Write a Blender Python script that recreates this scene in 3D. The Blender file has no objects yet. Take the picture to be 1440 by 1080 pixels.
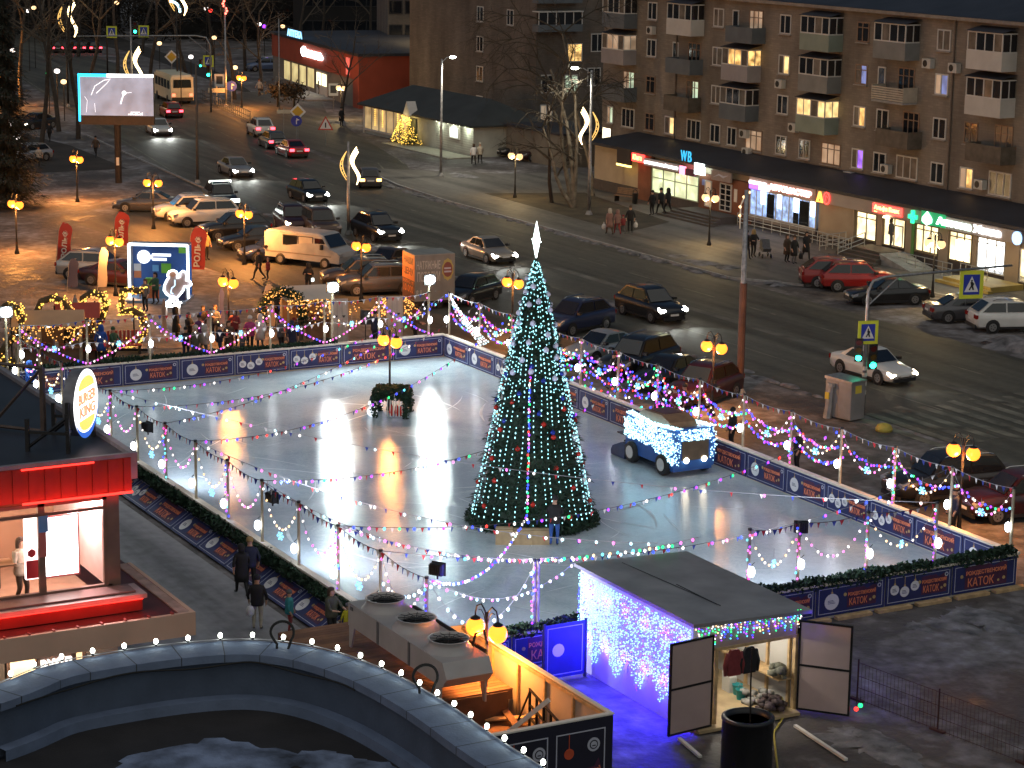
import bpy,bmesh,math,random
from mathutils import Vector,Matrix
RD = random.Random(11)
PI = math.pi
rad = math.radians
SC = bpy.context.scene
COL = SC.collection

# ------------------------------------------------------------------ camera
F_PX,CAM_H = 3233.35,22.8
ROT = ((0.47896693,0.19206362,-0.85656421),
  (0.87772576,-0.08953414,0.47072404),
  (0.01371722,-0.97728972,-0.21146308))
cam_data = bpy.data.cameras.new('camera')
cam = bpy.data.objects.new('camera',cam_data)
COL.objects.link(cam)
cm = Matrix.Identity(4)
for i in range(3):
 cm[i][0] = ROT[i][0]; cm[i][1] = -ROT[i][1]; cm[i][2] = -ROT[i][2]
cm[2][3] = CAM_H
cam.matrix_world = cm
cam_data.sensor_width = 36
cam_data.sensor_fit = 'HORIZONTAL'
cam_data.lens = F_PX / 1440 * 36
cam_data.clip_start = 1
cam_data.clip_end = 3000
SC.camera = cam


def ray(px,py):
 a,b,c = px - 720,py - 540,F_PX
 return [r[0] * a + r[1] * b + r[2] * c for r in ROT]


def at(px,py,z=0.0):
 d = ray(px,py); t = (z - CAM_H) / d[2]
 return Vector((d[0] * t,d[1] * t,z))


def on_y(px,py,y):
 d = ray(px,py); t = y / d[1]
 return Vector((d[0] * t,y,CAM_H + d[2] * t))


def on_x(px,py,x):
 d = ray(px,py); t = x / d[0]
 return Vector((x,d[1] * t,CAM_H + d[2] * t))


# --------------------------------------------------------------- materials
MATS = {}


def mat(name,col,rough=.6,metal=0.0,noise=.25,scale=3.0,bump=0.0,bscale=20.0,coat=0.0,spec=.5):
 if name in MATS: return MATS[name]
 m = bpy.data.materials.new(name); m.use_nodes = True
 nt = m.node_tree; b = nt.nodes['Principled BSDF']
 b.inputs['Roughness'].default_value = rough
 b.inputs['Metallic'].default_value = metal
 b.inputs['Coat Weight'].default_value = coat
 b.inputs['Specular IOR Level'].default_value = spec
 if noise > 0:
  tc = nt.nodes.new('ShaderNodeTexCoord'); n = nt.nodes.new('ShaderNodeTexNoise')
  n.inputs['Scale'].default_value = scale; n.inputs['Detail'].default_value = 5
  nt.links.new(tc.outputs['Object'],n.inputs['Vector'])
  r = nt.nodes.new('ShaderNodeValToRGB')
  r.color_ramp.elements[0].position = .3; r.color_ramp.elements[1].position = .7
  r.color_ramp.elements[0].color = (*[c * (1 - noise) for c in col],1)
  r.color_ramp.elements[1].color = (*[min(1,c * (1 + noise * .6)) for c in col],1)
  nt.links.new(n.outputs['Fac'],r.inputs['Fac'])
  nt.links.new(r.outputs['Color'],b.inputs['Base Color'])
  if bump > 0:
   n2 = nt.nodes.new('ShaderNodeTexNoise'); n2.inputs['Scale'].default_value = bscale
   n2.inputs['Detail'].default_value = 4
   nt.links.new(tc.outputs['Object'],n2.inputs['Vector'])
   bp = nt.nodes.new('ShaderNodeBump'); bp.inputs['Strength'].default_value = bump
   bp.inputs['Distance'].default_value = .05
   nt.links.new(n2.outputs['Fac'],bp.inputs['Height'])
   nt.links.new(bp.outputs['Normal'],b.inputs['Normal'])
 else:
  b.inputs['Base Color'].default_value = (*col,1)
 MATS[name] = m
 return m


EK = .27      # emission strengths below are given as seen after the exposure


def emis(name,col,strength,sample=False,base=None,noise=0.0,nscale=2.0):
 if name in MATS: return MATS[name]
 strength *= EK
 m = bpy.data.materials.new(name); m.use_nodes = True
 nt = m.node_tree; b = nt.nodes['Principled BSDF']
 b.inputs['Base Color'].default_value = (*(base or col),1)
 b.inputs['Roughness'].default_value = .4
 b.inputs['Emission Color'].default_value = (*col,1)
 b.inputs['Emission Strength'].default_value = strength
 if noise > 0:     # unevenly lit interior seen through a pane
  tc = nt.nodes.new('ShaderNodeTexCoord'); n = nt.nodes.new('ShaderNodeTexNoise')
  n.inputs['Scale'].default_value = nscale; n.inputs['Detail'].default_value = 3
  nt.links.new(tc.outputs['Object'],n.inputs['Vector'])
  mr = nt.nodes.new('ShaderNodeMapRange')
  mr.inputs['From Min'].default_value = .35; mr.inputs['From Max'].default_value = .65
  mr.inputs['To Min'].default_value = strength * (1 - noise); mr.inputs['To Max'].default_value = strength * (1 + noise)
  nt.links.new(n.outputs['Fac'],mr.inputs['Value'])
  nt.links.new(mr.outputs['Result'],b.inputs['Emission Strength'])
 m.cycles.emission_sampling = 'FRONT_BACK' if sample else 'NONE'
 MATS[name] = m
 return m


# ------------------------------------------------------------ mesh builder
def _ico(sub):
 bm = bmesh.new(); bmesh.ops.create_icosphere(bm,subdivisions=sub,radius=1)
 v = [tuple(x.co) for x in bm.verts]; f = [tuple(q.index for q in x.verts) for x in bm.faces]
 bm.free(); return v,f


ICO = {1: _ico(1),2: _ico(2),3: _ico(3)}


class MB:
 def __init__(self):
  self.v,self.f,self.m = [],[],[]

 def add(self,vs,fs,mi=0,mx=None):
  o = len(self.v)
  if mx is not None: vs = [mx @ Vector(p) for p in vs]
  self.v.extend(tuple(p) for p in vs)
  self.f.extend(tuple(i + o for i in q) for q in fs)
  self.m.extend([mi] * len(fs))
  return self

 def box(self,x0,y0,z0,x1,y1,z1,mi=0,mx=None):
  x0,x1 = min(x0,x1),max(x0,x1); y0,y1 = min(y0,y1),max(y0,y1); z0,z1 = min(z0,z1),max(z0,z1)
  v = [(x0,y0,z0),(x1,y0,z0),(x1,y1,z0),(x0,y1,z0),(x0,y0,z1),(x1,y0,z1),(x1,y1,z1),(x0,y1,z1)]
  f = [(0,3,2,1),(4,5,6,7),(0,1,5,4),(1,2,6,5),(2,3,7,6),(3,0,4,7)]
  return self.add(v,f,mi,mx)

 def quad(self,a,b,c,d,mi=0):
  return self.add([a,b,c,d],[(0,1,2,3)],mi)

 def tube(self,pts,r,n=8,mi=0,cap=True):
  pts = [Vector(p) for p in pts]; k = len(pts)
  rs = r if isinstance(r,(list,tuple)) else [r] * k
  vs,fs = [],[]
  prev = None
  for i,p in enumerate(pts):
   t = (pts[min(i + 1,k - 1)] - pts[max(i - 1,0)])
   if t.length < 1e-9: t = Vector((0,0,1))
   t.normalize()
   if prev is None:
    a = Vector((0,0,1)) if abs(t.z) < .9 else Vector((1,0,0))
    u = t.cross(a).normalized()
   else:
    u = (prev - t * prev.dot(t))
    u = u.normalized() if u.length > 1e-6 else t.orthogonal().normalized()
   prev = u
   w = t.cross(u)
   for j in range(n):
    an = 2 * PI * j / n
    vs.append(p + (u * math.cos(an) + w * math.sin(an)) * rs[i])
  for i in range(k - 1):
   for j in range(n):
    fs.append((i * n + j,i * n + (j + 1) % n,(i + 1) * n + (j + 1) % n,(i + 1) * n + j))
  if cap:
   fs.append(tuple(range(n - 1,-1,-1))); fs.append(tuple((k - 1) * n + j for j in range(n)))
  return self.add(vs,fs,mi)

 def prism(self,poly,z0,z1,mi=0,mx=None):
  n = len(poly)
  vs = [(p[0],p[1],z0) for p in poly] + [(p[0],p[1],z1) for p in poly]
  fs = [tuple(range(n - 1,-1,-1)),tuple(range(n,2 * n))]
  fs += [(i,(i + 1) % n,n + (i + 1) % n,n + i) for i in range(n)]
  return self.add(vs,fs,mi,mx)

 def slab(self,poly,y0,y1,mi=0,mx=None):      # poly in x,z pushed along y
  n = len(poly)
  vs = [(p[0],y0,p[1]) for p in poly] + [(p[0],y1,p[1]) for p in poly]
  fs = [tuple(range(n)),tuple(range(2 * n - 1,n - 1,-1))]
  fs += [((i + 1) % n,i,n + i,n + (i + 1) % n) for i in range(n)]
  return self.add(vs,fs,mi,mx)

 def lathe(self,prof,n=12,o=(0,0,0),mi=0,mx=None,cap=True):
  vs,fs = [],[]
  for r,z in prof:
   for j in range(n):
    a = 2 * PI * j / n
    vs.append((o[0] + r * math.cos(a),o[1] + r * math.sin(a),o[2] + z))
  k = len(prof)
  for i in range(k - 1):
   for j in range(n):
    fs.append((i * n + j,i * n + (j + 1) % n,(i + 1) * n + (j + 1) % n,(i + 1) * n + j))
  if cap:
   fs.append(tuple(range(n - 1,-1,-1))); fs.append(tuple((k - 1) * n + j for j in range(n)))
  return self.add(vs,fs,mi,mx)

 def ball(self,c,r,mi=0,sub=1,sz=None):
  v,f = ICO[sub]
  s = sz or (1,1,1)
  return self.add([(c[0] + p[0] * r * s[0],c[1] + p[1] * r * s[1],c[2] + p[2] * r * s[2]) for p in v],f,mi)

 def mesh(self,name,mats,smooth=False):
  me = bpy.data.meshes.new(name)
  me.from_pydata(self.v,[],self.f)
  for m in (mats if isinstance(mats,(list,tuple)) else [mats]): me.materials.append(m)
  me.polygons.foreach_set('material_index',self.m)
  if smooth: me.polygons.foreach_set('use_smooth',[True] * len(self.f))
  me.update()
  return me

 def build(self,name,mats,parent=None,smooth=False,loc=None,rz=0.0):
  return link(name,self.mesh(name,mats,smooth),parent,loc,rz)


def link(name,data,parent=None,loc=None,rz=0.0):
 o = bpy.data.objects.new(name,data); COL.objects.link(o)
 if parent is not None: o.parent = parent
 if loc is not None: o.location = loc
 if rz: o.rotation_euler = (0,0,rz)
 return o


def tag(o,label=None,cat=None,group=None,kind=None):
 if label: o['label'] = label
 if cat: o['category'] = cat
 if group: o['group'] = group
 if kind: o['kind'] = kind
 return o


def thing(name,label,cat,loc=(0,0,0),rz=0.0,group=None):
 o = link(name,None,None,loc,rz)
 o.empty_display_size = .2
 return tag(o,label,cat,group)


KIDS = {}


def kids(o):
 return [c for c in bpy.data.objects if c.parent == o]


def tree_of(o):
 """(object, [children trees]) read once, so copies in a loop stay cheap."""
 byp = {}
 for c in bpy.data.objects:
  if c.parent: byp.setdefault(c.parent.name,[]).append(c)
 def rec(x): return (x,[rec(c) for c in byp.get(x.name,[])])
 return rec(o)


def copy_tree(t,parent=None):
 c = t[0].copy(); COL.objects.link(c)
 if parent is not None: c.parent = parent
 for k in t[1]: copy_tree(k,c)
 return c


def paint(o,slot,m):
 o.material_slots[slot].link = 'OBJECT'; o.material_slots[slot].material = m


TXT = {}


def text_mesh(body,size=1.0,ext=.01,bold=0.0,spacing=1.0):
 key = (body,size,ext,bold,spacing)
 if key in TXT: return TXT[key]
 cu = bpy.data.curves.new('text','FONT'); cu.body = body; cu.size = size; cu.extrude = ext
 cu.align_x = 'CENTER'; cu.align_y = 'CENTER'; cu.offset = bold; cu.space_character = spacing
 cu.resolution_u = 3
 o = bpy.data.objects.new('text',cu); COL.objects.link(o)
 dg = bpy.context.evaluated_depsgraph_get(); dg.update()
 me = bpy.data.meshes.new_from_object(o.evaluated_get(dg))
 # stand it upright: x right, z up, front towards -y
 me.transform(Matrix.Rotation(PI / 2,4,'X'))
 bpy.data.objects.remove(o); bpy.data.curves.remove(cu)
 me.materials.clear()
 TXT[key] = me
 return me


def lettering(name,body,w,h,m,parent,loc,ext=.012,bold=.012,spacing=1.0):
 """Raised letters fitted to w x h (h = cap height), standing in the parent's x-z plane."""
 src = text_mesh(body,1.0,.02,bold,spacing)
 xs = [v.co.x for v in src.vertices]; zs = [v.co.z for v in src.vertices]
 me = src.copy(); me.name = name
 sx = w / (max(xs) - min(xs)); sz = h / (max(zs) - min(zs))
 me.transform(Matrix.Translation((-(max(xs) + min(xs)) / 2,0,-(max(zs) + min(zs)) / 2)))
 me.transform(Matrix.Diagonal((sx,ext / .02,sz,1)))
 me.materials.append(m)
 return link(name,me,parent,loc)


def lamp(name,kind,energy,col,loc,parent=None,radius=.15,target=None,spot=None,blend=.4):
 d = bpy.data.lights.new(name,kind); d.energy = energy; d.color = col
 if kind != 'SUN': d.shadow_soft_size = radius
 if spot: d.spot_size = rad(spot); d.spot_blend = blend
 o = link(name,d,parent,loc)
 if target is not None:
  v = Vector(target) - Vector(loc)
  o.rotation_euler = v.to_track_quat('-Z','Y').to_euler()
 return o


def disc(cx,cz,r,y,n=20,sx=1.0):
 return [(cx + math.cos(2 * PI * i / n) * r * sx,cz + math.sin(2 * PI * i / n) * r) for i in range(n)]


def ring_frame(mb,x0,z0,x1,z1,t,y0,y1,mi=0):
 mb.box(x0,y0,z0,x0 + t,y1,z1,mi); mb.box(x1 - t,y0,z0,x1,y1,z1,mi)
 mb.box(x0 + t,y0,z0,x1 - t,y1,z0 + t,mi); mb.box(x0 + t,y0,z1 - t,x1 - t,y1,z1,mi)


# common materials
steel = mat('galvanised steel',(.32,.32,.33),.45,.7,.3,6)
dark_steel = mat('dark painted steel',(.03,.03,.033),.5,.3,.3,6)
black_plastic = mat('black plastic',(.015,.015,.017),.5,0,.2,8)
rubber = mat('tyre rubber',(.012,.012,.013),.8,0,.2,20)
white_paint = mat('white paint',(.75,.75,.74),.5,0,.12,3)
glass_dark = mat('dark window glass',(.012,.014,.018),.08,0,.3,1.2,spec=.8)
concrete = mat('grey concrete',(.3,.3,.3),.85,0,.3,2,.3,15)
wood_new = mat('new pine timber',(.5,.34,.17),.7,0,.3,5)
wood_post = mat('weathered timber post',(.38,.32,.22),.75,0,.3,4)
snow_m = mat('dirty snow',(.17,.165,.175),.85,0,.75,1.6,.8,9)
gold_metal = mat('gilded metal',(.45,.33,.12),.4,.6,.2,5)
navy = mat('navy banner vinyl',(.02,.028,.125),.55,0,.2,1.5)
navy_dark = mat('dark navy banner vinyl',(.012,.012,.03),.55,0,.2,1.5)
cream_print = mat('cream print',(.75,.72,.65),.6,0,.08,4)
orange_print = mat('orange red print',(.6,.09,.035),.6,0,.2,4)
fir_green = mat('fir needles',(.007,.026,.012),.75,0,.5,6)
# ------------------------------------------------------- render, world, sun
SC.render.engine = 'CYCLES'
SC.cycles.use_denoising = True
SC.cycles.use_adaptive_sampling = True
SC.cycles.adaptive_threshold = .02
SC.cycles.max_bounces = 6
SC.cycles.diffuse_bounces = 2
SC.cycles.glossy_bounces = 3
SC.cycles.transmission_bounces = 4
SC.cycles.transparent_max_bounces = 8
SC.cycles.sample_clamp_indirect = 4
SC.cycles.caustics_reflective = False
SC.cycles.caustics_refractive = False
SC.cycles.use_light_tree = True
vs = SC.view_settings
vs.view_transform = 'Standard'; vs.look = 'None'; vs.exposure = 1.9; vs.gamma = 1
vs.use_curve_mapping = False
wd = bpy.data.worlds.new('World'); SC.world = wd; wd.use_nodes = True
wn = wd.node_tree; bg = wn.nodes['Background']
sky = wn.nodes.new('ShaderNodeTexSky'); sky.sky_type = 'NISHITA'; sky.sun_disc = False
SUN_EL,SUN_AZ = rad(1.5),rad(200)
sky.sun_elevation = SUN_EL; sky.sun_rotation = SUN_AZ
sky.air_density = 1.2; sky.dust_density = .5; sky.ozone_density = 3
wn.links.new(sky.outputs['Color'],bg.inputs['Color'])
bg.inputs['Strength'].default_value = .05
# the town's own soft glow overhead: one weak, very wide, slightly warm sun
sd = bpy.data.lights.new('night_glow','SUN'); sd.energy = .235; sd.angle = rad(110); sd.color = (1,.92,.74)
so = link('night_glow',sd); so.rotation_euler = (rad(32),0,rad(65))

# ------------------------------------------------------------------ ground
def ground_material():
 m = bpy.data.materials.new('trodden snowy ground'); m.use_nodes = True
 nt = m.node_tree; b = nt.nodes['Principled BSDF']
 N,L = nt.nodes.new,nt.links.new
 geo = N('ShaderNodeNewGeometry')
 n1 = N('ShaderNodeTexNoise'); n1.inputs['Scale'].default_value = .22; n1.inputs['Detail'].default_value = 7; n1.inputs['Roughness'].default_value = .65
 n2 = N('ShaderNodeTexNoise'); n2.inputs['Scale'].default_value = 1.6; n2.inputs['Detail'].default_value = 6
 L(geo.outputs['Position'],n1.inputs['Vector']); L(geo.outputs['Position'],n2.inputs['Vector'])
 mx = N('ShaderNodeMath'); mx.operation = 'MULTIPLY_ADD'; mx.inputs[1].default_value = .45
 L(n2.outputs['Fac'],mx.inputs[0]); L(n1.outputs['Fac'],mx.inputs[2])
 r = N('ShaderNodeValToRGB'); cr = r.color_ramp
 cr.elements[0].position = .5; cr.elements[0].color = (.035,.031,.03,1)
 cr.elements[1].position = .98; cr.elements[1].color = (.34,.34,.37,1)
 e = cr.elements.new(.68); e.color = (.08,.07,.066,1)
 e = cr.elements.new(.82); e.color = (.18,.165,.165,1)
 L(mx.outputs[0],r.inputs['Fac']); L(r.outputs['Color'],b.inputs['Base Color'])
 rr = N('ShaderNodeMapRange'); rr.inputs['From Min'].default_value = .45; rr.inputs['From Max'].default_value = .7
 rr.inputs['To Min'].default_value = .38; rr.inputs['To Max'].default_value = .8
 L(mx.outputs[0],rr.inputs['Value']); L(rr.outputs['Result'],b.inputs['Roughness'])
 n3 = N('ShaderNodeTexNoise'); n3.inputs['Scale'].default_value = 4; n3.inputs['Detail'].default_value = 6
 L(geo.outputs['Position'],n3.inputs['Vector'])
 bp = N('ShaderNodeBump'); bp.inputs['Strength'].default_value = .5; bp.inputs['Distance'].default_value = .12
 L(n3.outputs['Fac'],bp.inputs['Height']); L(bp.outputs['Normal'],b.inputs['Normal'])
 return m


def asphalt_material(name,base,spec=.5):
 m = bpy.data.materials.new(name); m.use_nodes = True
 nt = m.node_tree; b = nt.nodes['Principled BSDF']
 N,L = nt.nodes.new,nt.links.new
 geo = N('ShaderNodeNewGeometry')
 mp = N('ShaderNodeMapping'); mp.inputs['Scale'].default_value = (.035,.55,1)
 L(geo.outputs['Position'],mp.inputs['Vector'])
 n1 = N('ShaderNodeTexNoise'); n1.inputs['Scale'].default_value = 1.5; n1.inputs['Detail'].default_value = 5   # wheel tracks along the road
 L(mp.outputs['Vector'],n1.inputs['Vector'])
 n2 = N('ShaderNodeTexNoise'); n2.inputs['Scale'].default_value = 2.2; n2.inputs['Detail'].default_value = 8
 L(geo.outputs['Position'],n2.inputs['Vector'])
 mx = N('ShaderNodeMath'); mx.operation = 'MULTIPLY_ADD'; mx.inputs[1].default_value = .35
 L(n2.outputs['Fac'],mx.inputs[0]); L(n1.outputs['Fac'],mx.inputs[2])
 r = N('ShaderNodeValToRGB'); cr = r.color_ramp
 cr.elements[0].position = .48; cr.elements[0].color = (*[c * .7 for c in base],1)
 cr.elements[1].position = .9; cr.elements[1].color = (*[c * 1.9 for c in base],1)
 L(mx.outputs[0],r.inputs['Fac']); L(r.outputs['Color'],b.inputs['Base Color'])
 b.inputs['Roughness'].default_value = .68
 b.inputs['Specular IOR Level'].default_value = .3
 bp = N('ShaderNodeBump'); bp.inputs['Strength'].default_value = .3; bp.inputs['Distance'].default_value = .03
 n3 = N('ShaderNodeTexNoise'); n3.inputs['Scale'].default_value = 30
 L(geo.outputs['Position'],n3.inputs['Vector']); L(n3.outputs['Fac'],bp.inputs['Height']); L(bp.outputs['Normal'],b.inputs['Normal'])
 return m


g_mat = ground_material()
road_mat = asphalt_material('worn asphalt',(.062,.059,.048))
walk_mat = asphalt_material('sidewalk asphalt',(.085,.08,.072))
yard_mat = asphalt_material('dark alley asphalt',(.19,.19,.20))


def sheet(name,poly,z,m,label=None):
 ar = sum(a[0] * b[1] - b[0] * a[1] for a,b in zip(poly,poly[1:] + poly[:1]))
 if ar < 0: poly = poly[::-1]
 mb = MB(); mb.add([(x,y,z) for x,y in poly],[tuple(range(len(poly)))])
 o = mb.build(name,m); tag(o,kind='structure')
 return o


tag(MB().add([(-1500,-900,0),(300,-900,0),(300,1500,0),(-1500,1500,0)],[(0,1,2,3)]).build('ground',g_mat),kind='structure')

# road edges: straight beside the rink, bending north past x=-150
def centre_y(x):
 if x > -150: return 69.3
 if x > -172: return 69.3 + (x + 150) ** 2 * .0038
 return 71.14 - (x + 172) * .1672
def road_strip(off0,off1,x0,x1,z,step=4.0):
 pts = []; n = max(2,int(abs(x1 - x0) / step))
 A = [(x0 + (x1 - x0) * i / n) for i in range(n + 1)]
 vs,fs = [],[]
 for i,x in enumerate(A):
  vs += [(x,centre_y(x) + off0,z),(x,centre_y(x) + off1,z)]
 for i in range(n): fs.append((2 * i,2 * i + 1,2 * i + 3,2 * i + 2) if x1 < x0 else (2 * i,2 * i + 2,2 * i + 3,2 * i + 1))
 return vs,fs
mb = MB(); mb.add(*road_strip(-7.4,7.5,-20,-560,.004)); tag(mb.build('road',road_mat),kind='structure')
# side street towards the kiosk and the red store, and the parking area by the plaza
sheet('side_road',[(-163,77.9),(-196,83.2),(-226,88),(-240,97),(-240,106),(-212,95),(-190,89),(-172,84.2),(-160,79.4)],.008,road_mat)
sheet('parking',[(-92,52.6),(-92,62.1),(-155,62.1),(-160,60),(-150,48.5),(-118,50.6)],.006,road_mat)
# painted and slush lines
line_m = mat('worn road paint',(.17,.16,.125),.75,0,.7,.9)
slush_m = mat('grey road slush',(.13,.12,.10),.8,0,.6,.5)
mb = MB()
for off,w in ((-3.62,.10),):
 mb.add(*road_strip(off - w / 2,off + w / 2,-79.2,-260,.012))
for x in range(-84,-260,-6):
 v,f = road_strip(3.2 - .06,3.2 + .06,x,x - 3.4,.012); mb.add(v,f)
mb.add(*road_strip(-7.0,-6.9,-162,-300,.012))
tag(mb.build('road_marking',line_m),kind='structure')
mb = MB(); mb.add(*road_strip(-.28,.28,-74,-300,.010)); tag(mb.build('slush_strip',slush_m),kind='structure')
# zebra crossing
mb = MB()
for k in range(14):
 y = 61.0 + k * 1.0; xo = .3 * math.sin(k * 1.7)
 mb.add([(-80.4 + xo,y,.013),(-73.6 + xo,y,.013),(-73.6 + xo,y + .48,.013),(-80.4 + xo,y + .48,.013)],[(0,1,2,3)])
tag(mb.build('zebra_crossing',line_m),kind='structure')
# dashed lines on the side street
mb = MB()
for a,b in (((-174,82.5),(-168.5,80.6)),((-180,86.6),(-172.5,84.2))):
 d = Vector((b[0] - a[0],b[1] - a[1],0)).normalized(); n = Vector((-d.y,d.x,0)) * .07
 A,B = Vector((*a,.016)),Vector((*b,.016))
 mb.add([A - n,B - n,B + n,A + n],[(0,1,2,3)])
tag(mb.build('side_road_marking',line_m),kind='structure')
# far sidewalk with a real kerb, broken by the parking bay on the right
walk = [(-170.5,79.4),(-160,77.6),(-150,76.9),(-113,76.95),(-109,79.5),(-107.5,84.6),(-97,85.2),(-60,85.6),(-60,96),(-160,96),(-163,88)]
mb = MB(); mb.prism(walk,0.0,.12); tag(mb.build('sidewalk',walk_mat),kind='structure')
mb = MB()
for i in range(0,8):
 a,b = Vector((*walk[i],0)),Vector((*walk[i + 1],0)) if i + 1 < len(walk) else None
 if b is None or i == 7: break
 d = (b - a).normalized(); n = Vector((d.y,-d.x,0)) * .16
 mb.prism([tuple((a + n)[:2]),tuple((b + n)[:2]),tuple(b[:2]),tuple(a[:2])],0,.13)
tag(mb.build('kerb',concrete),kind='structure')
mb = MB()
mb.prism([(-203,66.9),(-163,63.1),(-163,62.95),(-203,66.75)][::-1],0,.12)
tag(mb.build('plaza_kerb',concrete),kind='structure')
rr_ = random.Random(61); mb = MB()      # slush thrown up along both kerbs
for y_,x0_,x1_,h_ in ((76.55,-162,-113,.16),(62.3,-100,-81,.14),(62.2,-160,-120,.12),(85.0,-107,-92,.12)):
 x = x0_
 while x < x1_:
  r = rr_.uniform(.18,.5); mb.ball((x,y_ + rr_.uniform(-.25,.25),-.02),r,0,2,(1.6,.8,h_ / r * rr_.uniform(.5,1.1))); x += rr_.uniform(.25,1.6)
tag(mb.build('snow',snow_m,None,True),'grey slush ridges along the road kerbs','snow',kind='stuff')
# dark grass patch with dirt between the two far pavements
lawn_m = mat('frozen dark turf',(.045,.035,.02),.9,0,.6,.7,.6,6)
sheet('lawn',[(-152.5,81.2),(-131,80.6),(-134,86),(-150,88.5)],.126,lawn_m)
# alley between the outer boards and the restaurant, and trampled yard by the hut
sheet('alley',[(-96,20.2),(-50,20.2),(-50,27.4),(-96,27.4)],.006,yard_mat)
sheet('park_soil',[(-178,62),(-196,63),(-230,60),(-560,90),(-560,20),(-178,20)],.004,mat('dark park soil',(.03,.026,.023),.95,0,.5,.4,.5,3))  # darkness of the unlit park is put into this ground colour
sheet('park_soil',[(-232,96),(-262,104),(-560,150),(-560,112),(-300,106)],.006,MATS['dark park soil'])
# snow heaps lying around
def snow_patch(name,pts,seed,h=.1,label='x'):
 rr = random.Random(seed); mb = MB()
 for (px,py,r) in pts:
  p = at(px,py)
  n = 30; rings = 4; vs = [(p.x,p.y,p.z + h * r)]
  for k in range(1,rings + 1):
   for j in range(n):
    a = 2 * PI * j / n; q = r * k / rings * (1 + rr.uniform(-.4,.3) * (k / rings) + .2 * math.sin(3 * a + seed))
    vs.append((p.x + q * 1.5 * math.cos(a),p.y + q * math.sin(a),max(.002,h * r * (1 - (k / rings) ** 1.5) + rr.uniform(-.02,.02)) if k < rings else -.01))
  fs = [(0,1 + j,1 + (j + 1) % n) for j in range(n)]
  for k in range(rings - 1):
   for j in range(n):
    a = 1 + k * n + j; b = 1 + k * n + (j + 1) % n
    fs.append((a,a + n,b + n,b))
  mb.add(vs,fs)
 o = mb.build(name,snow_m,smooth=True); tag(o,kind='stuff',label=label,cat='snow')
 return o
snow_patch('snow',[(1385,872,1.0),(1340,878,.7),(1290,882,.4),(1360,862,.6)],1,.12,'patch of pale snow on the dark ice in front of the near board')
snow_patch('snow',[(1215,1045,.9),(1260,1062,.7),(1190,1030,.4)],2,.12,'dirty snow heap beyond the open shed door')
snow_patch('snow',[(1130,345,2.0),(1170,360,1.5),(945,300,2.6),(985,318,3.2),(935,322,2.0),(1035,340,1.8)],3,.04,'thin snow left on the far pavement by the shops')
snow_patch('snow',[(1090,398,.9),(1130,396,.8),(1165,392,.7),(985,372,1.5),(1020,378,1.4),(950,362,1.2)],4,.16,'ridge of shovelled snow along the far kerb')
snow_patch('snow',[(835,432,1.3),(862,434,1.0),(850,428,.9)],5,.35,'snow heap on the near kerb left of the black off-roader driving on the road')
snow_patch('snow',[(655,250,1.5),(640,246,1.1),(690,247,.8),(470,172,1.6)],6,.15,'small snow heaps near the kiosk pavement')
snow_patch('snow',[(1425,487,1.3),(1445,492,1.2)],7,.45,'rounded snow bank at the right side of the road')
# ------------------------------------------------------------------- rink
RX0,RX1,RY0,RY1 = -99.2,-57.0,28.6,50.7
ORD = ['first','second','third','fourth','fifth','sixth','seventh','eighth','ninth','tenth','eleventh','twelfth','thirteenth','fourteenth','fifteenth','sixteenth','seventeenth']


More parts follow.
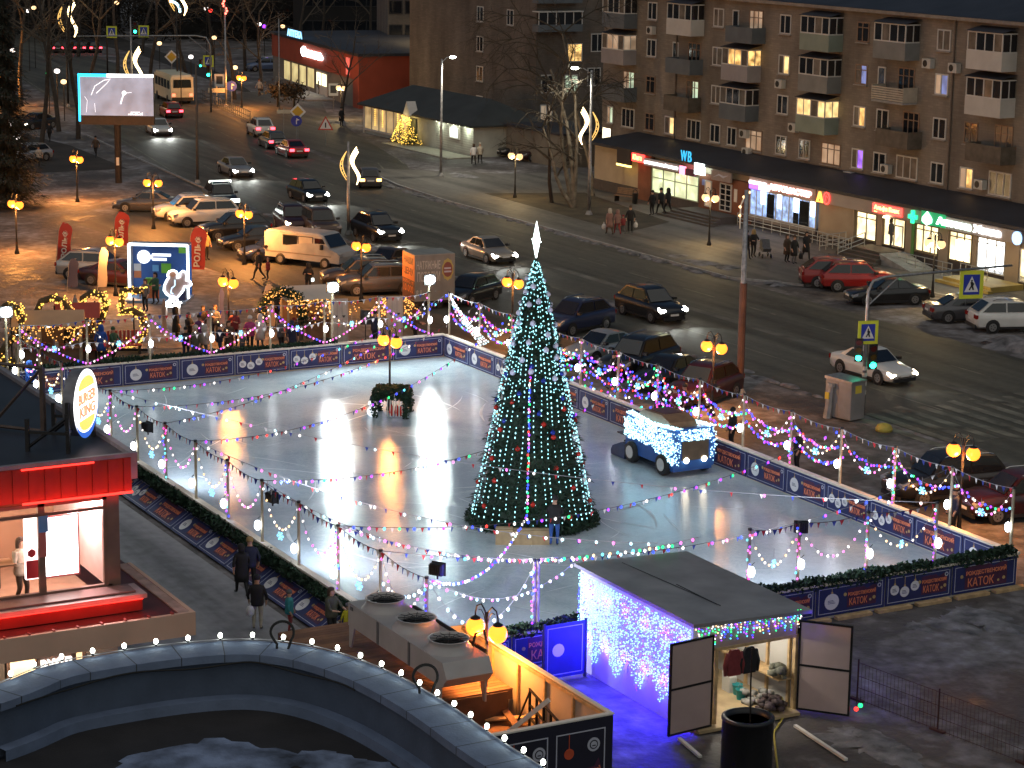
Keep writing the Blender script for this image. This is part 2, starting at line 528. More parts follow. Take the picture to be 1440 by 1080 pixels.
def ice_material():
 m = bpy.data.materials.new('rink ice'); m.use_nodes = True
 nt = m.node_tree; b = nt.nodes['Principled BSDF']; N,L = nt.nodes.new,nt.links.new
 geo = N('ShaderNodeNewGeometry')
 n1 = N('ShaderNodeTexNoise'); n1.inputs['Scale'].default_value = .16; n1.inputs['Detail'].default_value = 5; n1.inputs['Distortion'].default_value = 1.5
 L(geo.outputs['Position'],n1.inputs['Vector'])
 r = N('ShaderNodeValToRGB'); cr = r.color_ramp
 cr.elements[0].position = .35; cr.elements[0].color = (.37,.45,.51,1)
 cr.elements[1].position = .68; cr.elements[1].color = (.58,.66,.71,1)
 n4 = N('ShaderNodeTexNoise'); n4.inputs['Scale'].default_value = 1.1; n4.inputs['Detail'].default_value = 12; n4.inputs['Roughness'].default_value = .8; n4.inputs['Distortion'].default_value = 5
 L(geo.outputs['Position'],n4.inputs['Vector'])
 ma = N('ShaderNodeMath'); ma.operation = 'MULTIPLY_ADD'; ma.inputs[1].default_value = .7
 L(n4.outputs['Fac'],ma.inputs[0]); L(n1.outputs['Fac'],ma.inputs[2])
 sb = N('ShaderNodeMath'); sb.operation = 'SUBTRACT'; sb.inputs[1].default_value = .35; L(ma.outputs[0],sb.inputs[0])
 L(sb.outputs[0],r.inputs['Fac']); L(r.outputs['Color'],b.inputs['Base Color'])
 # long swept resurfacing passes: roughness in arcs
 mp = N('ShaderNodeMapping'); mp.inputs['Scale'].default_value = (.09,.3,1); mp.inputs['Rotation'].default_value = (0,0,rad(24))
 L(geo.outputs['Position'],mp.inputs['Vector'])
 n2 = N('ShaderNodeTexNoise'); n2.inputs['Scale'].default_value = 1.2; n2.inputs['Detail'].default_value = 6; n2.inputs['Distortion'].default_value = 3.5
 L(mp.outputs['Vector'],n2.inputs['Vector'])
 mr = N('ShaderNodeMapRange'); mr.inputs['From Min'].default_value = .35; mr.inputs['From Max'].default_value = .7
 mr.inputs['To Min'].default_value = .05; mr.inputs['To Max'].default_value = .17
 L(n2.outputs['Fac'],mr.inputs['Value']); L(mr.outputs['Result'],b.inputs['Roughness'])
 b.inputs['Specular IOR Level'].default_value = .55
 n3 = N('ShaderNodeTexNoise'); n3.inputs['Scale'].default_value = 3.2; n3.inputs['Detail'].default_value = 8; n3.inputs['Roughness'].default_value = .75
 L(geo.outputs['Position'],n3.inputs['Vector'])
 bp = N('ShaderNodeBump'); bp.inputs['Strength'].default_value = .45; bp.inputs['Distance'].default_value = .025
 L(n3.outputs['Fac'],bp.inputs['Height']); L(bp.outputs['Normal'],b.inputs['Normal'])
 return m


ice = sheet('ice',[(RX0,RY0),(RX1,RY0),(RX1,RY1),(RX0,RY1)],.05,ice_material())

# banner prototypes (x right, z up, printed side to -y)
BW,BH = 2.6,1.0
print_line = mat('pale printed line',(.5,.52,.62),.6,0,.05)
disc_print = mat('white printed bauble',(.72,.72,.74),.6,0,.05)
gold_print = mat('gold printed cap',(.5,.35,.15),.6,0,.1)


def banner_proto(kind):
 mb = MB(); mb.box(-BW / 2,0,0,BW / 2,.02,BH)
 p = mb.build('banner',navy)
 fr = MB(); ring_frame(fr,-BW / 2 + .09,.08,BW / 2 - .09,BH - .08,.018,-.004,.0)
 fr.build('frame_line',print_line,p)
 def bauble(cx,cz,r):
  q = MB(); q.slab(disc(cx,cz,r,0,18),-.010,-.002,0); q.box(cx - .035,-.010,cz + r,cx + .035,-.002,cz + r + .06,1)
  q.box(cx - .008,-.008,cz + r + .06,cx + .008,-.002,BH - .09,1)
  for k in range(3): q.box(cx - r * .55,-.012,cz - .03 + k * .045 - .03,cx + r * (.5 - .15 * k),-.0105,cz - .012 + k * .045 - .03,2)
  q.build('bauble_print',[disc_print,gold_print,navy],p)
 def words(cx,w,z0,k=1.0):
  back = MB(); rr = random.Random(5)
  xs = [cx - w / 2 + w * i / 9 for i in range(10)]
  top = [(x,z0 + .5 * k + rr.uniform(-.01,.1) * k) for x in xs]
  back.slab([(cx - w / 2,z0 - .05)] + [(cx + w / 2,z0 - .05)] + top[::-1],-.006,-.001)
  back.build('orange_print',orange_dim,p)
  lettering('lettering','РОЖДЕСТВЕНСКИЙ',w * .96,.17 * k,letter_print,p,(cx,-.012,z0 + .39 * k),.006,.02)
  lettering('lettering','КАТОК',w * .62,.24 * k,letter_print,p,(cx - w * .12,-.012,z0 + .13 * k),.006,.0)
  q = MB()
  for bx,bz,br in ((cx + w * .30,z0 + .1,.045),(cx + w * .43,z0 + .16,.06),(cx - w * .58,z0 + .4,.06)):
   q.slab(disc(bx,bz,br,0,10),-.010,-.002)
  q.build('dot_pattern',gold_print,p)  # small printed gold baubles, kept together in one mesh
 if kind == 'one': bauble(-.72,.46,.27); words(.42,1.1,.24)
 if kind == 'three':
  bauble(-.95,.5,.17); bauble(-.56,.40,.18); bauble(-.16,.55,.17); words(.60,1.0,.24)
 if kind == 'big': words(.05,1.7,.18,1.25)
 if kind != 'big':
  s = MB(); s.slab(disc(BW / 2 - .22,BH - .22,.075,0,12),-.008,-.002); s.slab(disc(BW / 2 - .22,BH - .22,.04,0,12),-.010,-.0085,1)
  s.build('round_emblem',[print_line,navy],p)
 return p


orange_dim = mat('dark orange print',(.075,.02,.06),.6,0,.3,3)
letter_print = mat('orange lettering',(.85,.26,.13),.55,0,.1,4)
PROTO = {k: tree_of(banner_proto(k)) for k in ('one','three','big')}
used_b = set()


def put_banner(kind,parent,loc,tilt=0.0):
 if kind not in used_b:
  used_b.add(kind); o = PROTO[kind][0]; o.parent = parent
 else:
  o = copy_tree(PROTO[kind],parent)
 o.location = loc; o.rotation_euler = (tilt,0,0)
 return o


board_m = mat('white rink board',(.62,.62,.6),.5,0,.15,1.5)
rail_m = mat('cream rink rail',(.72,.66,.55),.5,0,.12,3)


def boards(label,loc,rz,length,outer,kinds,tilt=0.0,off=0.0):
 """Local x along the boards; banners on the -y face."""
 t = thing('rink_boards',label,'rink boards',loc,rz,'boards round the ice rink')
 mb = MB(); mb.box(0,0,0,length,.12,1.10); mb.build('board_wall',board_m,t)
 mb = MB(); mb.box(-.05,-.05,1.10,length + .05,.20,1.17); mb.build('top_rail',rail_m,t)
 mb = MB(); mb.box(0,-.03,0,length,-.002,.1); mb.build('kick_plate',mat('yellowed kick plate',(.55,.5,.35),.6,0,.2),t)
 n = len(kinds); step = length / n
 for i,k in enumerate(kinds):
  put_banner(k,t,(step * (i + .5),-.045 + off,.08),tilt).scale = (step / (BW + .04),1,1)
 return t


seqA = ['three','big','one','one','three','three','big','one']
seqB = ['one','one','three','big','three','one','big','three','one','big','one','one','three','three','big','one']
boards('navy bannered boards along the far end of the ice',(RX0 - .13,RY0,0),PI / 2,RY1 - RY0,0,seqA)
b_far = bpy.data.objects['rink_boards']
boards('navy bannered boards along the road side of the ice',(RX0,RY1,0),0,RX1 - RX0,0,seqB)
# far-end boards face +x: local -y must point to +x, so rotate by +90 and run +x -> +y
boards('navy boards leaning outwards along the restaurant side of the ice',(RX0,RY0 - .12,0),0,RX1 - RX0 - .4,1,['big','one','three','one','big','three','three','three','big','one','one','big','one','one','three','big'],rad(-57),-.80)
boards('navy bannered boards along the near end beside the shed',(RX1 + .1,RY0,0),PI / 2,RY1 - RY0,1,['one','big','three','one','three','one','three','big'])
# footing timbers under the near boards
mb = MB()
for i in range(9):
 y = 36.6 + i * 1.62
 mb.box(-56.75,y,.0,-56.5,y + 1.35,.1)
tag(mb.build('footing_timber',wood_new),'row of pale footing timbers under the near boards','timber')


def fir_garland(label,P,Q,r,n,seed):
 rr = random.Random(seed); P,Q = Vector(P),Vector(Q); d = Q - P
 mb = MB()
 for i in range(n):
  t = rr.random(); c = P + d * t
  a = rr.uniform(0,2 * PI); q = r * (rr.random() ** .5) * (1 + .35 * math.sin(t * d.length * 2.1) * math.sin(t * d.length * .9))
  c = c + Vector((math.cos(a) * q * (d.y != 0 and abs(d.y) > abs(d.x)),math.cos(a) * q * (abs(d.x) >= abs(d.y)),math.sin(a) * q))
  u = Vector((rr.uniform(-1,1),rr.uniform(-1,1),rr.uniform(-1,1))).normalized() * .11
  w = u.orthogonal().normalized() * .045
  mb.add([c - u - w,c - u + w,c + u],[(0,1,2)],rr.randrange(2))
 return tag(mb.build('fir_garland',[fir_green,fir_green2]),label,'garland','fir garlands on the rink boards')


fir_green2 = mat('lighter fir needles',(.012,.042,.018),.75,0,.4,6)
fir_garland('fir garland draped over the near end boards',(-57,28.7,1.18),(-57,50.6,1.18),.2,9000,1)
fir_garland('fir garland draped over the leaning restaurant-side boards',(-99,28.40,.88),(-57.5,28.40,.88),.2,13000,2)
fir_garland('fir garland along the top of the far end boards',(-99.5,29,1.2),(-99.5,45,1.2),.13,4500,3)

# -------------------------------------------------------- posts and lanterns
LEDC = {'pink': (1,.16,.7),'magenta': (1,.05,.4),'white': (1,.9,.85),'warm': (1,.6,.28),'blue': (.03,.06,1),'green': (.02,1,.22),
  'cyan': (.12,.8,1),'red': (1,.04,.03),'purple': (.3,.04,1),'ice': (.55,.9,1)}
LED = {k: emis('lit bulb ' + k,c,3.2 if k in ('blue','purple') else 2.6) for k,c in LEDC.items()}
_bm = {}


def bulb_mesh(c,r):
 k = (c,r)
 if k not in _bm:
  mb = MB(); mb.ball((0,0,0),r,0,1,(1,1,1.25)); _bm[k] = mb.mesh('bulb',LED[c],True)
 return _bm[k]


def sag_pt(P,Q,s,t):
 p = P.lerp(Q,t); p.z -= s * 4 * t * (1 - t); return p


wire_m = mat('pale cable',(.3,.3,.33),.6,0,.1)
rope_m = mat('thin dark rope',(.08,.075,.08),.8,0,.1)


def lights(label,P,Q,sag,cols,n,r=.055,wr=.008,seed=0,group='strings of lights round the rink',m=None,jit=.015):
 rr = random.Random(seed + n); P,Q = Vector(P),Vector(Q); r *= .72
 mb = MB(); K = 14
 mb.tube([sag_pt(P,Q,sag,i / K) - P for i in range(K + 1)],wr,4,0)
 o = mb.build('string_lights',m or wire_m,None,False,P)
 tag(o,label,'string lights',group)
 for i in range(n):
  c = cols[i % len(cols)] if not isinstance(cols,str) else cols
  if len(cols) > 3 and not isinstance(cols,str): c = rr.choice(cols)
  t = (i + .5 + rr.uniform(-.2,.2)) / n
  link('bulb',bulb_mesh(c,r),o,sag_pt(P,Q,sag,t) - P + Vector((rr.uniform(-jit,jit),rr.uniform(-jit,jit),rr.uniform(-jit,jit) - r)))
 return o


FLAGC = [mat('flag ' + n,c,.8,0,.1) for n,c in (('white',(.65,.63,.62)),('blue',(.03,.05,.3)),('red',(.5,.03,.04)),('teal',(.05,.3,.3)))]
_fl = {}


def flag_mesh(i,s):
 if (i,s) not in _fl:
  mb = MB(); mb.add([(-s * .5,0,0),(s * .5,0,0),(0,.02,-s * 1.25),(-s * .5,.012,0),(s * .5,.012,0),(0,.032,-s * 1.25)],[(0,2,1),(3,4,5),(0,1,4,3),(1,2,5,4),(2,0,3,5)])
  _fl[(i,s)] = mb.mesh('pennant',FLAGC[i])
 return _fl[(i,s)]


def bunting(label,P,Q,sag,n,seed=0,bulbs=None,s=.16,ids=(0,1,2),m=None):
 rr = random.Random(seed + 50); P,Q = Vector(P),Vector(Q)
 mb = MB(); K = 16
 mb.tube([sag_pt(P,Q,sag,i / K) - P for i in range(K + 1)],.012,4,0)
 o = mb.build('pennant_rope',m or rope_m,None,False,P)
 tag(o,label,'bunting','ropes of little flags over the rink')
 an = math.atan2(Q.y - P.y,Q.x - P.x)
 for i in range(n):
  f = link('pennant',flag_mesh(ids[i % len(ids)],s),o,sag_pt(P,Q,sag,(i + .5) / n) - P,an + rr.uniform(-.5,.5))
 if bulbs:
  for i in range(n):
   if rr.random() < .75:
    link('bulb',bulb_mesh(rr.choice(bulbs),.05),o,sag_pt(P,Q,sag,(i + 1) / (n + .5)) - P - Vector((0,0,.04)))
 return o


def make_post():
 t = thing('rink_post','post','post')
 mb = MB(); mb.tube([(0,0,0),(0,0,3.28)],[.058,.05],8); mb.build('timber_post',wood_post,t)
 mb = MB(); mb.tube([(0,0,3.26),(0,0,3.33)],.065,8); mb.build('post_cap',dark_steel,t)
 return t


def make_lantern():
 t = thing('snowball_lantern','lantern','lantern')
 rr = random.Random(3); mb = MB(); mb.ball((0,0,0),.11,0,2,(1,1,1.6))
 mb.build('lit_globe',emis('lantern white glow',(.86,.93,1),16,True),t,True)
 mb = MB(); mb.tube([(0,0,.22),(0,.1,.3)],.012,5); mb.build('hook',dark_steel,t)
 return t


post0,lant0 = make_post(),make_lantern()
TP,TL = tree_of(post0),tree_of(lant0)
state = {'p': 0,'l': 0}


def inst(key,t,cond):
 state[key] += 1
 return t[0] if state[key] == 1 else copy_tree(t)


def put_post(x,y,label,group,z=0,h=1.0):
 o = inst('p',TP,0); o.location = (x,y,z); o.scale = (1,1,h); tag(o,label,'post',group); return o


def put_lantern(x,y,z,label):
 o = inst('l',TL,0); o.location = (x,y,z); tag(o,label,'lantern','white lanterns on the rink posts'); return o


SIDES = {}
CXS = [-56.9 - 3.08 * i for i in range(14)]
SIDES['restaurant'] = [(x,RY0 - .05) for x in CXS]
SIDES['road'] = [(-99.0 + 3.2 * i,RY1 + .14) for i in range(14)]
SIDES['far'] = [(RX0 - .2,y) for y in (29.4,32.5,35.5,38.5,41.5,44.3,47.2,49.9)]
SIDES['near'] = [(RX1 - .05,y) for y in (32.2,39.9,41.8,44.5,47.3)]
WHERE = {'restaurant': 'restaurant side, counted from the near corner','road': 'road side, counted from the far corner','far': 'far end, counted from the left','near': 'near end, counted from the left'}
TOP = 3.28
snow_led = emis('snowflake blue glow',(.2,.62,1),2.4)


def make_snowflake():
 t = thing('light_snowflake','flake','snowflake')
 mb = MB()
 for k in range(6):
  a = PI / 3 * k; c,s = math.cos(a),math.sin(a)
  mb.tube([(0,0,0),(.15 * c,0,.15 * s)],.02,5)
  for q in (-.6,.6):
   mb.tube([(.08 * c,0,.08 * s),(.08 * c + .06 * math.cos(a + q),0,.08 * s + .06 * math.sin(a + q))],.015,5)
 mb.build('lit_arms',snow_led,t)
 mb = MB(); mb.tube([(0,0,.19),(0,0,.5)],.006,4); mb.build('hanging_wire',wire_m,t)
 return t


flake0 = make_snowflake(); TF = tree_of(flake0); state['f'] = 0
MULTI = ['blue','blue','purple','blue','green','red','purple','cyan','pink','white','purple']
PINKS = ['pink','white']
WHITES = ['white','warm']
sd_ = 0
for side,pts in SIDES.items():
 for i,(x,y) in enumerate(pts):
  put_post(x,y,f'timber post, {ORD[i]} on the {WHERE[side]}','timber posts round the rink')
  dy = -.17 if side in ('restaurant','road') else 0; dx = .17 if side in ('far','near') else 0
  if not (side == 'near' and i == 0):
   put_lantern(x + dx,y + dy,1.95 if side != 'restaurant' else 1.75,f'white lantern on the {ORD[i]} post of the {WHERE[side]}')
 for i in range(len(pts) - 1):
  sd_ += 1
  (xa,ya),(xb,yb) = pts[i],pts[i + 1]
  lab = f'between {ORD[i]} and {ORD[i + 1]} posts, {WHERE[side]}'
  P,Q = (xa,ya,TOP),(xb,yb,TOP)
  if math.dist(P,Q) > 4.5 and side == 'near': continue
  cols = PINKS if i % 2 == 0 else WHITES
  lights(f'sagging {"pink" if i % 2 == 0 else "white"} bulb string ' + lab,(xa,ya,TOP - .05),(xb,yb,TOP - .05),1.2,cols,13,.055,seed=sd_)
  bunting('little flags ' + lab,P,Q,.12,9,sd_,None,.15,m=(wire_m if side in ('road','far') else rope_m))
  if side in ('road','far') or i % 2 == 1:
   f = inst('f',TF,0); m_ = .5
   f.location = ((xa + xb) / 2,(ya + yb) / 2,2.05 if side != 'restaurant' else 1.75)
   f.rotation_euler = (0,0,(PI / 2 if side in ('far','near') else 0) + .4)
   tag(f,'blue light snowflake ' + lab,'snowflake','blue light snowflakes round the rink')
# dense coloured strings heaped along the road side behind the fir tree, and along the far end
for i in range(13):
 (xa,ya),(xb,yb) = SIDES['road'][i],SIDES['road'][min(i + 1,13)]
 k = 3 if 2 <= i <= 6 else 2 if i < 10 else 1
 for j in range(k):
  sd_ += 1
  lights(f'{["upper", "middle", "lowest"][j]} many-coloured bulb string between {ORD[i]} and {ORD[i + 1]} road-side posts',(xa,ya + .1,2.75 - .45 * j),(xb,yb + .1,2.6 - .4 * j),.35 + .2 * j,MULTI,30 if k > 1 else 18,.058,seed=sd_,jit=.15 if k == 3 else .05)
for i in range(7):
 (xa,ya),(xb,yb) = SIDES['far'][i],SIDES['far'][i + 1]; sd_ += 1
 a,b = (1.3,2.9) if i % 2 else (3.1,1.3)
 lights(f'slanting {"pink" if i % 2 else "purple and pink"} bulb string between {ORD[i]} and {ORD[i + 1]} far-end posts',(xa + .1,ya,a),(xb + .1,yb,b),.2,['pink','white','magenta'] if i % 2 else ['purple','pink','blue'],17,.06,seed=sd_)
 bunting(f'white pennants strung low between {ORD[i]} and {ORD[i + 1]} far-end posts',(xa - .3,ya,2.2),(xb - .3,yb,2.2),.15,8,sd_,None,.17,(0,0,2),wire_m)
# a hanging curtain of white strings at the road-side far corner
for k in range(4):
 lights(f'white light string slanting down from the far corner post, {ORD[k]} of four',(-98.9,RY1 + .1,3.2),(-95.4 + k * .25,RY1 + .05,1.3 + .1 * k),.2,['white','ice','white'],20,.055,seed=90 + k)
for side,ids in (('restaurant',(0,2,5,7,9)),('near',(0,1,2,3,4)),('road',(3,6,9,11))):
 for i in ids:
  x,y = SIDES[side][i]; q = (-.07 if side != 'near' else 0,-.07 if side == 'road' else 0)
  lights(f'coloured leds wound down the {ORD[i]} post of the {WHERE[side]}',(x + .06,y - .07,3.2),(x + .06,y - .07,1.25),0,['magenta','purple','blue','pink','cyan'],13,.05,seed=400 + i,jit=.06)
# long ropes of flags over the ice
CROSS = [(0,12,2.2),(1,10,2.0),(3,6,2.2),(5,2,2.3),(7,1,2.1),(8,0,1.9),(6,0,1.6)]
for n_,(ci,ri,sg) in enumerate(CROSS):
 a,b = SIDES['restaurant'][min(ci + 1,13)],SIDES['road'][min(ri,13)]
 bunting(f'long flag rope over the ice, {ORD[n_]} of seven from the near end',(*a,TOP),(*b,TOP),sg * .62,38,200 + n_,MULTI,.13)
for n_,(ci,ny) in enumerate(((4,33.0),(6,36.5),(2,38.0),(9,47.3))):
 a = SIDES['restaurant'][ci]
 bunting(f'flag rope slanting over the near ice, {ORD[n_]} of four',(*a,TOP),(RX1 - .05,ny,TOP),.9,30,230 + n_,['white','ice','pink'],.13,m=wire_m)
# near-end strings from the corner post over to the shed
lights('string of large white bulbs sagging from the corner post',(-56.9,28.6,3.2),(-57.0,32.2,3.2),1.6,['ice','white'],14,.075,seed=71)
lights('string of white bulbs from the corner post towards the left',(-56.9,28.6,3.2),(-60.0,28.55,2.4),.5,['ice','white'],9,.075,seed=72)
lights('second sagging white string between corner post and shed',(-57.0,28.7,3.2),(-56.6,33.3,3.2),.85,['ice','white','pink'],20,.06,seed=73)
lights('row of green, white and orange bulbs along the shed roof edge',(-57.0,32.2,3.3),(-56.5,36.8,3.35),.02,['green','green','cyan','white','warm'],18,.065,seed=74)

# ---------------------------------------------------------------- floodlights
flood_glow = emis('floodlight lens glow',(.86,1,.95),170,True)


def make_flood():
 t = thing('floodlight_mast','mast','floodlight')
 mb = MB(); mb.tube([(0,0,0),(0,0,3.75)],.06,8); mb.build('pole',wood_post,t)
 h = MB(); h.box(-.02,-.3,3.62,.1,.3,4.12); h.tube([(0,0,3.6),(0.04,0,3.75)],.03,6); hd = h.build('lamp_head',dark_steel,t)
 l = MB(); l.ball((.14,0,3.87),.27,0,2,(.35,1,.85)); l.build('lens',flood_glow,hd,True)
 return t


fl0 = make_flood(); TFL = tree_of(fl0); state['fl'] = 0
for (x,y,lab) in ((-99.7,50.05,'bright floodlight on its mast at the far corner of the rink'),(-99.7,44.85,'bright floodlight on its mast in the middle of the far end'),(-99.7,28.85,'bright floodlight at the far left corner of the rink')):
 o = inst('fl',TFL,0); o.location = (x,y,0); tag(o,lab,'floodlight','lit floodlights at the far end of the rink')
 lamp('floodlight_beam','SPOT',330,(.84,1,.99),(x + .5,y,3.87),None,.25,(x + 14,y * .6 + 16,0),150,.6)


def back_flood(label,x,y,z,tx,ty,e):
 t = thing('floodlight',label,'floodlight',(x,y,z),math.atan2(ty - y,tx - x),'floodlights seen from behind')
 h = MB(); h.box(-.12,-.2,-.17,.06,.2,.17); h.box(.06,-.23,-.2,.09,.23,.2)
 for k in range(6): h.box(-.17,-.18 + .07 * k,-.15,-.12,-.15 + .07 * k,.15)
 h.build('housing',black_plastic,t)
 q = MB(); q.box(.091,-.19,-.16,.1,.19,.16); q.build('lens',emis('floodlight glass seen from behind',(.85,.92,1),12),t)
 q = MB(); q.tube([(0,0,-.17),(0,0,-.3)],.03,6); q.build('bracket',dark_steel,t)
 lamp('floodlight_beam','SPOT',e,(.84,.9,1),(x + (tx - x) * .02,y + (ty - y) * .02,z),None,.2,(tx,ty,0),140,.7)


back_flood('black floodlight seen from behind on the post near the round sign',-80.9,28.75,2.6,-84,42,343)
back_flood('black floodlight seen from behind halfway along the restaurant side',-68.9,28.8,2.75,-72,42,374)
back_flood('black floodlight topping the corner post by the cooling unit',-56.9,28.9,3.5,-64,40,436)
back_flood('black floodlight on the near end post right of the shed roof',-57.1,41.9,3.1,-64,46,620)

# --------------------------------------------------------------- the big tree
tp = at(748,733)
TX,TY,TH,TR = tp.x,tp.y,9.75,2.2
tree = thing('christmas_tree','huge decorated Christmas tree with white light strands standing on the ice','Christmas tree',(TX,TY,.05))


def tr(z): return TR * max(.012,1 - z / TH) ** .86


rr = random.Random(4); mb = MB()
prof = [(tr(z) * .9,z) for z in [i * TH / 24 for i in range(24)]] + [(.03,TH)]
mb.lathe(prof,28,(0,0,0),0)
for i in range(15000):
 z = TH * (1 - rr.random() ** .55) if i > 3000 else rr.uniform(0,.5)
 a = rr.uniform(0,2 * PI); q = tr(z) * rr.uniform(.88,1.03) * (1 + .07 * math.sin(z * 8.5 + .8 * math.sin(a * 2)) + .04 * math.sin(a * 9 + z))
 c = Vector((q * math.cos(a),q * math.sin(a),z))
 out = Vector((math.cos(a),math.sin(a),rr.uniform(-.7,.1))).normalized()
 tn = Vector((-math.sin(a),math.cos(a),rr.uniform(-.4,.4))).normalized()
 L_ = rr.uniform(.10,.2) * (1 if rr.random() < .9 else 1.9); w = tn * rr.uniform(.03,.06)
 mb.add([c - w,c + w,c + out * L_],[(0,1,2)],0 if rr.random() < .75 else 1)
for i in range(1800):     # bushy skirt on the ice
 a = rr.uniform(0,2 * PI); q = TR * rr.uniform(.93,1.12); z = rr.uniform(0,.32)
 c = Vector((q * math.cos(a),q * math.sin(a),z)); u = Vector((rr.uniform(-1,1),rr.uniform(-1,1),rr.uniform(-.3,1))).normalized() * .13; w = u.orthogonal().normalized() * .05
 mb.add([c - w,c + w,c + u],[(0,1,2)],0)
mb.build('needle_cone',[fir_green,fir_green2],tree)
mb = MB(); mb.tube([(0,0,0),(0,0,.4)],.12,8); mb.build('trunk',wood_post,tree)
tree_led = emis('tree strand white led',(.38,.92,1),2.3)
for s in range(40):
 a = 2 * PI * s / 40 + rr.uniform(-.02,.02); mb = MB()
 z = rr.uniform(.25,.5); zt = TH - rr.uniform(.1,.25) if s % 2 == 0 else TH * rr.uniform(.55,.9)
 k = 0
 while z < zt:
  q = tr(z) * 1.03 + .02; aa = a + .03 * math.sin(z * 1.3 + s)
  mb.ball((q * math.cos(aa),q * math.sin(aa),z),.020 if rr.random() < .7 else .027,0,1,(1,1,1.7)); k += 1
  z += rr.uniform(.13,.22) * (1 if rr.random() < .85 else 2.5)
 tag(mb.build('light_strand',tree_led,tree),kind='stuff')
mb = MB()
for i in range(260):     # loose sparkle near the top
 z = TH - .1 - (TH * .5) * rr.random() ** .8; a = rr.uniform(0,2 * PI); q = tr(z) * 1.04 + .02
 mb.ball((q * math.cos(a),q * math.sin(a),z),rr.uniform(.016,.026),0,1)
tag(mb.build('net_lights',tree_led,tree),kind='stuff')
ball_m = {'silver': mat('silver bauble',(.72,.74,.95),.45,.1,.05,2),'red': mat('red bauble',(.5,.025,.015),.25,.2,.05,2),'blue': mat('blue bauble',(.02,.05,.4),.25,.3,.05,2)}
for kind,n,z0,z1,r in (('silver',42,5.4,8.9,.105),('red',34,.5,5.0,.095),('blue',20,3.6,6.2,.09)):
 b = MB(); b.ball((0,0,0),r,0,3); b.tube([(0,0,r * .95),(0,0,r * 1.25)],r * .18,6)
 me = b.mesh('bauble',ball_m[kind],True)
 for i in range(n):
  a = 2.4 * i + rr.uniform(-.2,.2); z = z0 + (z1 - z0) * ((i + .5) / n) + rr.uniform(-.15,.15); q = tr(z) * 1.02 + r * .4
  link('bauble',me,tree,(q * math.cos(a),q * math.sin(a),z))
mb = MB()
for (h,w) in ((.72,.16),):
 c = TH + .62
 for k in range(4):
  a0,a1 = PI / 2 * k,PI / 2 * (k + 1)
  p0,p1 = (w * math.cos(a0),w * math.sin(a0),c),(w * math.cos(a1),w * math.sin(a1),c)
  mb.add([p0,p1,(0,0,c + h),(0,0,c - h)],[(0,1,2),(1,0,3)])
for k in range(6):
 a = PI / 3 * k + .3
 mb.add([(.06 * math.cos(a + 1.2),.06 * math.sin(a + 1.2),c),(.06 * math.cos(a - 1.2),.06 * math.sin(a - 1.2),c),(.2 * math.cos(a),.2 * math.sin(a),c + .06 * (-1) ** k),(0,0,c + .1),(0,0,c - .1)],[(0,2,3),(1,3,2),(0,4,2),(1,2,4)])
mb.tube([(0,0,TH - .1),(0,0,TH + .2)],.03,6)
mb.build('star_top',emis('white star glow',(.8,1,.97),9,True),tree)
# bright multi-coloured string from the tree down to the corner post
lights('many-coloured light string hanging down the left of the big tree',(TX + tr(6) * .75,TY - tr(6) * .6,6.0),(TX + 2.05,TY - 1.35,.75),.05,['purple','red','blue','white','pink','green'],40,.06,seed=81)
lights('bright bluish light string from the tree foot to the corner post',(TX + 2.1,TY - 1.4,.9),(-56.95,28.7,3.2),.9,['ice','purple','white','blue'],46,.06,seed=82)
# cardboard parcels at the foot of the tree
card = mat('plain cardboard',(.42,.31,.17),.8,0,.2,4)
for i,(px,w) in enumerate(((709,.62),(735,.66),(760,.62))):
 p = at(px,766)
 t = thing('parcel',['cardboard parcel at the tree foot, leftmost of three','middle cardboard parcel of three at the tree foot','cardboard parcel at the tree foot beside the standing man'][i],'parcel',(p.x,p.y,.05),rad(62),'cardboard parcels under the tree')
 b = MB(); b.box(-w / 2,-.2,0,w / 2,.25,.5 + .05 * (i == 0)); b.build('carton',card,t)
 b = MB(); b.box(-w / 2 - .003,-.03,.02,w / 2 + .003,.05,.505 + .05 * (i == 0)); b.build('ribbon',mat('pale ribbon',(.5,.42,.28),.6,0,.1),t)
# -------------------------------------------------------------------- cars
def paintm(name,c,metal=.3,rough=.3):
 return mat('car paint ' + name,c,rough,metal,.12,1.2,coat=.5)


CP = {'white': paintm('white',(.62,.62,.6),0),'silver': paintm('silver',(.38,.38,.38),.5),'black': paintm('black',(.012,.012,.014),.1),'grey': paintm('grey',(.09,.09,.1),.4),
  'red': paintm('red',(.26,.014,.014),.1),'maroon': paintm('maroon',(.035,.008,.01),.2),'beige': paintm('beige',(.42,.36,.29),.4),'blue': paintm('dark blue',(.02,.03,.08),.3),'steelblue': paintm('steel blue',(.10,.15,.28),.3),
  'brown': paintm('brown',(.06,.04,.03),.3),'van': mat('dusty white van paint',(.36,.36,.36),.5,0,.2,1.5)}
chrome = mat('chrome',(.55,.55,.56),.15,1,.05)
plate_m = mat('number plate',(.7,.7,.68),.5,0,.05)
lamp_off = mat('headlamp glass',(.35,.36,.38),.12,.2,.1)
tail_off = mat('tail lamp glass',(.25,.015,.012),.15,0,.1)
head_on = emis('headlamp glow',(1,.97,.9),60)
head_warm = emis('warm headlamp glow',(1,.82,.55),14)
tail_on = emis('brake lamp glow',(1,.04,.06),10)
tail_amber = emis('amber lamp glow',(1,.42,.1),9)
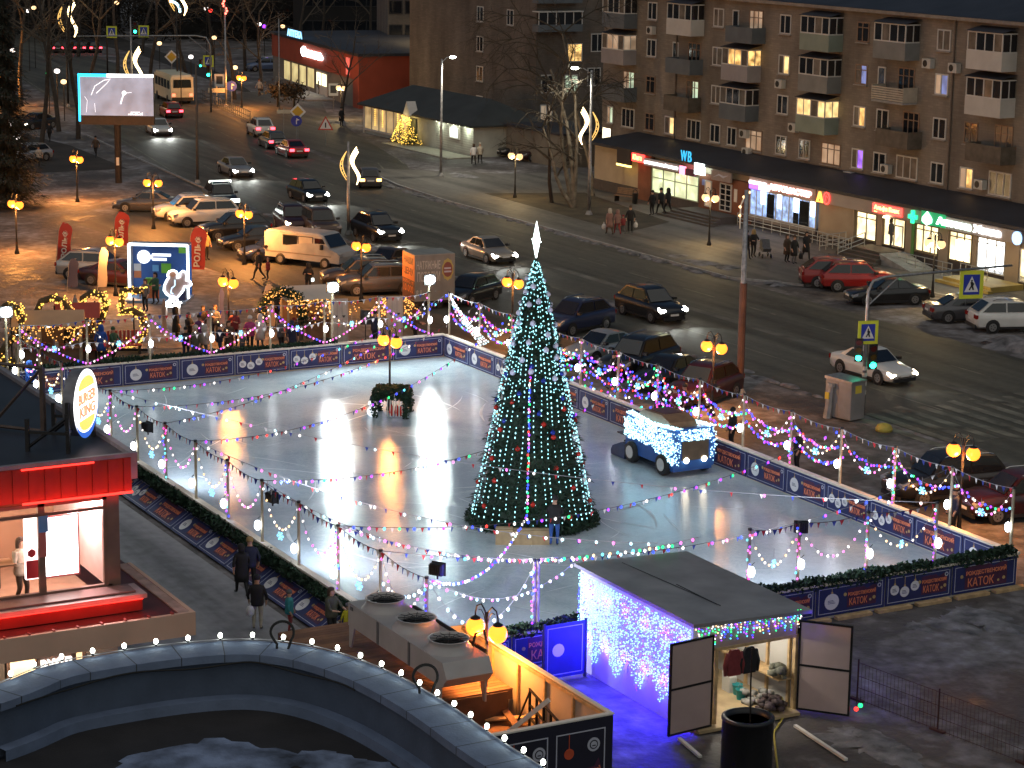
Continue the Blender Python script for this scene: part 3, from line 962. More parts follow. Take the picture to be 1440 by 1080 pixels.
TYPES = {  # length, half width, height, belt, bonnet, windscreen base/top, rear top/base, boot height, ground clearance
 'sedan': (4.6,.89,1.46,.94,.78,.95,.25,-.85,-1.65,.98,.2),
 'hatch': (4.2,.88,1.5,.95,.82,.95,.3,-1.45,-1.95,.95,.2),
 'suv': (4.6,.93,1.70,1.06,.98,1.05,.35,-1.45,-2.15,1.10,.26),
 'bigsuv': (4.75,.96,1.80,1.13,1.05,1.1,.5,-1.75,-2.25,1.16,.3)}
CAR0 = {}


def car_proto(ty):
 L_,W,H,belt,bon,wb,wt,rt,rb,boot,gc = TYPES[ty]
 h = L_ / 2
 root = link('parked_car',None)
 st = [(-h,.46,boot - .28,W * .86),(-h + .06,gc + .1,boot - .06,W * .93),(-h + .28,gc,boot,W * .98),(rb,gc,max(boot,belt),W),(-.4,gc,belt + .01,W),(wb,gc,belt - .02,W),(wb + .35,gc,bon + .08,W * .99),(h - .45,gc,bon - .01,W * .97),(h - .12,gc + .06,bon - .13,W * .91),(h,.42,bon - .26,W * .78)]
 vs,fs = [],[]
 NS = 12
 for x,zb,zt,w in st:
  zm = zb + (zt - zb) * .55
  half = [(w * .80,zb),(w * .97,zb + .1),(w,zm),(w * .97,zt - .1),(w * .86,zt - .01),(w * .45,zt + .02)]
  ringp = [(x,y,z) for y,z in half] + [(x,-y,z) for y,z in half[::-1]]
  vs += ringp
 for i in range(len(st) - 1):
  for j in range(NS):
   fs.append((i * NS + j,(i + 1) * NS + j,(i + 1) * NS + (j + 1) % NS,i * NS + (j + 1) % NS))
 fs.append(tuple(range(NS))); fs.append(tuple(range(len(st) * NS - 1,(len(st) - 1) * NS - 1,-1)))
 mb = MB(); mb.add(vs,fs,0)
 # cabin shell
 yb,yt = W * .90,W * .70
 zb = belt - .03
 c = [(wb,yb * .95,zb),(wt,yt,H - .05),(rt,yt,H - .06),(rb,yb * .93,max(zb,boot - .02))]
 mid = ((wt + rt) / 2,yt + .02,H)
 vs = []
 for s in (1,-1):
  vs += [(c[0][0],s * c[0][1],c[0][2]),(c[1][0],s * c[1][1],c[1][2]),(mid[0],s * mid[1],mid[2] - .01),(c[2][0],s * c[2][1],c[2][2]),(c[3][0],s * c[3][1],c[3][2])]
 vs += [((wt + rt) / 2,0,H + .015),(wt,0,H - .03),(rt,0,H - .035)]
 fs = [(0,1,2,3,4),(9,8,7,6,5),(0,5,6,11,1),(4,3,12,8,9),(1,11,10,2),(11,6,7,10),(2,10,12,3),(10,7,8,12),(0,4,9,5)]
 mb.add(vs,fs,0)
 # dark lower trim, grille
 mb.box(h - .03,-W * .45,.42,h + .012,W * .45,bon - .32,1)
 mb.box(h - .1,-W * .74,.24,h + .02,W * .74,.40,1); mb.box(-h - .02,-W * .8,.26,-h + .1,W * .8,.46,1)
 for s in (1,-1): mb.box(-h * .52,s * (W - .03),gc - .03,h * .5,s * (W + .012),gc + .09,1)
 for wx in (h * .6,-h * .6):
  for s in (1,-1):
   n = 14; vv = [(wx + .40 * math.cos(2 * PI * k / n),s * (W + .006),.36 + .40 * math.sin(2 * PI * k / n)) for k in range(n)]
   mb.add(vv,[tuple(range(n)) if s < 0 else tuple(range(n - 1,-1,-1))],1)
 bo = mb.build('body',[CP['black'],black_plastic],root,True)
 for p in bo.data.polygons:
  if p.material_index == 1: p.use_smooth = False
 m = bo.modifiers.new('edges','EDGE_SPLIT'); m.split_angle = rad(50)
 def pane(name,P,n):   # proud glass panel from a shrunken outline
  P = [Vector(p) for p in P]; ce = sum(P,Vector()) / len(P)
  q = MB(); q.add([ce + (p - ce) * n + off for p in P],[tuple(range(len(P)))])
  return q.build(name,glass_dark,root)
 off = Vector((.03,0,.025))
 pane('windscreen',[(c[0][0],-c[0][1],c[0][2]),(c[0][0],c[0][1],c[0][2]),(c[1][0],c[1][1],c[1][2]),(c[1][0],-c[1][1],c[1][2])],.88)
 off = Vector((-.03,0,.025))
 pane('rear_window',[(c[3][0],c[3][1],c[3][2]),(c[3][0],-c[3][1],c[3][2]),(c[2][0],-c[2][1],c[2][2]),(c[2][0],c[2][1],c[2][2])],.82)
 for s in (1,-1):
  off = Vector((0,s * .028,.012))
  xm = (wb + rb) / 2 - .05
  def sp(x,t):   # point on the cabin side at height fraction t
   xx = x; y = s * (yb * .94 + (yt - yb * .94) * t); return (xx,y,zb + (H - .06 - zb) * t)
  fr = [sp(wb - .22,.12),sp(xm + .04,.12),sp(xm + .04,.9),sp(wt - .02,.9)]
  re = [sp(xm - .04,.12),sp(rb + .22 + (.25 if ty == 'sedan' else 0),.14),sp(rt + .06,.88),sp(xm - .04,.9)]
  for P in (fr,re):
   P = P if s < 0 else P[::-1]
   q = MB(); q.add([Vector(p) + off for p in P],[tuple(range(4))]); q.build('side_window',glass_dark,root)
  q = MB(); q.box(wb - .28,s * (W * .9),belt + .02,wb - .1,s * (W + .14),belt + .16); q.build('side_mirror',black_plastic,root)
  q = MB(); q.slab([(h - .32,bon - .2),(h - .02,bon - .30),(h - .03,bon - .18),(h - .34,bon - .07)],s * W * .58,s * W * .93); q.build('headlight',lamp_off,root)
  q = MB(); q.box(-h - .018,s * W * .52,boot - .33,-h + .12,s * W * .93,boot - .12); q.build('tail_light',tail_off,root)
  for wx in (h * .6,-h * .6):
   q = MB(); q.lathe([(.20,-.1),(.31,-.11),(.335,-.06),(.335,.06),(.31,.11),(.20,.1)],16,(0,0,0),0,Matrix.Translation((wx,s * (W - .085),.335)) @ Matrix.Rotation(PI / 2,4,'X'))
   wh = q.build('wheel',rubber,root,True)
   q = MB(); mx = Matrix.Translation((wx,s * (W + .012),.335)) @ Matrix.Rotation(PI / 2,4,'X')
   q.lathe([(.215,-.012),(.215,.01)],14,(0,0,0),0,mx)
   for k in range(5):
    a = 2 * PI * k / 5; d = (math.cos(a),math.sin(a))
    q.box(wx + d[0] * .11 - .025,s * (W + .02),.335 + d[1] * .11 - .025,wx + d[0] * .11 + .025,s * (W + .027),.335 + d[1] * .11 + .025,1)
   q.build('rim',[mat('alloy rim',(.35,.35,.36),.35,.8,.1),black_plastic],wh)
 for x in (h + .024,-h - .03):
  q = MB(); q.box(min(x,x - .008),-.26,.47 if x > 0 else .62,max(x,x - .008),.26,.58 if x > 0 else .73); q.build('number_plate',plate_m,root)
 q = MB()
 if ty in ('suv','bigsuv'):
  for s in (1,-1): q.tube([(wt - .1,s * yt * .93,H + .0),(wt - .3,s * yt * .93,H + .06),(rt + .3,s * yt * .93,H + .06),(rt + .1,s * yt * .93,H)],.02,5)
  q.build('roof_rails',chrome,root)
 return tree_of(root)


used_car = set()


def car(ty,colr,px,py,heading,label,heads=None,tails=None,group='cars',z=0.0,beam=0,name='car'):
 if ty not in CAR0: CAR0[ty] = car_proto(ty)
 if ty not in used_car:
  used_car.add(ty); o = CAR0[ty][0]; first = True
 else:
  o = copy_tree(CAR0[ty]); first = False
 o.name = name
 p = at(px,py,z + .7)
 o.location = (p.x,p.y,z); o.rotation_euler = (0,0,rad(heading))
 tag(o,label,'car',group)
 todo.append((o,ty,colr,heads,tails))
 if beam:
  L_ = TYPES[ty][0] / 2
  for s in (.6,-.6):
   lamp('headlamp_beam','SPOT',beam * .4,(.95,1,.92),(L_ + .1,s,.72),o,.08,(L_ + 9,s,0),70,.7)
 return o


todo = []
ROADG,PARKG = 'cars driving on the main road','cars parked between the plaza and the road'
car('sedan','white',223,178,-9,'pale car with bright headlights coming on beside the billboard','on',None,ROADG,beam=260)
car('sedan','silver',331,234,-4,'silver sedan with headlights on, driving towards the parked cars','on',None,ROADG,beam=160)
car('hatch','black',433,268,-1,'black hatchback with bluish headlights lighting the wet road','on',None,ROADG,beam=300)
car('suv','black',530,321,0,'dark car with headlights on passing behind the white van and box trailer','on',None,ROADG,beam=160)
car('sedan','beige',687,350,0,'beige sedan with headlights on just left of the tree star','on',None,ROADG,beam=160)
car('suv','black',915,429,2,'black off-roader with both headlights on, right of the Christmas tree','on',None,ROADG,beam=200)
car('sedan','white',1228,511,3,'white sedan behind the near traffic light post','warm',None,ROADG,beam=30)
car('sedan','red',410,208,174,'red sedan with glowing brake lights, nearest of the queue',None,'on',ROADG)
car('hatch','grey',383,196,172,'grey hatchback with red brake lights in the middle of the queue',None,'on',ROADG)
car('suv','white',366,180,170,'white off-roader with tail lights on at the head of the queue',None,'on',ROADG)
car('hatch','red',240,154,171,'red hatchback with brake lights close behind the bus',None,'on',ROADG)
car('hatch','grey',518,249,160,'dark hatchback with amber tail lights turning by the golden street ornament',None,'amber',ROADG)
car('sedan','grey',206,283,-118,'grey sedan parked at the end of the row beside the orange-lit lamp post',None,None,PARKG)
car('suv','white',262,294,-98,'white crossover parked behind the larger white off-roader',None,None,PARKG)
car('bigsuv','white',287,302,-96,'large white off-roader with dark windows parked nose to the plaza',None,None,PARKG)
car('suv','black',330,320,-96,'black off-roader parked next to the large white one',None,None,PARKG)
car('sedan','black',358,334,-95,'black sedan parked third from the white van',None,None,PARKG)
car('hatch','blue',384,350,-95,'dark blue hatchback half hidden behind the white van',None,None,PARKG)
car('suv','maroon',411,309,-12,'dark small off-roader with one lit headlight in the lane above the white van','warm',None,PARKG)
car('bigsuv','brown',450,316,-10,'boxy dark off-roader with orange-lit windows above the white van',None,None,PARKG)
car('suv','black',310,277,-10,'dark car carrying white light bars above the white off-roaders',None,None,PARKG)
car('sedan','brown',548,366,-60,'dark sedan under the orange globes beside the white van',None,None,PARKG)
car('suv','brown',507,386,-106,'brown off-roader parked between the white van and the grey crossover',None,None,PARKG)
car('suv','grey',531,395,-104,'grey crossover parked against the advertising box trailer',None,None,PARKG)
RG = 'cars parked behind the road side of the rink'
car('hatch','black',662,407,-60,'black hatchback parked right of the advertising box trailer',None,None,RG)
car('suv','blue',810,447,-70,'dark rounded off-roader parked right behind the Christmas tree',None,None,RG)
car('sedan','silver',848,486,-75,'silver sedan half hidden by coloured lights behind the tree',None,None,RG)
car('bigsuv','black',898,505,-65,'black high-roofed off-roader behind the coloured light strings',None,None,RG)
car('sedan','black',940,522,-65,'low black sedan between the high black off-roader and the maroon one',None,None,RG)
car('suv','maroon',990,542,-62,'maroon off-roader under the orange globes by the tall pole',None,None,RG)
car('bigsuv','black',1330,676,-100,'black off-roader facing the rink under the orange double lamp',None,None,RG)
car('suv','maroon',1432,700,-100,'dark red off-roader cut off by the picture edge beside the last rink post',None,None,RG)
FG = 'cars parked by the far shops'
car('suv','red',1180,386,62,'red crossover seen from behind, leftmost by the far shops',None,None,FG)
car('suv','red',1208,391,62,'shiny red off-roader tucked between the red crossover and black sedan',None,None,FG)
car('sedan','black',1247,409,-108,'black sedan with bright rims parked by the far lamp post',None,None,FG)
car('sedan','grey',1361,433,70,'dark grey sedan seen from behind by the far shop steps',None,None,FG)
car('suv','white',1423,446,70,'white off-roader seen from behind at the right of the far parking',None,None,FG)
car('suv','silver',137,375,50,'silver off-roader seen from behind between the upright plaza flags',None,None,'cars on the plaza')
car('sedan','maroon',168,384,40,'dark car behind the white flag beside the blue booth',None,None,'cars on the plaza')
car('suv','steelblue',372,92,-100,'bluish off-roader parked left of the red store',None,None,'far parked cars')
car('sedan','black',50,170,-60,'dark car with lit lamps parked under the dark trees','warm',None,'far parked cars')
car('hatch','silver',38,215,-70,'pale hatchback deep in the dark left of the billboard',None,None,'far parked cars')
car('sedan','black',735,208,-95,'dark car in the courtyard between kiosk and brick building',None,None,'far parked cars')
car('hatch','maroon',762,214,-95,'dark hatchback in the courtyard beside the bare birch',None,None,'far parked cars')
for i,px in enumerate((78,108,131)):
 car('hatch','black',px,66,172,f'far car with red tail lights beyond the billboard, {ORD[i]} from the left',None,'on','far cars with red tail lights')
# colours and lamps per car
for o,ty,colr,heads,tails in todo:
 for c in kids(o):
  n = c.name.split('.')[0]
  if n == 'body': paint(c,0,CP[colr])
  elif n == 'headlight' and heads: paint(c,0,head_on if heads == 'on' else head_warm)
  elif n == 'tail_light' and tails: paint(c,0,tail_on if tails == 'on' else tail_amber)
lb = [o for o,*_ in todo if 'light bars' in o['label']][0]
mb = MB(); mb.box(-.1,-.8,1.84,.0,.8,1.9); mb.box(-.1,-.8,1.74,0,-.74,1.84); mb.box(-.1,.74,1.74,0,.8,1.84)
mb.build('roof_light_bar',emis('white bar glow',(.9,1,.9),6),lb)
mb = MB(); mb.box(2.36,-.9,.62,2.42,.9,.86); mb.build('front_light_bar',emis('white bar glow',(.9,1,.9),6),lb)

# white van
p = at(437,352,.9)
van = thing('delivery_van','dusty white delivery van with side windows parked across the row','van',(p.x,p.y,0),rad(31))
mb = MB()
prof = [(-2.75,.45),(-2.8,.9),(-2.72,2.02),(-2.5,2.12),(1.2,2.12),(1.5,2.05),(2.05,1.28),(2.7,1.05),(2.8,.8),(2.78,.42)]
for s0,s1,k in ((-.98,.98,1),):
 n = len(prof)
 vs = []
 for y,sh in ((-1.0,0),(-.9,1),(.9,1),(1.0,0)):
  for x,z in prof:
   zz = z
   if abs(y) == 1.0 and z > 1.3: zz = z - .1
   vs.append((x,y * (1 - (.06 if z > 1.3 else 0)),zz))
 fs = []
 for r in range(3):
  for j in range(n - 1): fs.append((r * n + j,r * n + j + 1,(r + 1) * n + j + 1,(r + 1) * n + j))
  fs.append((r * n + n - 1,r * n,(r + 1) * n,(r + 1) * n + n - 1))
 fs.append(tuple(range(n - 1,-1,-1))); fs.append(tuple(3 * n + j for j in range(n)))
 mb.add(vs,fs)
mb.build('body',CP['van'],van)
for s in (-1,1):
 y = s * 1.004
 for x0,x1,g in ((-1.35,-.35,glass_dark),(-.2,.8,mat('milky covered pane',(.5,.46,.4),.4,0,.1))):
  q = MB(); q.slab([(x0,1.3),(x1,1.3),(x1,1.85),(x0,1.85)],y * .96,y * .965 + s * .01); f = q.build('side_window',g,van)
  q = MB(); ring_frame(q,x0 - .05,1.25,x1 + .05,1.9,.05,min(y * .96,y * .975),max(y * .96,y * .975)); q.build('window_frame',black_plastic,f)
 q = MB(); q.slab([(.98,1.25),(1.95,1.25),(1.55,1.85),(.98,1.85)],y * .96,y * .975); q.build('cab_window',glass_dark,van)
 q = MB(); q.box(1.5,s * 1.0,1.2,1.62,s * 1.2,1.5); q.build('side_mirror',black_plastic,van)
 q = MB(); q.box(-2.7,s * 1.0,.78,2.2,s * 1.012,.84); q.build('rubbing_strip',mat('grey trim',(.2,.18,.16),.6,0,.1),van)
 for wx in (1.75,-1.55):
  q = MB(); q.lathe([(.2,-.11),(.34,-.12),(.36,-.06),(.36,.06),(.34,.12),(.2,.11)],16,(0,0,0),0,Matrix.Translation((wx,s * .93,.36)) @ Matrix.Rotation(PI / 2,4,'X')); w = q.build('wheel',rubber,van,True)
  q = MB(); q.lathe([(.2,-.01),(.2,.01)],12,(0,0,0),0,Matrix.Translation((wx,s * 1.05,.36)) @ Matrix.Rotation(PI / 2,4,'X')); q.build('rim',steel,w)
 q = MB(); q.box(2.72,s * .62,.78,2.83,s * .92,.98); q.build('headlight',lamp_off,van)
 q = MB(); q.box(-2.83,s * .05,.75,-2.79,s * .9,1.95); dr = q.build('rear_door',CP['van'],van)
 q = MB(); q.box(-2.845,s * .15,1.35,-2.829,s * .75,1.8); q.build('rear_window',glass_dark,dr)
 q = MB(); q.box(-2.845,s * .86,.6,-2.80,s * .97,1.0); q.build('tail_light',tail_off,van)
q = MB(); q.add([(1.53,-.8,2.0),(1.53,.8,2.0),(2.06,.86,1.31),(2.06,-.86,1.31)],[(0,3,2,1)]); q.build('windscreen',glass_dark,van).location = (.02,0,.02)

# box trailer carrying adverts, seen from a rear corner
a,b = at(583,437),at(639,433)
A = math.atan2(b.y - a.y,b.x - a.x); Lb = 3.9
tr_ = thing('advert_trailer','tall advertising box trailer with orange end panel and printed grey side','trailer',(a.x,a.y,0),math.atan2(.9,.1))
grey_side = mat('grey printed side',(.22,.22,.21),.6,0,.2,1); orange_end = mat('orange printed panel',(.75,.22,.05),.6,0,.12,2)
brown_p = mat('brown printed strip',(.14,.05,.03),.6,0,.2)
mb = MB(); mb.box(0,0,.55,Lb,2.1,3.35); mb.build('box_body',mat('box trailer panel',(.3,.29,.26),.6,0,.15,1),tr_)
mb = MB(); mb.box(.02,-.012,.6,Lb - .02,-.002,3.3); sd2 = mb.build('printed_side',grey_side,tr_)
lettering('lettering','НАТЯЖНЫЕ',2.3,.5,mat('pale grey letter',(.5,.49,.45),.6,0,.05),sd2,(1.32,-.02,2.72),.006)
lettering('lettering','ПОТОЛКИ',2.2,.6,mat('pale grey letter',(.5,.49,.45),.6,0,.05),sd2,(1.35,-.02,2.02),.006)
for x_ in (.25,.6): lettering('lettering','8',.2,.35,MATS['pale grey letter'],sd2,(x_,-.02,1.05),.006)
q = MB()
q.slab([(3.2 + (.52 + .06 * (k % 2)) * math.cos(k * PI / 10),2.4 + (.62 + .07 * (k % 2)) * math.sin(k * PI / 10)) for k in range(20)],-.02,-.013,0)
q.slab(disc(3.2,2.4,.46,0,16),-.024,-.0205,1); q.box(2.85,-.03,2.42,3.5,-.0245,2.52,2); q.box(2.85,-.03,2.22,3.55,-.0245,2.32,2)
q.build('round_badge',[mat('yellow print',(.45,.38,.12),.6,0,.1),mat('reddish print',(.24,.08,.07),.6,0,.1),print_line],sd2)
ex = thing  # end panel faces local -x
mb = MB(); mb.box(-.012,.02,1.75,-.002,2.08,3.3); e1 = mb.build('end_panel',orange_end,tr_)
mb = MB(); mb.box(-.012,.02,.6,-.002,2.08,1.75); e2 = mb.build('end_panel',brown_p,tr_)
for body,w,h_,z,mm,pp in (('НАШИ',1.5,.42,2.9,brown_p,e1),('ЦЕНУ',1.6,.5,2.2,brown_p,e1),('НИЖЕ !!!',1.7,.22,1.6,orange_end,e2),('10 000',1.6,.42,1.2,orange_end,e2)):
 l = lettering('lettering',body,w,h_,mm,pp,(-.02,1.05,z),.006); l.rotation_euler = (0,0,-PI / 2)
mb = MB(); mb.box(.15,.2,.35,Lb - .1,1.9,.55); mb.build('chassis',dark_steel,tr_)
for y in (.12,1.98):
 for x in (1.6,2.4):
  q = MB(); q.lathe([(.15,-.1),(.3,-.1),(.3,.1),(.15,.1)],14,(0,0,0),0,Matrix.Translation((x,y,.3)) @ Matrix.Rotation(PI / 2,4,'X')); q.build('wheel',rubber,tr_)

# city bus far down the road
p = at(238,121,1.2)
bus = thing('city_bus','cream city bus seen from behind beside the billboard','bus',(p.x + 4,p.y - 1.0,0),rad(171))
cream = mat('cream bus paint',(.55,.53,.42),.45,0,.1)
mb = MB()
mb.slab([(-4.6,.45),(4.6,.45),(4.65,1.4),(4.4,2.75),(-4.5,2.85),(-4.65,1.4)],-1.2,1.2); mb.slab([(-4.4,2.85),(4.3,2.75),(4.1,2.98),(-4.2,3.05)],-1.05,1.05)
mb.build('body',cream,bus)
mb = MB(); mb.add([(-4.62,-.95,1.75),(-4.62,.95,1.75),(-4.54,.9,2.6),(-4.54,-.9,2.6)],[(0,3,2,1)]); mb.build('rear_window',glass_dark,bus).location = (-.03,0,0)
for s in (-1,1):
 for k in range(5):
  x = -3.9 + k * 1.6
  q = MB(); q.slab([(x,1.55),(x + 1.35,1.55),(x + 1.35,2.45),(x,2.45)],s * 1.2,s * 1.212); q.build('side_window',glass_dark,bus)
 q = MB(); q.box(-4.68,s * .75,.85,-4.6,s * 1.1,1.15); q.build('tail_light',emis('dim tail lamp',(1,.2,.1),2.5),bus)
 for wx in (2.9,-2.6):
  q = MB(); q.lathe([(.2,-.12),(.45,-.12),(.45,.12),(.2,.12)],14,(0,0,0),0,Matrix.Translation((wx,s * 1.1,.45)) @ Matrix.Rotation(PI / 2,4,'X')); q.build('wheel',rubber,bus)
mb = MB(); mb.box(-4.7,-1.1,.4,-4.58,1.1,.75); mb.build('bumper',black_plastic,bus)

# ice resurfacer wrapped in lights
a,b = at(905,656),at(1000,664)
zx,zy = -76.3,48.6
p0,p1 = at(940,668),at(1000,668)
zam = thing('ice_resurfacer','blue ice resurfacing machine wrapped in white lights parked on the ice','ice resurfacer',(-75.75,48.85,.05),rad(0))
zb_ = mat('blue machine paint',(.02,.09,.32),.4,.1,.15)
mb = MB()
mb.slab([(-1.75,.38),(1.85,.38),(1.95,.8),(1.95,1.5),(1.75,1.95),(.3,1.7),(-1.75,1.95)],-.95,.95); mb.box(1.0,-.9,.25,1.8,.9,.4); mb.build('body',zb_,zam)
mb = MB(); mb.box(1.953,-.62,.72,1.975,.62,1.5); mb.build('front_panel',mat('dark bronze panel',(.12,.10,.07),.35,.4,.2),zam)
mb = MB(); mb.slab([(-1.3,1.7),(1.2,1.7),(1.0,2.05),(.4,2.25),(-1.0,2.2),(-1.4,1.95)],-.62,.62); cab = mb.build('canopy',mat('brownish canopy',(.26,.15,.08),.45,.1,.25),zam)
mb = MB(); mb.box(-.75,-.42,2.21,.3,.42,2.262); mb.build('roof_hatch',mat('dark red hatch',(.10,.035,.04),.4,0,.2),cab)
mb = MB(); mb.slab([(-2.75,.02),(-1.7,.02),(-1.7,.62),(-2.0,.66),(-2.65,.4),(-2.78,.2)],-1.02,1.02); mb.build('conditioner',mat('dark blue steel',(.03,.05,.12),.45,.3,.2),zam)
mb = MB(); mb.tube([(-1.75,-.6,.9),(-2.4,-.6,.6)],.04,6); mb.tube([(-1.75,.6,.9),(-2.4,.6,.6)],.04,6); mb.box(-2.5,-.9,.95,-1.7,.9,1.0); mb.build('lift_arm',dark_steel,zam)
for s in (-1,1):
 for wx in (1.15,-1.2):
  q = MB(); q.lathe([(.24,-.15),(.40,-.16),(.44,-.09),(.44,.09),(.40,.16),(.24,.15)],18,(0,0,0),0,Matrix.Translation((wx,s * .93,.44)) @ Matrix.Rotation(PI / 2,4,'X')); w = q.build('wheel',rubber,zam,True)
  q = MB(); q.lathe([(.26,-.02),(.26,.0),(.1,.03),(.1,-.03)],14,(0,0,0),0,Matrix.Translation((wx,s * 1.09,.44)) @ Matrix.Rotation(PI / 2 * s,4,'X')); q.build('rim',mat('pale rim',(.55,.55,.53),.4,.3,.1),w)
 q = MB(); q.ball((1.99,s * .42,.72),.12,0,2,(.5,1,1)); q.build('headlight',emis('machine headlamp glow',(1,.85,.6),18),zam,True)
rr = random.Random(9)
nl = [MB() for _ in range(1)]; mb = MB()
def zl(p): mb.ball(p,rr.uniform(.018,.032),0,1)
for i in range(900):
 x = rr.uniform(-1.8,1.98); lo = 1.0 - .45 * max(0,(x - .2) / 1.7) + .06 * math.sin(x * 6)
 z = rr.uniform(lo,1.95 - .1 * abs(math.sin(x))); zl((x,-.98 - rr.uniform(0,.04),z))
for i in range(420):
 x = rr.uniform(-1.8,1.98); zl((x,rr.uniform(-.98,-.62),1.82 + .16 * abs(x) / 1.9 + rr.uniform(0,.05)))
for i in range(330):
 y = rr.uniform(-.98,.98); z = rr.uniform(1.5,1.95) if abs(y) < .7 else rr.uniform(.55,1.95); zl((2.0,y,z))
for i in range(420):
 x = rr.uniform(-1.5,1.98); zl((x,rr.uniform(.62,.98),1.85 + .14 * abs(x) / 1.9 + rr.uniform(0,.06)))
tag(mb.build('net_lights',emis('net of icy white leds',(.5,.88,1),2.6),zam),kind='stuff')
tr_.scale = (.6,.95,.92)
# ------------------------------------------------------------------ people
skin_m = mat('skin',(.45,.26,.18),.6,0,.08)
CLOTH = {}


def cloth(name,c):
 if name not in CLOTH: CLOTH[name] = mat('cloth ' + name,c,.85,0,.2,8)
 return CLOTH[name]


for n,c in (('black',(.012,.012,.014)),('navy',(.015,.02,.05)),('grey',(.10,.10,.11)),('pale',(.42,.40,.36)),('blue',(.02,.09,.42)),('teal',(.03,.22,.24)),('red',(.2,.03,.035)),('pink',(.22,.13,.12)),
    ('brown',(.07,.045,.03)),('cream',(.45,.40,.32)),('jeans',(.02,.035,.09)),('workblue',(.03,.09,.32)),('green',(.03,.09,.05)),('yellow',(.55,.5,.03)),('ochre',(.32,.22,.10)),('olive',(.08,.08,.055)),('purple',(.11,.03,.12)),('white',(.6,.6,.6)),('magenta',(.35,.04,.16))):
 cloth(n,c)


def body_mesh(pose):
 """One continuous skinned figure, 1.75 m, facing +x."""
 P = {'stand': dict(lf=.0,rf=.0,le=(.04,.30,1.12),lh=(.14,.27,.88),re=(.0,-.30,1.12),rh=(.10,-.27,.88)),
   'walk': dict(lf=.30,rf=-.30,le=(-.12,.29,1.13),lh=(-.10,.28,.90),re=(.14,-.28,1.13),rh=(.30,-.25,.95)),
   'phone': dict(lf=.05,rf=-.03,le=(.06,.30,1.12),lh=(.32,.12,1.22),re=(.06,-.30,1.12),rh=(.32,-.10,1.20)),
   'lean': dict(lf=-.05,rf=.03,le=(.22,.26,1.12),lh=(.42,.18,1.12),re=(.22,-.26,1.12),rh=(.42,-.18,1.12))}[pose]
 V,E_,RAD = [],[],[]
 def v(p,r,par=None):
  V.append(p); RAD.append(r); i = len(V) - 1
  if par is not None: E_.append((par,i))
  return i
 pel = v((0,0,.95),.145)
 b1 = v((0,0,1.15),.14,pel); b2 = v((.0,0,1.34),.155,b1); nk = v((0,0,1.48),.062,b2)
 hd = v((.015,0,1.58),.085,nk); h2 = v((.02,0,1.68),.095,hd); h3 = v((.01,0,1.755),.055,h2)
 v((.115,0,1.625),.016,hd)
 for s,f,e,h in ((1,P['lf'],P['le'],P['lh']),(-1,P['rf'],P['re'],P['rh'])):
  hp = v((0,s * .10,.88),.105,pel); kn = v((.06 + f * .45,s * .11,.50),.07,hp); an = v((f - .02 - (.06 if f < 0 else 0),s * .11,.10 + (.06 if f < 0 else 0)),.045,kn)
  v((f + .17,s * .13,.045 + (.0 if f < 0 else 0)),.042,an)
  sh = v((0,s * .185,1.40),.075,b2); el = v(e,.052,sh); wr = v(h,.032,el)
  d = (Vector(h) - Vector(e)).normalized(); up = Vector((0,0,1)); sd = Vector((1,0,0))
  pm = v(tuple(Vector(h) + d * .06),.034,wr)
  base = Vector(h) + d * .09
  for k,(o_,l) in enumerate(((-.03,.07),(-.01,.08),(.01,.075),(.03,.06))):
   a = v(tuple(base + sd * o_ + d * .02),.010,pm); b_ = v(tuple(base + sd * o_ * 1.1 + d * (l * .6)),.009,a)
   v(tuple(base + sd * o_ * 1.1 + d * l + Vector((0,-s * .02,0))),.008,b_)
  t_ = v(tuple(Vector(h) + d * .04 + sd * .045),.011,wr); v(tuple(Vector(h) + d * .08 + sd * .065),.009,t_)
 me = bpy.data.meshes.new('body'); me.from_pydata(V,E_,[])
 o = bpy.data.objects.new('tmp',me); COL.objects.link(o)
 o.modifiers.new('skin','SKIN')
 sv = me.skin_vertices[0].data
 for i,r in enumerate(RAD):
  ry = r
  sv[i].radius = (r,ry)
 sv[0].use_root = True
 sv[1].radius = (.145,.125); sv[2].radius = (.175,.125)
 ss = o.modifiers.new('sub','SUBSURF'); ss.levels = 1
 dg = bpy.context.evaluated_depsgraph_get(); dg.update()
 m2 = bpy.data.meshes.new_from_object(o.evaluated_get(dg))
 bpy.data.objects.remove(o)
 m2.materials.clear()
 for m in (skin_m,CLOTH['black'],CLOTH['jeans'],black_plastic): m2.materials.append(m)
 wl,wrr = Vector(P['lh']),Vector(P['rh'])
 for p in m2.polygons:
  c = p.center; p.use_smooth = True
  if c.z > 1.50: mi = 0
  elif min((c - wl).length,(c - wrr).length) < .14 and abs(c.y) > .05 and (c.z < Vector(P['le']).z or pose in ('phone','lean')) and min((c - wl).length,(c - wrr).length) < .13: mi = 0
  elif c.z > .93: mi = 1
  elif c.z > .11: mi = 2
  else: mi = 3
  p.material_index = mi
 return m2


BODY = {}
_pm = {}


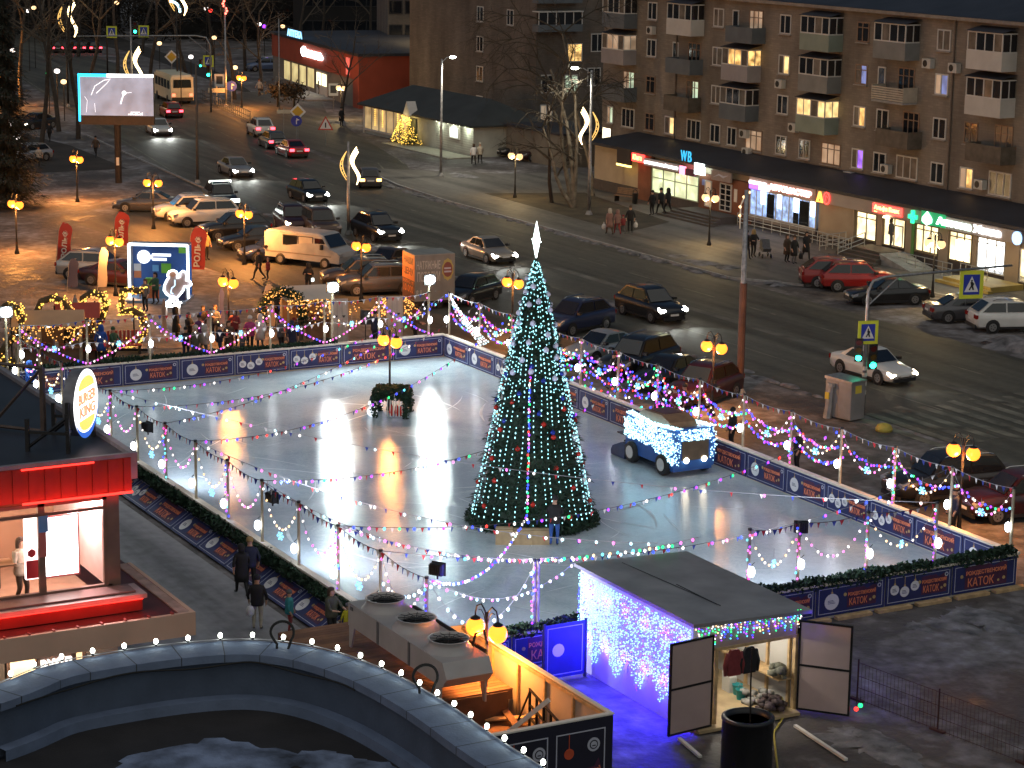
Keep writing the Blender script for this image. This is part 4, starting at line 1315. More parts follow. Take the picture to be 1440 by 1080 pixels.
def part_mesh(kind):
 if kind in _pm: return _pm[kind]
 mb = MB()
 def ell(rows,n=14,open_=False):
  vs,fs = [],[]
  for cx,a,b,z in rows:
   for j in range(n):
    t = 2 * PI * j / n; vs.append((cx + a * math.cos(t),b * math.sin(t),z))
  for i in range(len(rows) - 1):
   for j in range(n): fs.append((i * n + j,i * n + (j + 1) % n,(i + 1) * n + (j + 1) % n,(i + 1) * n + j))
  fs.append(tuple((len(rows) - 1) * n + j for j in range(n))); fs.append(tuple(range(n - 1,-1,-1)))
  mb.add(vs,fs)
 if kind == 'jacket': ell([(.0,.17,.20,.82),(0,.19,.215,.90),(0,.165,.20,1.05),(0,.175,.215,1.25),(0,.16,.235,1.38),(0,.12,.17,1.45),(0,.075,.085,1.49)])
 if kind == 'coat': ell([(.0,.21,.24,.52),(0,.20,.235,.75),(0,.17,.20,1.02),(0,.175,.215,1.25),(0,.16,.235,1.38),(0,.12,.17,1.45),(0,.075,.085,1.49)])
 if kind == 'hood': ell([(-.04,.13,.13,1.45),(-.03,.15,.14,1.55),(-.02,.15,.135,1.68),(-.02,.10,.10,1.78),(-.02,.03,.03,1.80)])
 if kind == 'hat': ell([(.0,.118,.112,1.66),(0,.125,.118,1.70),(0,.11,.105,1.77),(0,.06,.06,1.81),(0,.03,.03,1.825)])
 if kind == 'hair': ell([(-.05,.085,.10,1.50),(-.045,.09,.11,1.60),(-.02,.115,.112,1.69),(0,.10,.10,1.755),(0,.04,.04,1.785)])
 if kind == 'scarf': ell([(.0,.11,.12,1.44),(0,.125,.13,1.48),(0,.10,.11,1.53)])
 _pm[kind] = mb.mesh(kind,CLOTH['black'],True)
 return _pm[kind]


def person(px,py,label,top='black',legs='black',over='jacket',head='hat',headc='black',pose='stand',facing=0,h=1.0,z=0.0,pos=None,group='people',wide=1.0):
 if pose not in BODY: BODY[pose] = body_mesh(pose)
 p = pos or at(px,py,z)
 t = thing('person',label,'person',(p[0],p[1],z),rad(facing),group)
 t.scale = (h * wide,h * wide,h)
 b = link('body',BODY[pose],t)
 paint(b,1,CLOTH[top]); paint(b,2,CLOTH[legs])
 o = link('jacket' if over == 'jacket' else 'coat',part_mesh(over),t); paint(o,0,CLOTH[top])
 o = link(head if head in ('hood','hair') else 'hat',part_mesh(head),t); paint(o,0,CLOTH[headc])
 return t


def bag(name,label,px,py,z,m,pos=None,s=1.0):
 p = pos or at(px,py,z)
 t = thing(name,label,'bag',(p[0],p[1],z))
 mb = MB(); mb.lathe([(.09 * s,0),(.14 * s,.06),(.15 * s,.2 * s),(.10 * s,.33 * s),(.04 * s,.36 * s)],10); mb.build('sack',m,t,True)
 mb = MB(); mb.tube([(-.05,0,.35 * s),(-.03,0,.47 * s),(.03,0,.47 * s),(.05,0,.35 * s)],.012,5); mb.build('handle',m,t)


AL = 'people in the alley by the leaning boards'
person(340,838,'person in a long black coat walking with back turned beside the leaning banners','black','black','coat','hair','black','walk',170,1.0,group=AL)
person(352,832,'person in a striped yellow and dark knitted hat between two black coats','navy','black','jacket','hat','ochre','stand',160,1.04,group=AL)
person(362,886,'person in a black jacket and pale trousers carrying a white bag','black','cream','jacket','hat','black','stand',150,1.0,group=AL)
bag('shopping_bag','white bag hanging from the hand of the person in pale trousers',352,866,.52,CLOTH['white'],s=.9)
person(407,890,'child in a teal jacket looking at the leaning banners','teal','red','jacket','hat','grey','stand',60,.78,group=AL)
person(466,902,'person in a dark jacket with a thick scarf bending towards a child','olive','black','jacket','hair','brown','lean',20,.98,group=AL)
person(489,900,'child in a bright yellow vest beside the wooden deck','yellow','black','jacket','hat','grey','stand',180,.66,group=AL)
person(779,768,'man in a black jacket and blue work trousers in front of the big tree','black','workblue','jacket','hat','black','lean',150,1.03,.05,group='people on the ice')
person(43,552,'person in a bright blue jacket leaning on the far left boards','blue','black','jacket','hood','blue','lean',20,1.0,pos=at(43,562,0),group='people by the far boards')
# crowd behind the far boards
rr = random.Random(21)
crowd = [(143,500,'blue','black','hood','blue','person in a bright blue hooded jacket by the red stall benches'),(212,505,'white','grey','hat','white','small person in white near the second far post'),(160,500,'green','black','hat','green','person in green beside the bright blue jacket'),
   (248,473,'black','black','hood','black','person in black standing in front of the blue booth'),(266,480,'black','black','hair','black','person in black with bare dark head left of the booth corner'),(286,466,'brown','black','hair','brown','brown-haired person facing the crowd right of the booth'),(281,484,'purple','black','hat','black','person in a plum jacket in the crowd'),
   (303,470,'grey','black','hair','brown','person in grey with brown hair near the purple strings'),(262,500,'black','navy','hat','black','person in black bending over behind the far boards'),(276,503,'olive','black','hat','cream','person in olive with a pale hat behind the far boards'),(289,500,'pale','grey','hood','pale','person in a pale hooded coat leaning at the far boards'),
   (309,494,'navy','jeans','hat','black','person in navy with jeans behind the third lantern'),(322,492,'brown','brown','hair','black','person in a brown coat right of the person in navy'),(352,488,'magenta','black','hat','white','person in a bright pink jacket under a blue snowflake'),(341,494,'grey','black','hat','purple','child-sized person in grey by the pink jacket'),(366,484,'white','grey','hood','white','person in white below the white lantern'),
   (330,478,'red','black','hair','brown','person in a dull red jacket in the second row'),(395,488,'grey','black','hair','black','person in grey left of the green fir arch'),(411,492,'navy','black','hood','navy','person in a navy hood before the lit stall front'),(384,452,'black','black','hat','black','person in black far behind the white flag'),(372,446,'brown','black','hat','black','person in brown beside the upright plaza lamp'),(390,440,'black','black','hair','black','dark-haired person behind the white flag'),
   (527,480,'navy','navy','hat','black','person in navy left of the white decorated panel'),(583,478,'brown','black','hat','red','person in brown right of the white decorated panel'),(96,498,'black','black','hat','black','person in black by the lit stall'),(128,478,'navy','black','hat','navy','person in navy behind the bright blue jacket')]
for i,(px,py,tc,lc,hd,hc,lab) in enumerate(crowd):
 q = at(px,py + 8)
 person(px,py + 8,lab,tc,lc,'coat' if i % 3 == 0 else 'jacket',hd,hc,['stand','phone','lean'][i % 3],rr.uniform(-60,120),rr.uniform(.92,1.05) if 'small' not in lab and 'child' not in lab else .7,group='people behind the far boards')
person(205,438,'person in a grey coat standing inside the blue booth','grey','black','jacket','hair','brown','stand',-60,1.0,.15,group='people at the booth')
person(219,428,'person with black hair leaning over the counter in the blue booth','green','black','jacket','hair','black','lean',-60,1.0,.15,group='people at the booth')
person(290,366,'person in an ochre jacket beside the red flag','ochre','black','jacket','hat','black','stand',30,1.05,group='people on the plaza')
person(364,394,'person in black walking below the white van','black','black','jacket','hat','black','walk',-130,1.02,group='people on the plaza')
person(377,394,'child in a dark red jacket holding on beside the person in black','red','black','jacket','hat','pink','stand',-120,.74,group='people on the plaza')
person(434,414,'person in black looking at a lit phone behind the van','black','black','jacket','hood','black','phone',-40,1.02,group='people on the plaza')
ph = thing('phone','glowing phone in the hand of the person behind the van','phone',at(440,396,1.25))
mb = MB(); mb.box(-.05,-.09,0,-.03,.09,.2); mb.build('case',black_plastic,ph); mb = MB(); mb.box(-.029,-.08,.01,-.026,.08,.19); mb.build('screen',emis('phone glow',(.8,1,1),5),ph)
for px,py,c,l in ((70,200,'black','person in black walking between the dark trees'),(55,236,'pale','person in a pale coat bending beside the dark conifer'),(135,221,'brown','person in brown walking left of the billboard post'),(40,270,'grey','person in grey beside the dark conifer foot')):
 person(px,py,l,c,'black','jacket','hat','black','walk',-40,1.0,group='people under the dark trees')
FP = 'people on the far pavement'
person(666,232,'person in a white jacket, left of the pair at the kiosk end','white','black','jacket','hair','brown','walk',160,1.0,.12,group=FP)
person(675,231,'person in a cream jacket on the right of the pair by the kiosk','cream','black','jacket','hat','cream','walk',160,1.0,.12,group=FP)
person(480,178,'dark figure standing under the bare tree by the red store','black','black','coat','hat','black','stand',20,1.05,group='people by the red store')
person(449,134,'dark figure at the corner of the red store entrance','black','black','jacket','hat','black','stand',40,1.1,group='people by the red store')
person(365,136,'person in a pale jacket crossing in front of the red store','pale','brown','jacket','hat','brown','walk',-60,1.1,group='people by the red store')
person(917,303,'leftmost of three dark figures walking past the bright shop','black','black','jacket','hat','black','stand',-170,1.0,.12,group=FP)
person(929,302,'middle of three dark figures, the tallest, by the bright shop','black','black','jacket','hat','black','walk',-170,1.07,.12,group=FP)
person(939,301,'rightmost of three dark figures by the bright shop','black','black','jacket','hood','black','walk',-170,1.05,.12,group=FP)
person(857,330,'person in a dusty pink coat carrying a white bag near the far kerb','pink','brown','coat','hood','pale','walk',170,1.0,.12,group=FP)
person(868,330,'person in a pink jacket between the pink coat and the black jacket','pink','red','jacket','hood','pink','walk',170,.95,.12,group=FP)
person(876,329,'child in red walking with adults near the far kerb','red','grey','jacket','hat','red','walk',170,.72,.12,group=FP)
person(886,327,'person in a black jacket with a white bag near the far kerb','black','black','jacket','hat','brown','stand',-30,1.02,.12,group=FP)
bag('shopping_bag','white carrier bag left of the dusty pink coat',849,322,.3,CLOTH['white']); bag('shopping_bag','white carrier bag by the black jacket near the far kerb',894,320,.45,CLOTH['white'])
person(1049,364,'person in black right behind the tall pole','black','black','jacket','hat','black','walk',-10,1.02,.12,group=FP)
person(1059,362,'person with an ochre hood pushing the stroller','black','black','jacket','hood','ochre','lean',-10,1.0,.12,group=FP)
person(1106,369,'person in a dark red-brown coat, left of a group of three','brown','black','coat','hair','brown','stand',10,1.0,.12,group=FP)
person(1116,371,'person in black with pale boots, middle of a group of three','black','grey','coat','hat','brown','stand',10,1.0,.12,group=FP)
person(1133,366,'person in black carrying a dark bag, right of a group of three','black','black','coat','hair','black','walk',-10,1.02,.12,group=FP)
bag('shopping_bag','dark bag beside the rightmost person of the group of three',1126,364,.25,CLOTH['black'])
person(1252,350,'person in dark grey with a backpack at the lit bank door','grey','grey','jacket','hair','brown','stand',60,1.05,.95,pos=on_y(1252,350,89.6),group='people by the far shops')
# stroller
p = at(1076,362,.12)
st = thing('stroller','dark baby stroller pushed along the far pavement','stroller',p,rad(-20))
mb = MB(); mb.slab([(-.45,.45),(.3,.4),(.5,.62),(.2,.7),(-.1,1.15),(-.45,1.05),(-.55,.75)],-.26,.26); mb.build('carry_body',cloth('grey',(.1,.1,.11)),st)
mb = MB(); mb.tube([(-.4,-.25,.6),(-.8,-.25,1.0),(-.8,.25,1.0),(-.4,.25,.6)],.02,5); mb.tube([(-.3,-.25,.5),(.35,-.25,.15)],.02,5); mb.tube([(-.3,.25,.5),(.35,.25,.15)],.02,5); mb.tube([(.2,-.25,.5),(-.4,-.25,.15)],.02,5); mb.tube([(.2,.25,.5),(-.4,.25,.15)],.02,5); mb.build('frame',steel,st)
for x in (-.4,.36):
 for y in (-.27,.27):
  mb = MB(); mb.lathe([(.06,-.03),(.14,-.03),(.14,.03),(.06,.03)],12,(0,0,0),0,Matrix.Translation((x,y,.14)) @ Matrix.Rotation(PI / 2,4,'X')); mb.build('wheel',rubber,st)
# people along the road side boards
person(862,548,'legs and dark coat of a person behind the boards near the tree','black','grey','coat','hat','black','walk',30,1.0,pos=at(748 + 114,548),group='people behind the road-side boards')
for px,py,c,hc,l in ((925,602,'navy','black','person in navy behind the boards left of the ice machine'),(948,600,'red','brown','person in dark red behind the ice machine'),(962,596,'brown','brown','brown-clothed person behind the ice machine canopy'),(1029,632,'black','black','person in black watching just right of the ice machine'),(1121,664,'black','brown','person in black behind the boards halfway down the road side'),(1340,752,'navy','black','person in navy by the black off-roader behind the boards')):
 q = at(px,py); q.y = max(q.y,51.6)
 person(px,py,l,c,'black','jacket','hat',hc,'stand',-100,1.0,pos=(q.x,q.y),group='people behind the road-side boards')
# --------------------------------------------------- double globe street lamps
globe_glow = emis('amber globe glow',(1,.19,.016),4.2)
globe_pale = emis('pale globe glow',(1,.6,.28),1.5)
iron = mat('black cast iron',(.015,.015,.016),.5,.4,.2)


def make_globe_lamp():
 t = thing('globe_lamp','lamp','street lamp')
 mb = MB(); mb.lathe([(.16,0),(.15,.12),(.09,.3),(.065,.9),(.05,1.0),(.042,3.3),(.03,3.6)],10); mb.build('post',iron,t,True)
 for s in (-1,1):
  mb = MB(); mb.tube([(0,0,3.3),(0,s * .06,3.62),(0,s * .2,3.78),(0,s * .36,3.70),(0,s * .42,3.5),(0,s * .42,3.36)],.022,6); mb.tube([(0,0,3.15),(0,s * .1,3.5),(0,s * .2,3.62),(0,s * .3,3.6)],.014,5); arm = mb.build('arm',iron,t)
  mb = MB(); mb.lathe([(.03,3.42),(.13,3.36),(.14,3.32)],12,(0,s * .42,0)); mb.build('cap',iron,arm)
  mb = MB(); mb.ball((0,s * .42,3.10),.255,0,3); mb.build('globe',globe_glow,t,True)
 return t


gl0 = make_globe_lamp(); TGL = tree_of(gl0); state['g'] = 0


def globe_lamp(base,label,rz=0.0,pale=False,z=0.0,h=1.0,power=680,col=(1,.38,.085)):
 o = inst('g',TGL,0); o.location = (base[0],base[1],z); o.rotation_euler = (0,0,rz); o.scale = (1,1,1)
 tag(o,label,'street lamp','double globe street lamps')
 lamp_todo.append((o,pale))
 lamp('globe_light','POINT',170 if pale else power,(1,.70,.32) if pale else col,(0,0,2.72),o,.2)
 return o


lamp_todo = []
RZ = rad(-73)   # arms lie roughly across the view
globe_lamp(at(109,284),'orange double globe lamp beside the path left of the billboard post',RZ)
globe_lamp(at(24,357),'orange double globe lamp at the left edge in front of the dark conifer',RZ)
globe_lamp(at(216,322),'orange globe lamp in front of the grey sedan',RZ + .5)
globe_lamp(at(163,416),'orange double globe lamp standing behind the blue booth and the flags',RZ)
globe_lamp(at(344,372),'orange double globe lamp above the black parked cars',RZ)
globe_lamp(at(322,482),'orange double globe lamp behind the crowd in the plaza',RZ,power=330)
globe_lamp(at(508,424),'orange double globe lamp at the nose of the white van',RZ,power=190)
globe_lamp(at(720,482),'orange globe lamp half hidden behind the Christmas tree top',RZ,power=250)
globe_lamp(at(1001,585),'orange double globe lamp above the maroon off-roader',RZ,power=250)
globe_lamp(at(1348,752),'orange double globe lamp in front of the black off-roader on the right',RZ,power=300)
globe_lamp(at(548,578),'orange double globe lamp rising from the fir-covered box on the ice',RZ,z=.05,power=150)
lw = at(683,985,1.7)
globe_lamp((lw.x,lw.y),'near orange double globe lamp beside the rooftop cooling unit',RZ,z=.55,power=190)
globe_lamp(at(724,278,.12),'pale double globe lamp on the far pavement left of the birch',RZ,True,.12)
globe_lamp(at(997,345,.12),'pale double globe lamp on the far pavement before the shops',RZ,True,.12)
globe_lamp(at(1311,418,.12),'pale double globe lamp beside the black parked sedan',RZ,True,.12)
globe_lamp(at(480,168),'round pale globe lamp in front of the red store',RZ,True)
for px,py,l in ((7,150,'distant globe lamp at the left edge among dark trees'),(340,152,'distant amber globe lamp at the railings beyond the queue'),):
 globe_lamp(at(px,py),l,RZ)
for o,pale in lamp_todo:
 if pale:
  for c in kids(o):
   if c.type == 'MESH' and c.name.startswith('globe'): paint(c,0,globe_pale)

def along(px,py,depth_from):      # point of a pixel at the distance of another ground point
 d = Vector(ray(px,py)); q = Vector((depth_from[0],depth_from[1],0)); n = Vector((-.857,.471,0))
 t = q.dot(n) / Vector((d.x,d.y,0)).dot(n)
 return Vector((d.x * t,d.y * t,CAM_H + d.z * t))


# ---------------------------------------------------------- tall street masts
swirl_m = emis('golden light tube glow',(1,.72,.36),7)
swirl_dim = emis('dim golden light tube glow',(1,.62,.18),1.1)
mast_glow = emis('mast lamp glow',(.95,1,.85),40,True)
mast_warm = emis('warm mast lamp glow',(1,.68,.3),40,True)


def mast(base,h,label,r=.11,m=None,z=0.0,arm=None,glow=None,power=0,low=None,lean=None):
 t = thing('street_mast',label,'street mast',(base[0],base[1],z),0,'tall street masts')
 mb = MB(); mb.tube([(0,0,0),(0,0,h * .3),(0,0,h)],[r,r * .92,r * .6],10); mb.build('mast_pole',m or steel,t,True)
 mb = MB(); mb.lathe([(r * 2,0),(r * 2,.06),(r * 1.3,.25),(r * 1.1,.3)],10); mb.build('base_plate',concrete,t)
 if low: mb = MB(); mb.tube([(0,0,.3),(0,0,h * low)],r * 1.06,10); mb.build('rusty_lower_half',mat('rusty paint',(.085,.045,.035),.8,0,.35,2),t)
 if arm:
  dx,dy = arm
  mb = MB(); mb.tube([(0,0,h - .3),(dx * .5,dy * .5,h + .1),(dx,dy,h + .15)],.035,6); a = mb.build('lamp_arm',steel,t)
  mb = MB(); mb.ball((dx * 1.15,dy * 1.15,h + .12),.26,0,2,(1.2,1,.4)); mb.build('lamp_head',glow or steel,a,True)
  if power: lamp('mast_beam','SPOT',power,(1,.9,.7) if glow is mast_glow else (1,.7,.36),(dx * 1.15,dy * 1.15,h - .05),t,.25,(dx * 1.6,dy * 1.6,-20),150,.8)
 return t


def swirl(parent_mast,z,s,side,lit=True,lab=''):
 """Curly festive light ornament: a bright wavy ribbon on one side, a dim fretted bow on the other."""
 t = thing('light_ornament',lab,'light ornament',(parent_mast.location.x,parent_mast.location.y,z),rad(-118),'golden curly ornaments on the masts')
 mb = MB()
 for q in range(3):
  pts = []
  for i in range(17):
   u = i / 16; v = 1.25 - 2.5 * u * (1 - .16 * q); x = -.42 - .06 * q - .24 * math.sin(u * 2.0 * PI * (1 - .10 * q) + 2.6); pts.append((x * side * s,.03 * q,(v - .15 * q) * s))
  mb.tube(pts,[.035 * s + .05 * s * math.sin(PI * k / 16) for k in range(17)],5)
 mb.build('bright_ribbon',swirl_m if lit else swirl_dim,t)
 mb = MB()
 for q in range(2): mb.tube([((.12 + (.42 - .16 * q) * math.sin(PI * k / 12)) * side * s,0,(.95 - 1.9 * k / 12 * (1 - .1 * q)) * s) for k in range(13)],.028 * s,4)
 for k in range(2,11): c = math.sin(PI * k / 12); mb.tube([((.12 + .26 * c) * side * s,0,(.95 - 1.71 * k / 12) * s),((.12 + .42 * c) * side * s,0,(.95 - 1.9 * k / 12 + .06 * (-1) ** k) * s)],.018 * s,4)
 mb.build('fretted_ribbon',swirl_dim,t)
 mb = MB(); mb.tube([(0,0,-1.0 * s),(0,0,1.0 * s)],.03,5); mb.build('mount',iron,t)


HT = 9.5
pm = mast(at(490,330),6.2,'mast with a bright golden curl between the passing cars',.12)
swirl(pm,4.6,1.0,1,True,'brightest golden curl, on the mast in front of the amber-lit hatchback')
m2 = mast(at(620,248,.12),9.3,'pale mast with white lamps in front of the kiosk',.12,z=.12,arm=(.1,.8),glow=mast_glow,power=700)
m3 = mast(at(828,302,.12),10.2,'mast with a lit lamp and golden curl before the bare birch',.13,z=.12,arm=(-.5,-.9),glow=mast_glow,power=450)
swirl(m3,6.4,1.05,-1,True,'golden curl on the mast by the birch')
m4 = mast(at(1040,555),9.5,'tall mast with a rusty lower half between rink and road',.16,low=.55)
m5 = mast(at(278,258),9.2,'dark mast beside the road right of the billboard',.12,mat('dark mast paint',(.06,.055,.05),.6,0,.2))
m6 = mast(at(318,150),10.5,'far mast topped with red lights by the road',.12)
mb = MB()
for k in range(6): mb.ball((.2 * math.cos(k * 1.1),.2 * math.sin(k * 1.1),9.6 + .25 * k),.13,0,1)
mb.build('red_lamps',emis('red lamp glow',(1,.12,.08),7),m6)
m7 = mast(at(186,150),9.2,'far mast with a golden curl behind the billboard',.12)
swirl(m7,4.3,1.5,1,True,'golden curl just above the billboard frame')
for i,(px,py,zz,l) in enumerate(((96,150,9.0,'golden curl over the red tail lights, upper left'),(12,120,12,'golden curl at the left edge high among the trees'),(152,130,13.5,'golden curl at the top edge above the green traffic light'),(250,140,10.8,'golden curl above the overhead traffic arm'))):
 b = at(px,py); d = mast(b,zz + 1.5,f'dark far mast carrying the {l}',.1,iron); swirl(d,zz,1.5,1,True,l)
m8 = mast(at(578,128),12.5,'far mast with a warm lamp in front of the dark flats',.1,arm=(.6,1.6),glow=mast_warm,power=700)
m9 = mast(at(393,160),9.5,'thin mast in front of the red store corner',.07)
for i,(px,py,gy,c,l) in enumerate(((50,11,96,'warm','distant amber lamp near the top left corner'),(42,15,100,'white','small distant white lamp near the top left corner'),(20,71,140,'white','distant white lamp in the dark trees at the left'),(70,103,160,'green','distant green lamp left of the billboard'),(82,100,165,'white','small white lamp left of the billboard frame'),(91,115,170,'warm','bright warm lamp just left of the billboard'),(166,4,90,'warm','distant warm lamp at the top edge'),(225,61,110,'warm','round amber lamp below the overhead traffic arm'),(291,12,84,'white','distant white lamp left of the red mast lights'),(297,15,84,'red','distant red lamp beside the red mast lights'),(365,34,84,'white','distant white lamp above the bluish off-roader'),(372,37,84,'purple','tiny violet lamp above the bluish off-roader'),(398,37,92,'warm','distant amber lamp above the red store'),(302,53,108,'warm','distant amber lamp right of the curved traffic arm'),(269,80,118,'white','small white lamp right of the yellow diamond'),(331,95,128,'warm','small amber lamp behind the railings'),(463,60,106,'warm','small orange lamp over the store roof'),(603,41,112,'white','small white lamp before the dark flats'),(612,71,124,'white','white lamp low before the dark flats'),(640,98,150,'pale','bright white sign lamp over the brick annex'),(18,175,215,'white','white lamp among the parked cars at the left'),(25,192,225,'white','second white lamp among the parked cars at the left'))):
 g = at(px,gy); q = along(px,py,g); t = thing('distant_lamp',l,'lamp',(g.x,g.y,0),0,'distant lamps among the dark trees')
 mb = MB(); mb.tube([(0,0,0),(0,0,q.z)],.05,5); mb.build('post',iron,t); mb = MB(); mb.ball((0,0,q.z),.3 if c != 'pale' else .55,0,2,(1,1,.8)); mb.build('glow_head',LED.get(c,LED['ice']),t,True)
# white droplet chain far away
ch = thing('light_chain','small arc of white lights at the top edge above the traffic arm','light chain',at(255,150))
mb = MB()
for k in range(8): p = on_y(240 + 13 * math.sin(k / 7 * PI / 2),2 + 14 * (1 - math.cos(k / 7 * PI / 2)),at(255,150).y) - ch.location; mb.ball(tuple(p),.16,0,1)
mb.build('droplets',LED['ice'],ch)
mb = MB(); mb.tube([(0,0,0),(0,0,13)],.06,6); mb.build('mast_pole',iron,ch)

# ------------------------------------------------------------ traffic lights
sig_g = emis('green signal glow',(.02,1,.5),14,True)
blue_s = mat('sign blue',(.02,.04,.35),.5,0,.05); yel_s = mat('sign fluorescent yellow',(.62,.68,.05),.5,0,.05); wht_s = mat('sign white',(.7,.7,.7),.5,0,.05)
walk_fig = [(-.05,.16),(.02,.18),(.1,.1),(.06,.02),(.1,-.12),(.04,-.12),(.0,-.02),(-.06,-.13),(-.11,-.11),(-.03,.03)]


def crossing_sign(pos,label,rz,s=.9,group='pedestrian crossing signs',pole=None):
 t = thing('crossing_sign',label,'road sign',pos,rz,group)
 k = s / .9
 mb = MB(); mb.box(-.45 * k,.0,-.5 * k,.45 * k,.03,.5 * k); mb.build('yellow_plate',yel_s,t)
 mb = MB(); mb.box(-.31 * k,-.006,-.36 * k,.31 * k,-.002,.36 * k); bl = mb.build('blue_field',blue_s,t)
 mb = MB(); mb.slab([(-.27 * k,-.26 * k),(.27 * k,-.26 * k),(0,.3 * k)],-.012,-.008); mb.build('white_triangle',wht_s,bl)
 mb = MB(); mb.slab([(x * k,(z - .07) * k) for x,z in walk_fig],-.018,-.014); mb.ball((.0,-.016,.14 * k),.04 * k,0,1,(1,.1,1)); mb.build('walking_figure',black_plastic,bl)
 if pole: mb = MB(); mb.tube([(0,.06,-.5 * k - pole),(0,.06,.5 * k)],.035,6); mb.build('sign_post',steel,t)
 return t


def traffic_head(pos,label,rz,s=1.0):
 t = thing('traffic_light',label,'traffic light',pos,rz,'green traffic lights')
 mb = MB(); mb.box(-.17 * s,0,-.5 * s,.17 * s,.2 * s,.5 * s); mb.box(-.2 * s,-.02,-.12 * s,-.17 * s,.2,.12 * s); mb.build('housing',black_plastic,t)
 for k,z in enumerate((.33,0,-.33)):
  mb = MB(); mb.slab(disc(0,z * s,.125 * s,0,16),-.03,-.001); mb.build('lens',sig_g if k == 2 else mat(['dark red lens','dark amber lens'][k],[(.08,.01,.01),(.08,.05,.01)][k],.2,0,.05),t)
  mb = MB(); mb.tube([(-.13 * s,-.02,(z + .06) * s),(-.1 * s,-.16 * s,(z + .12) * s),(0,-.18 * s,(z + .15) * s),(.1 * s,-.16 * s,(z + .12) * s),(.13 * s,-.02,(z + .06) * s)],.018,4); mb.build('visor',black_plastic,t)
 return t


b = at(1213,582)
tp_ = thing('traffic_light_pole','near grey traffic light pole with a curved arm over the road','traffic pole',(b.x,b.y,0))
arm_end = on_y(1418,416,74.5)
mb = MB(); mb.tube([(0,0,0),(0,0,4.4),(0,0,5.55),(.03,.22,6.0),(.1,.8,6.15),(.6,7.6,6.3)],[.1,.09,.075,.07,.065,.05],8); mb.build('curved_pole',steel,tp_,True)
mb = MB(); mb.tube([(0,0,4.9),(.1,1.6,6.12)],.035,6); mb.build('brace',steel,tp_)
mb = MB()
for z in (.9,1.3,1.7,2.0): mb.tube([(0,0,z),(0,0,z + .18)],.115,8)
mb.build('pasted_notices',mat('torn paper',(.5,.5,.48),.8,0,.3,6),tp_)
crossing_sign((b.x + .12,b.y,3.72),'yellow framed crossing sign on the near traffic pole',rad(75),.95)
traffic_head((b.x + .16,b.y + .32,2.6),'large near green traffic light facing the picture',rad(75),1.15)
traffic_head((b.x + .06,b.y - .42,2.95),'slim near green traffic light turned aside on the left of the pole',rad(52),1.05)
p = on_y(1355,371,b.y + 5.4); crossing_sign((b.x + .5,b.y + 5.4,5.55),'yellow framed crossing sign hanging over the far parking',rad(75),1.15)
# far overhead arm
fb = at(297,158)
fp = thing('traffic_light_pole','far traffic light pole with a long arm across the road','traffic pole',(fb.x,fb.y,0))
zt = on_y(290,52,fb.y).z
a1 = on_y(225,45,fb.y - 10.5)
mb = MB(); mb.tube([(0,0,0),(0,0,zt - .8),(-.1,-.4,zt),(-.4,-1.4,zt + .2),(-1.5,-13.5,zt + .3)],[.12,.1,.09,.08,.06],8); mb.build('curved_pole',steel,fp,True)
mb = MB(); mb.tube([(0,0,zt - 1.6),(-.3,-2.2,zt + .15)],.05,6); mb.build('brace',steel,fp)


for px,py,l in ((293,86,'crossing sign on the far traffic pole above its green light'),(202,44,'crossing sign right of the overhead green light'),(157,45,'crossing sign left of the overhead green light')):
 crossing_sign(along(px,py,fb),l,rad(60),1.05)
traffic_head(along(190,43,fb) + Vector((0,0,.3)),'green traffic light hanging from the far arm',rad(60),1.2)
traffic_head(along(293,104,fb) + Vector((0,0,.3)),'green traffic light low on the far traffic pole',rad(60),1.2)
traffic_head(along(282,93,fb) + Vector((0,0,.3)),'small green signal just left of the far traffic pole',rad(60),.8)


def road_sign(px,py,gx,gy,label,kind,s=.7):
 g = at(gx,gy); q = along(px,py,g)
 t = thing('road_sign',label,'road sign',(g.x,g.y,0),rad(62))
 mb = MB(); mb.tube([(0,.05,0),(0,.05,q.z + s * .6)],.04,6); mb.build('sign_post',steel,t)
 z = q.z
 mb = MB()
 if kind == 'diamond':
  mb.slab([(-s,z),(0,z - s),(s,z),(0,z + s)],-.03,0); f = mb.build('white_plate',wht_s,t)
  mb = MB(); mb.slab([(-s * .7,z),(0,z - s * .7),(s * .7,z),(0,z + s * .7)],-.04,-.032); mb.build('yellow_field',mat('sign orange yellow',(.6,.36,.03),.5,0,.05),f)
 if kind == 'blue':
  mb.slab(disc(0,z,s,0,18),-.03,0); f = mb.build('blue_disc',blue_s,t)
  mb = MB(); mb.box(-.08 * s,-.04,z - .6 * s,.1 * s,-.032,z + .2 * s); mb.slab([(.0,z),(.6 * s,z + .2 * s),(.0,z + .5 * s)],-.04,-.032); mb.build('white_arrow',wht_s,f)
 if kind == 'triangle':
  mb.slab([(-s,z - .8 * s),(s,z - .8 * s),(0,z + s)],-.03,0); f = mb.build('red_rim',mat('sign red',(.45,.06,.05),.5,0,.05),t)
  mb = MB(); mb.slab([(-.72 * s,z - .64 * s),(.72 * s,z - .64 * s),(0,z + .68 * s)],-.04,-.032); mb.box(-.08 * s,-.05,z - .5 * s,.08 * s,-.041,z + .15 * s,1); mb.build('white_field',[wht_s,black_plastic],f)
 if kind == 'plate':
  mb.box(-1.1 * s,-.03,z - .3 * s,1.1 * s,0,z + .3 * s); mb.build('white_plate',mat('cream sign',(.5,.46,.36),.5,0,.1),t)
 if kind == 'square':
  mb.box(-s * .7,-.03,z - s * .9,s * .7,0,z + s * .9); f = mb.build('white_plate',wht_s,t)
  mb = MB(); mb.box(-s * .45,-.04,z - s * .5,s * .45,-.032,z + s * .6); mb.build('dark_field',mat('sign dark',(.05,.05,.06),.5,0,.05),f)
 return t


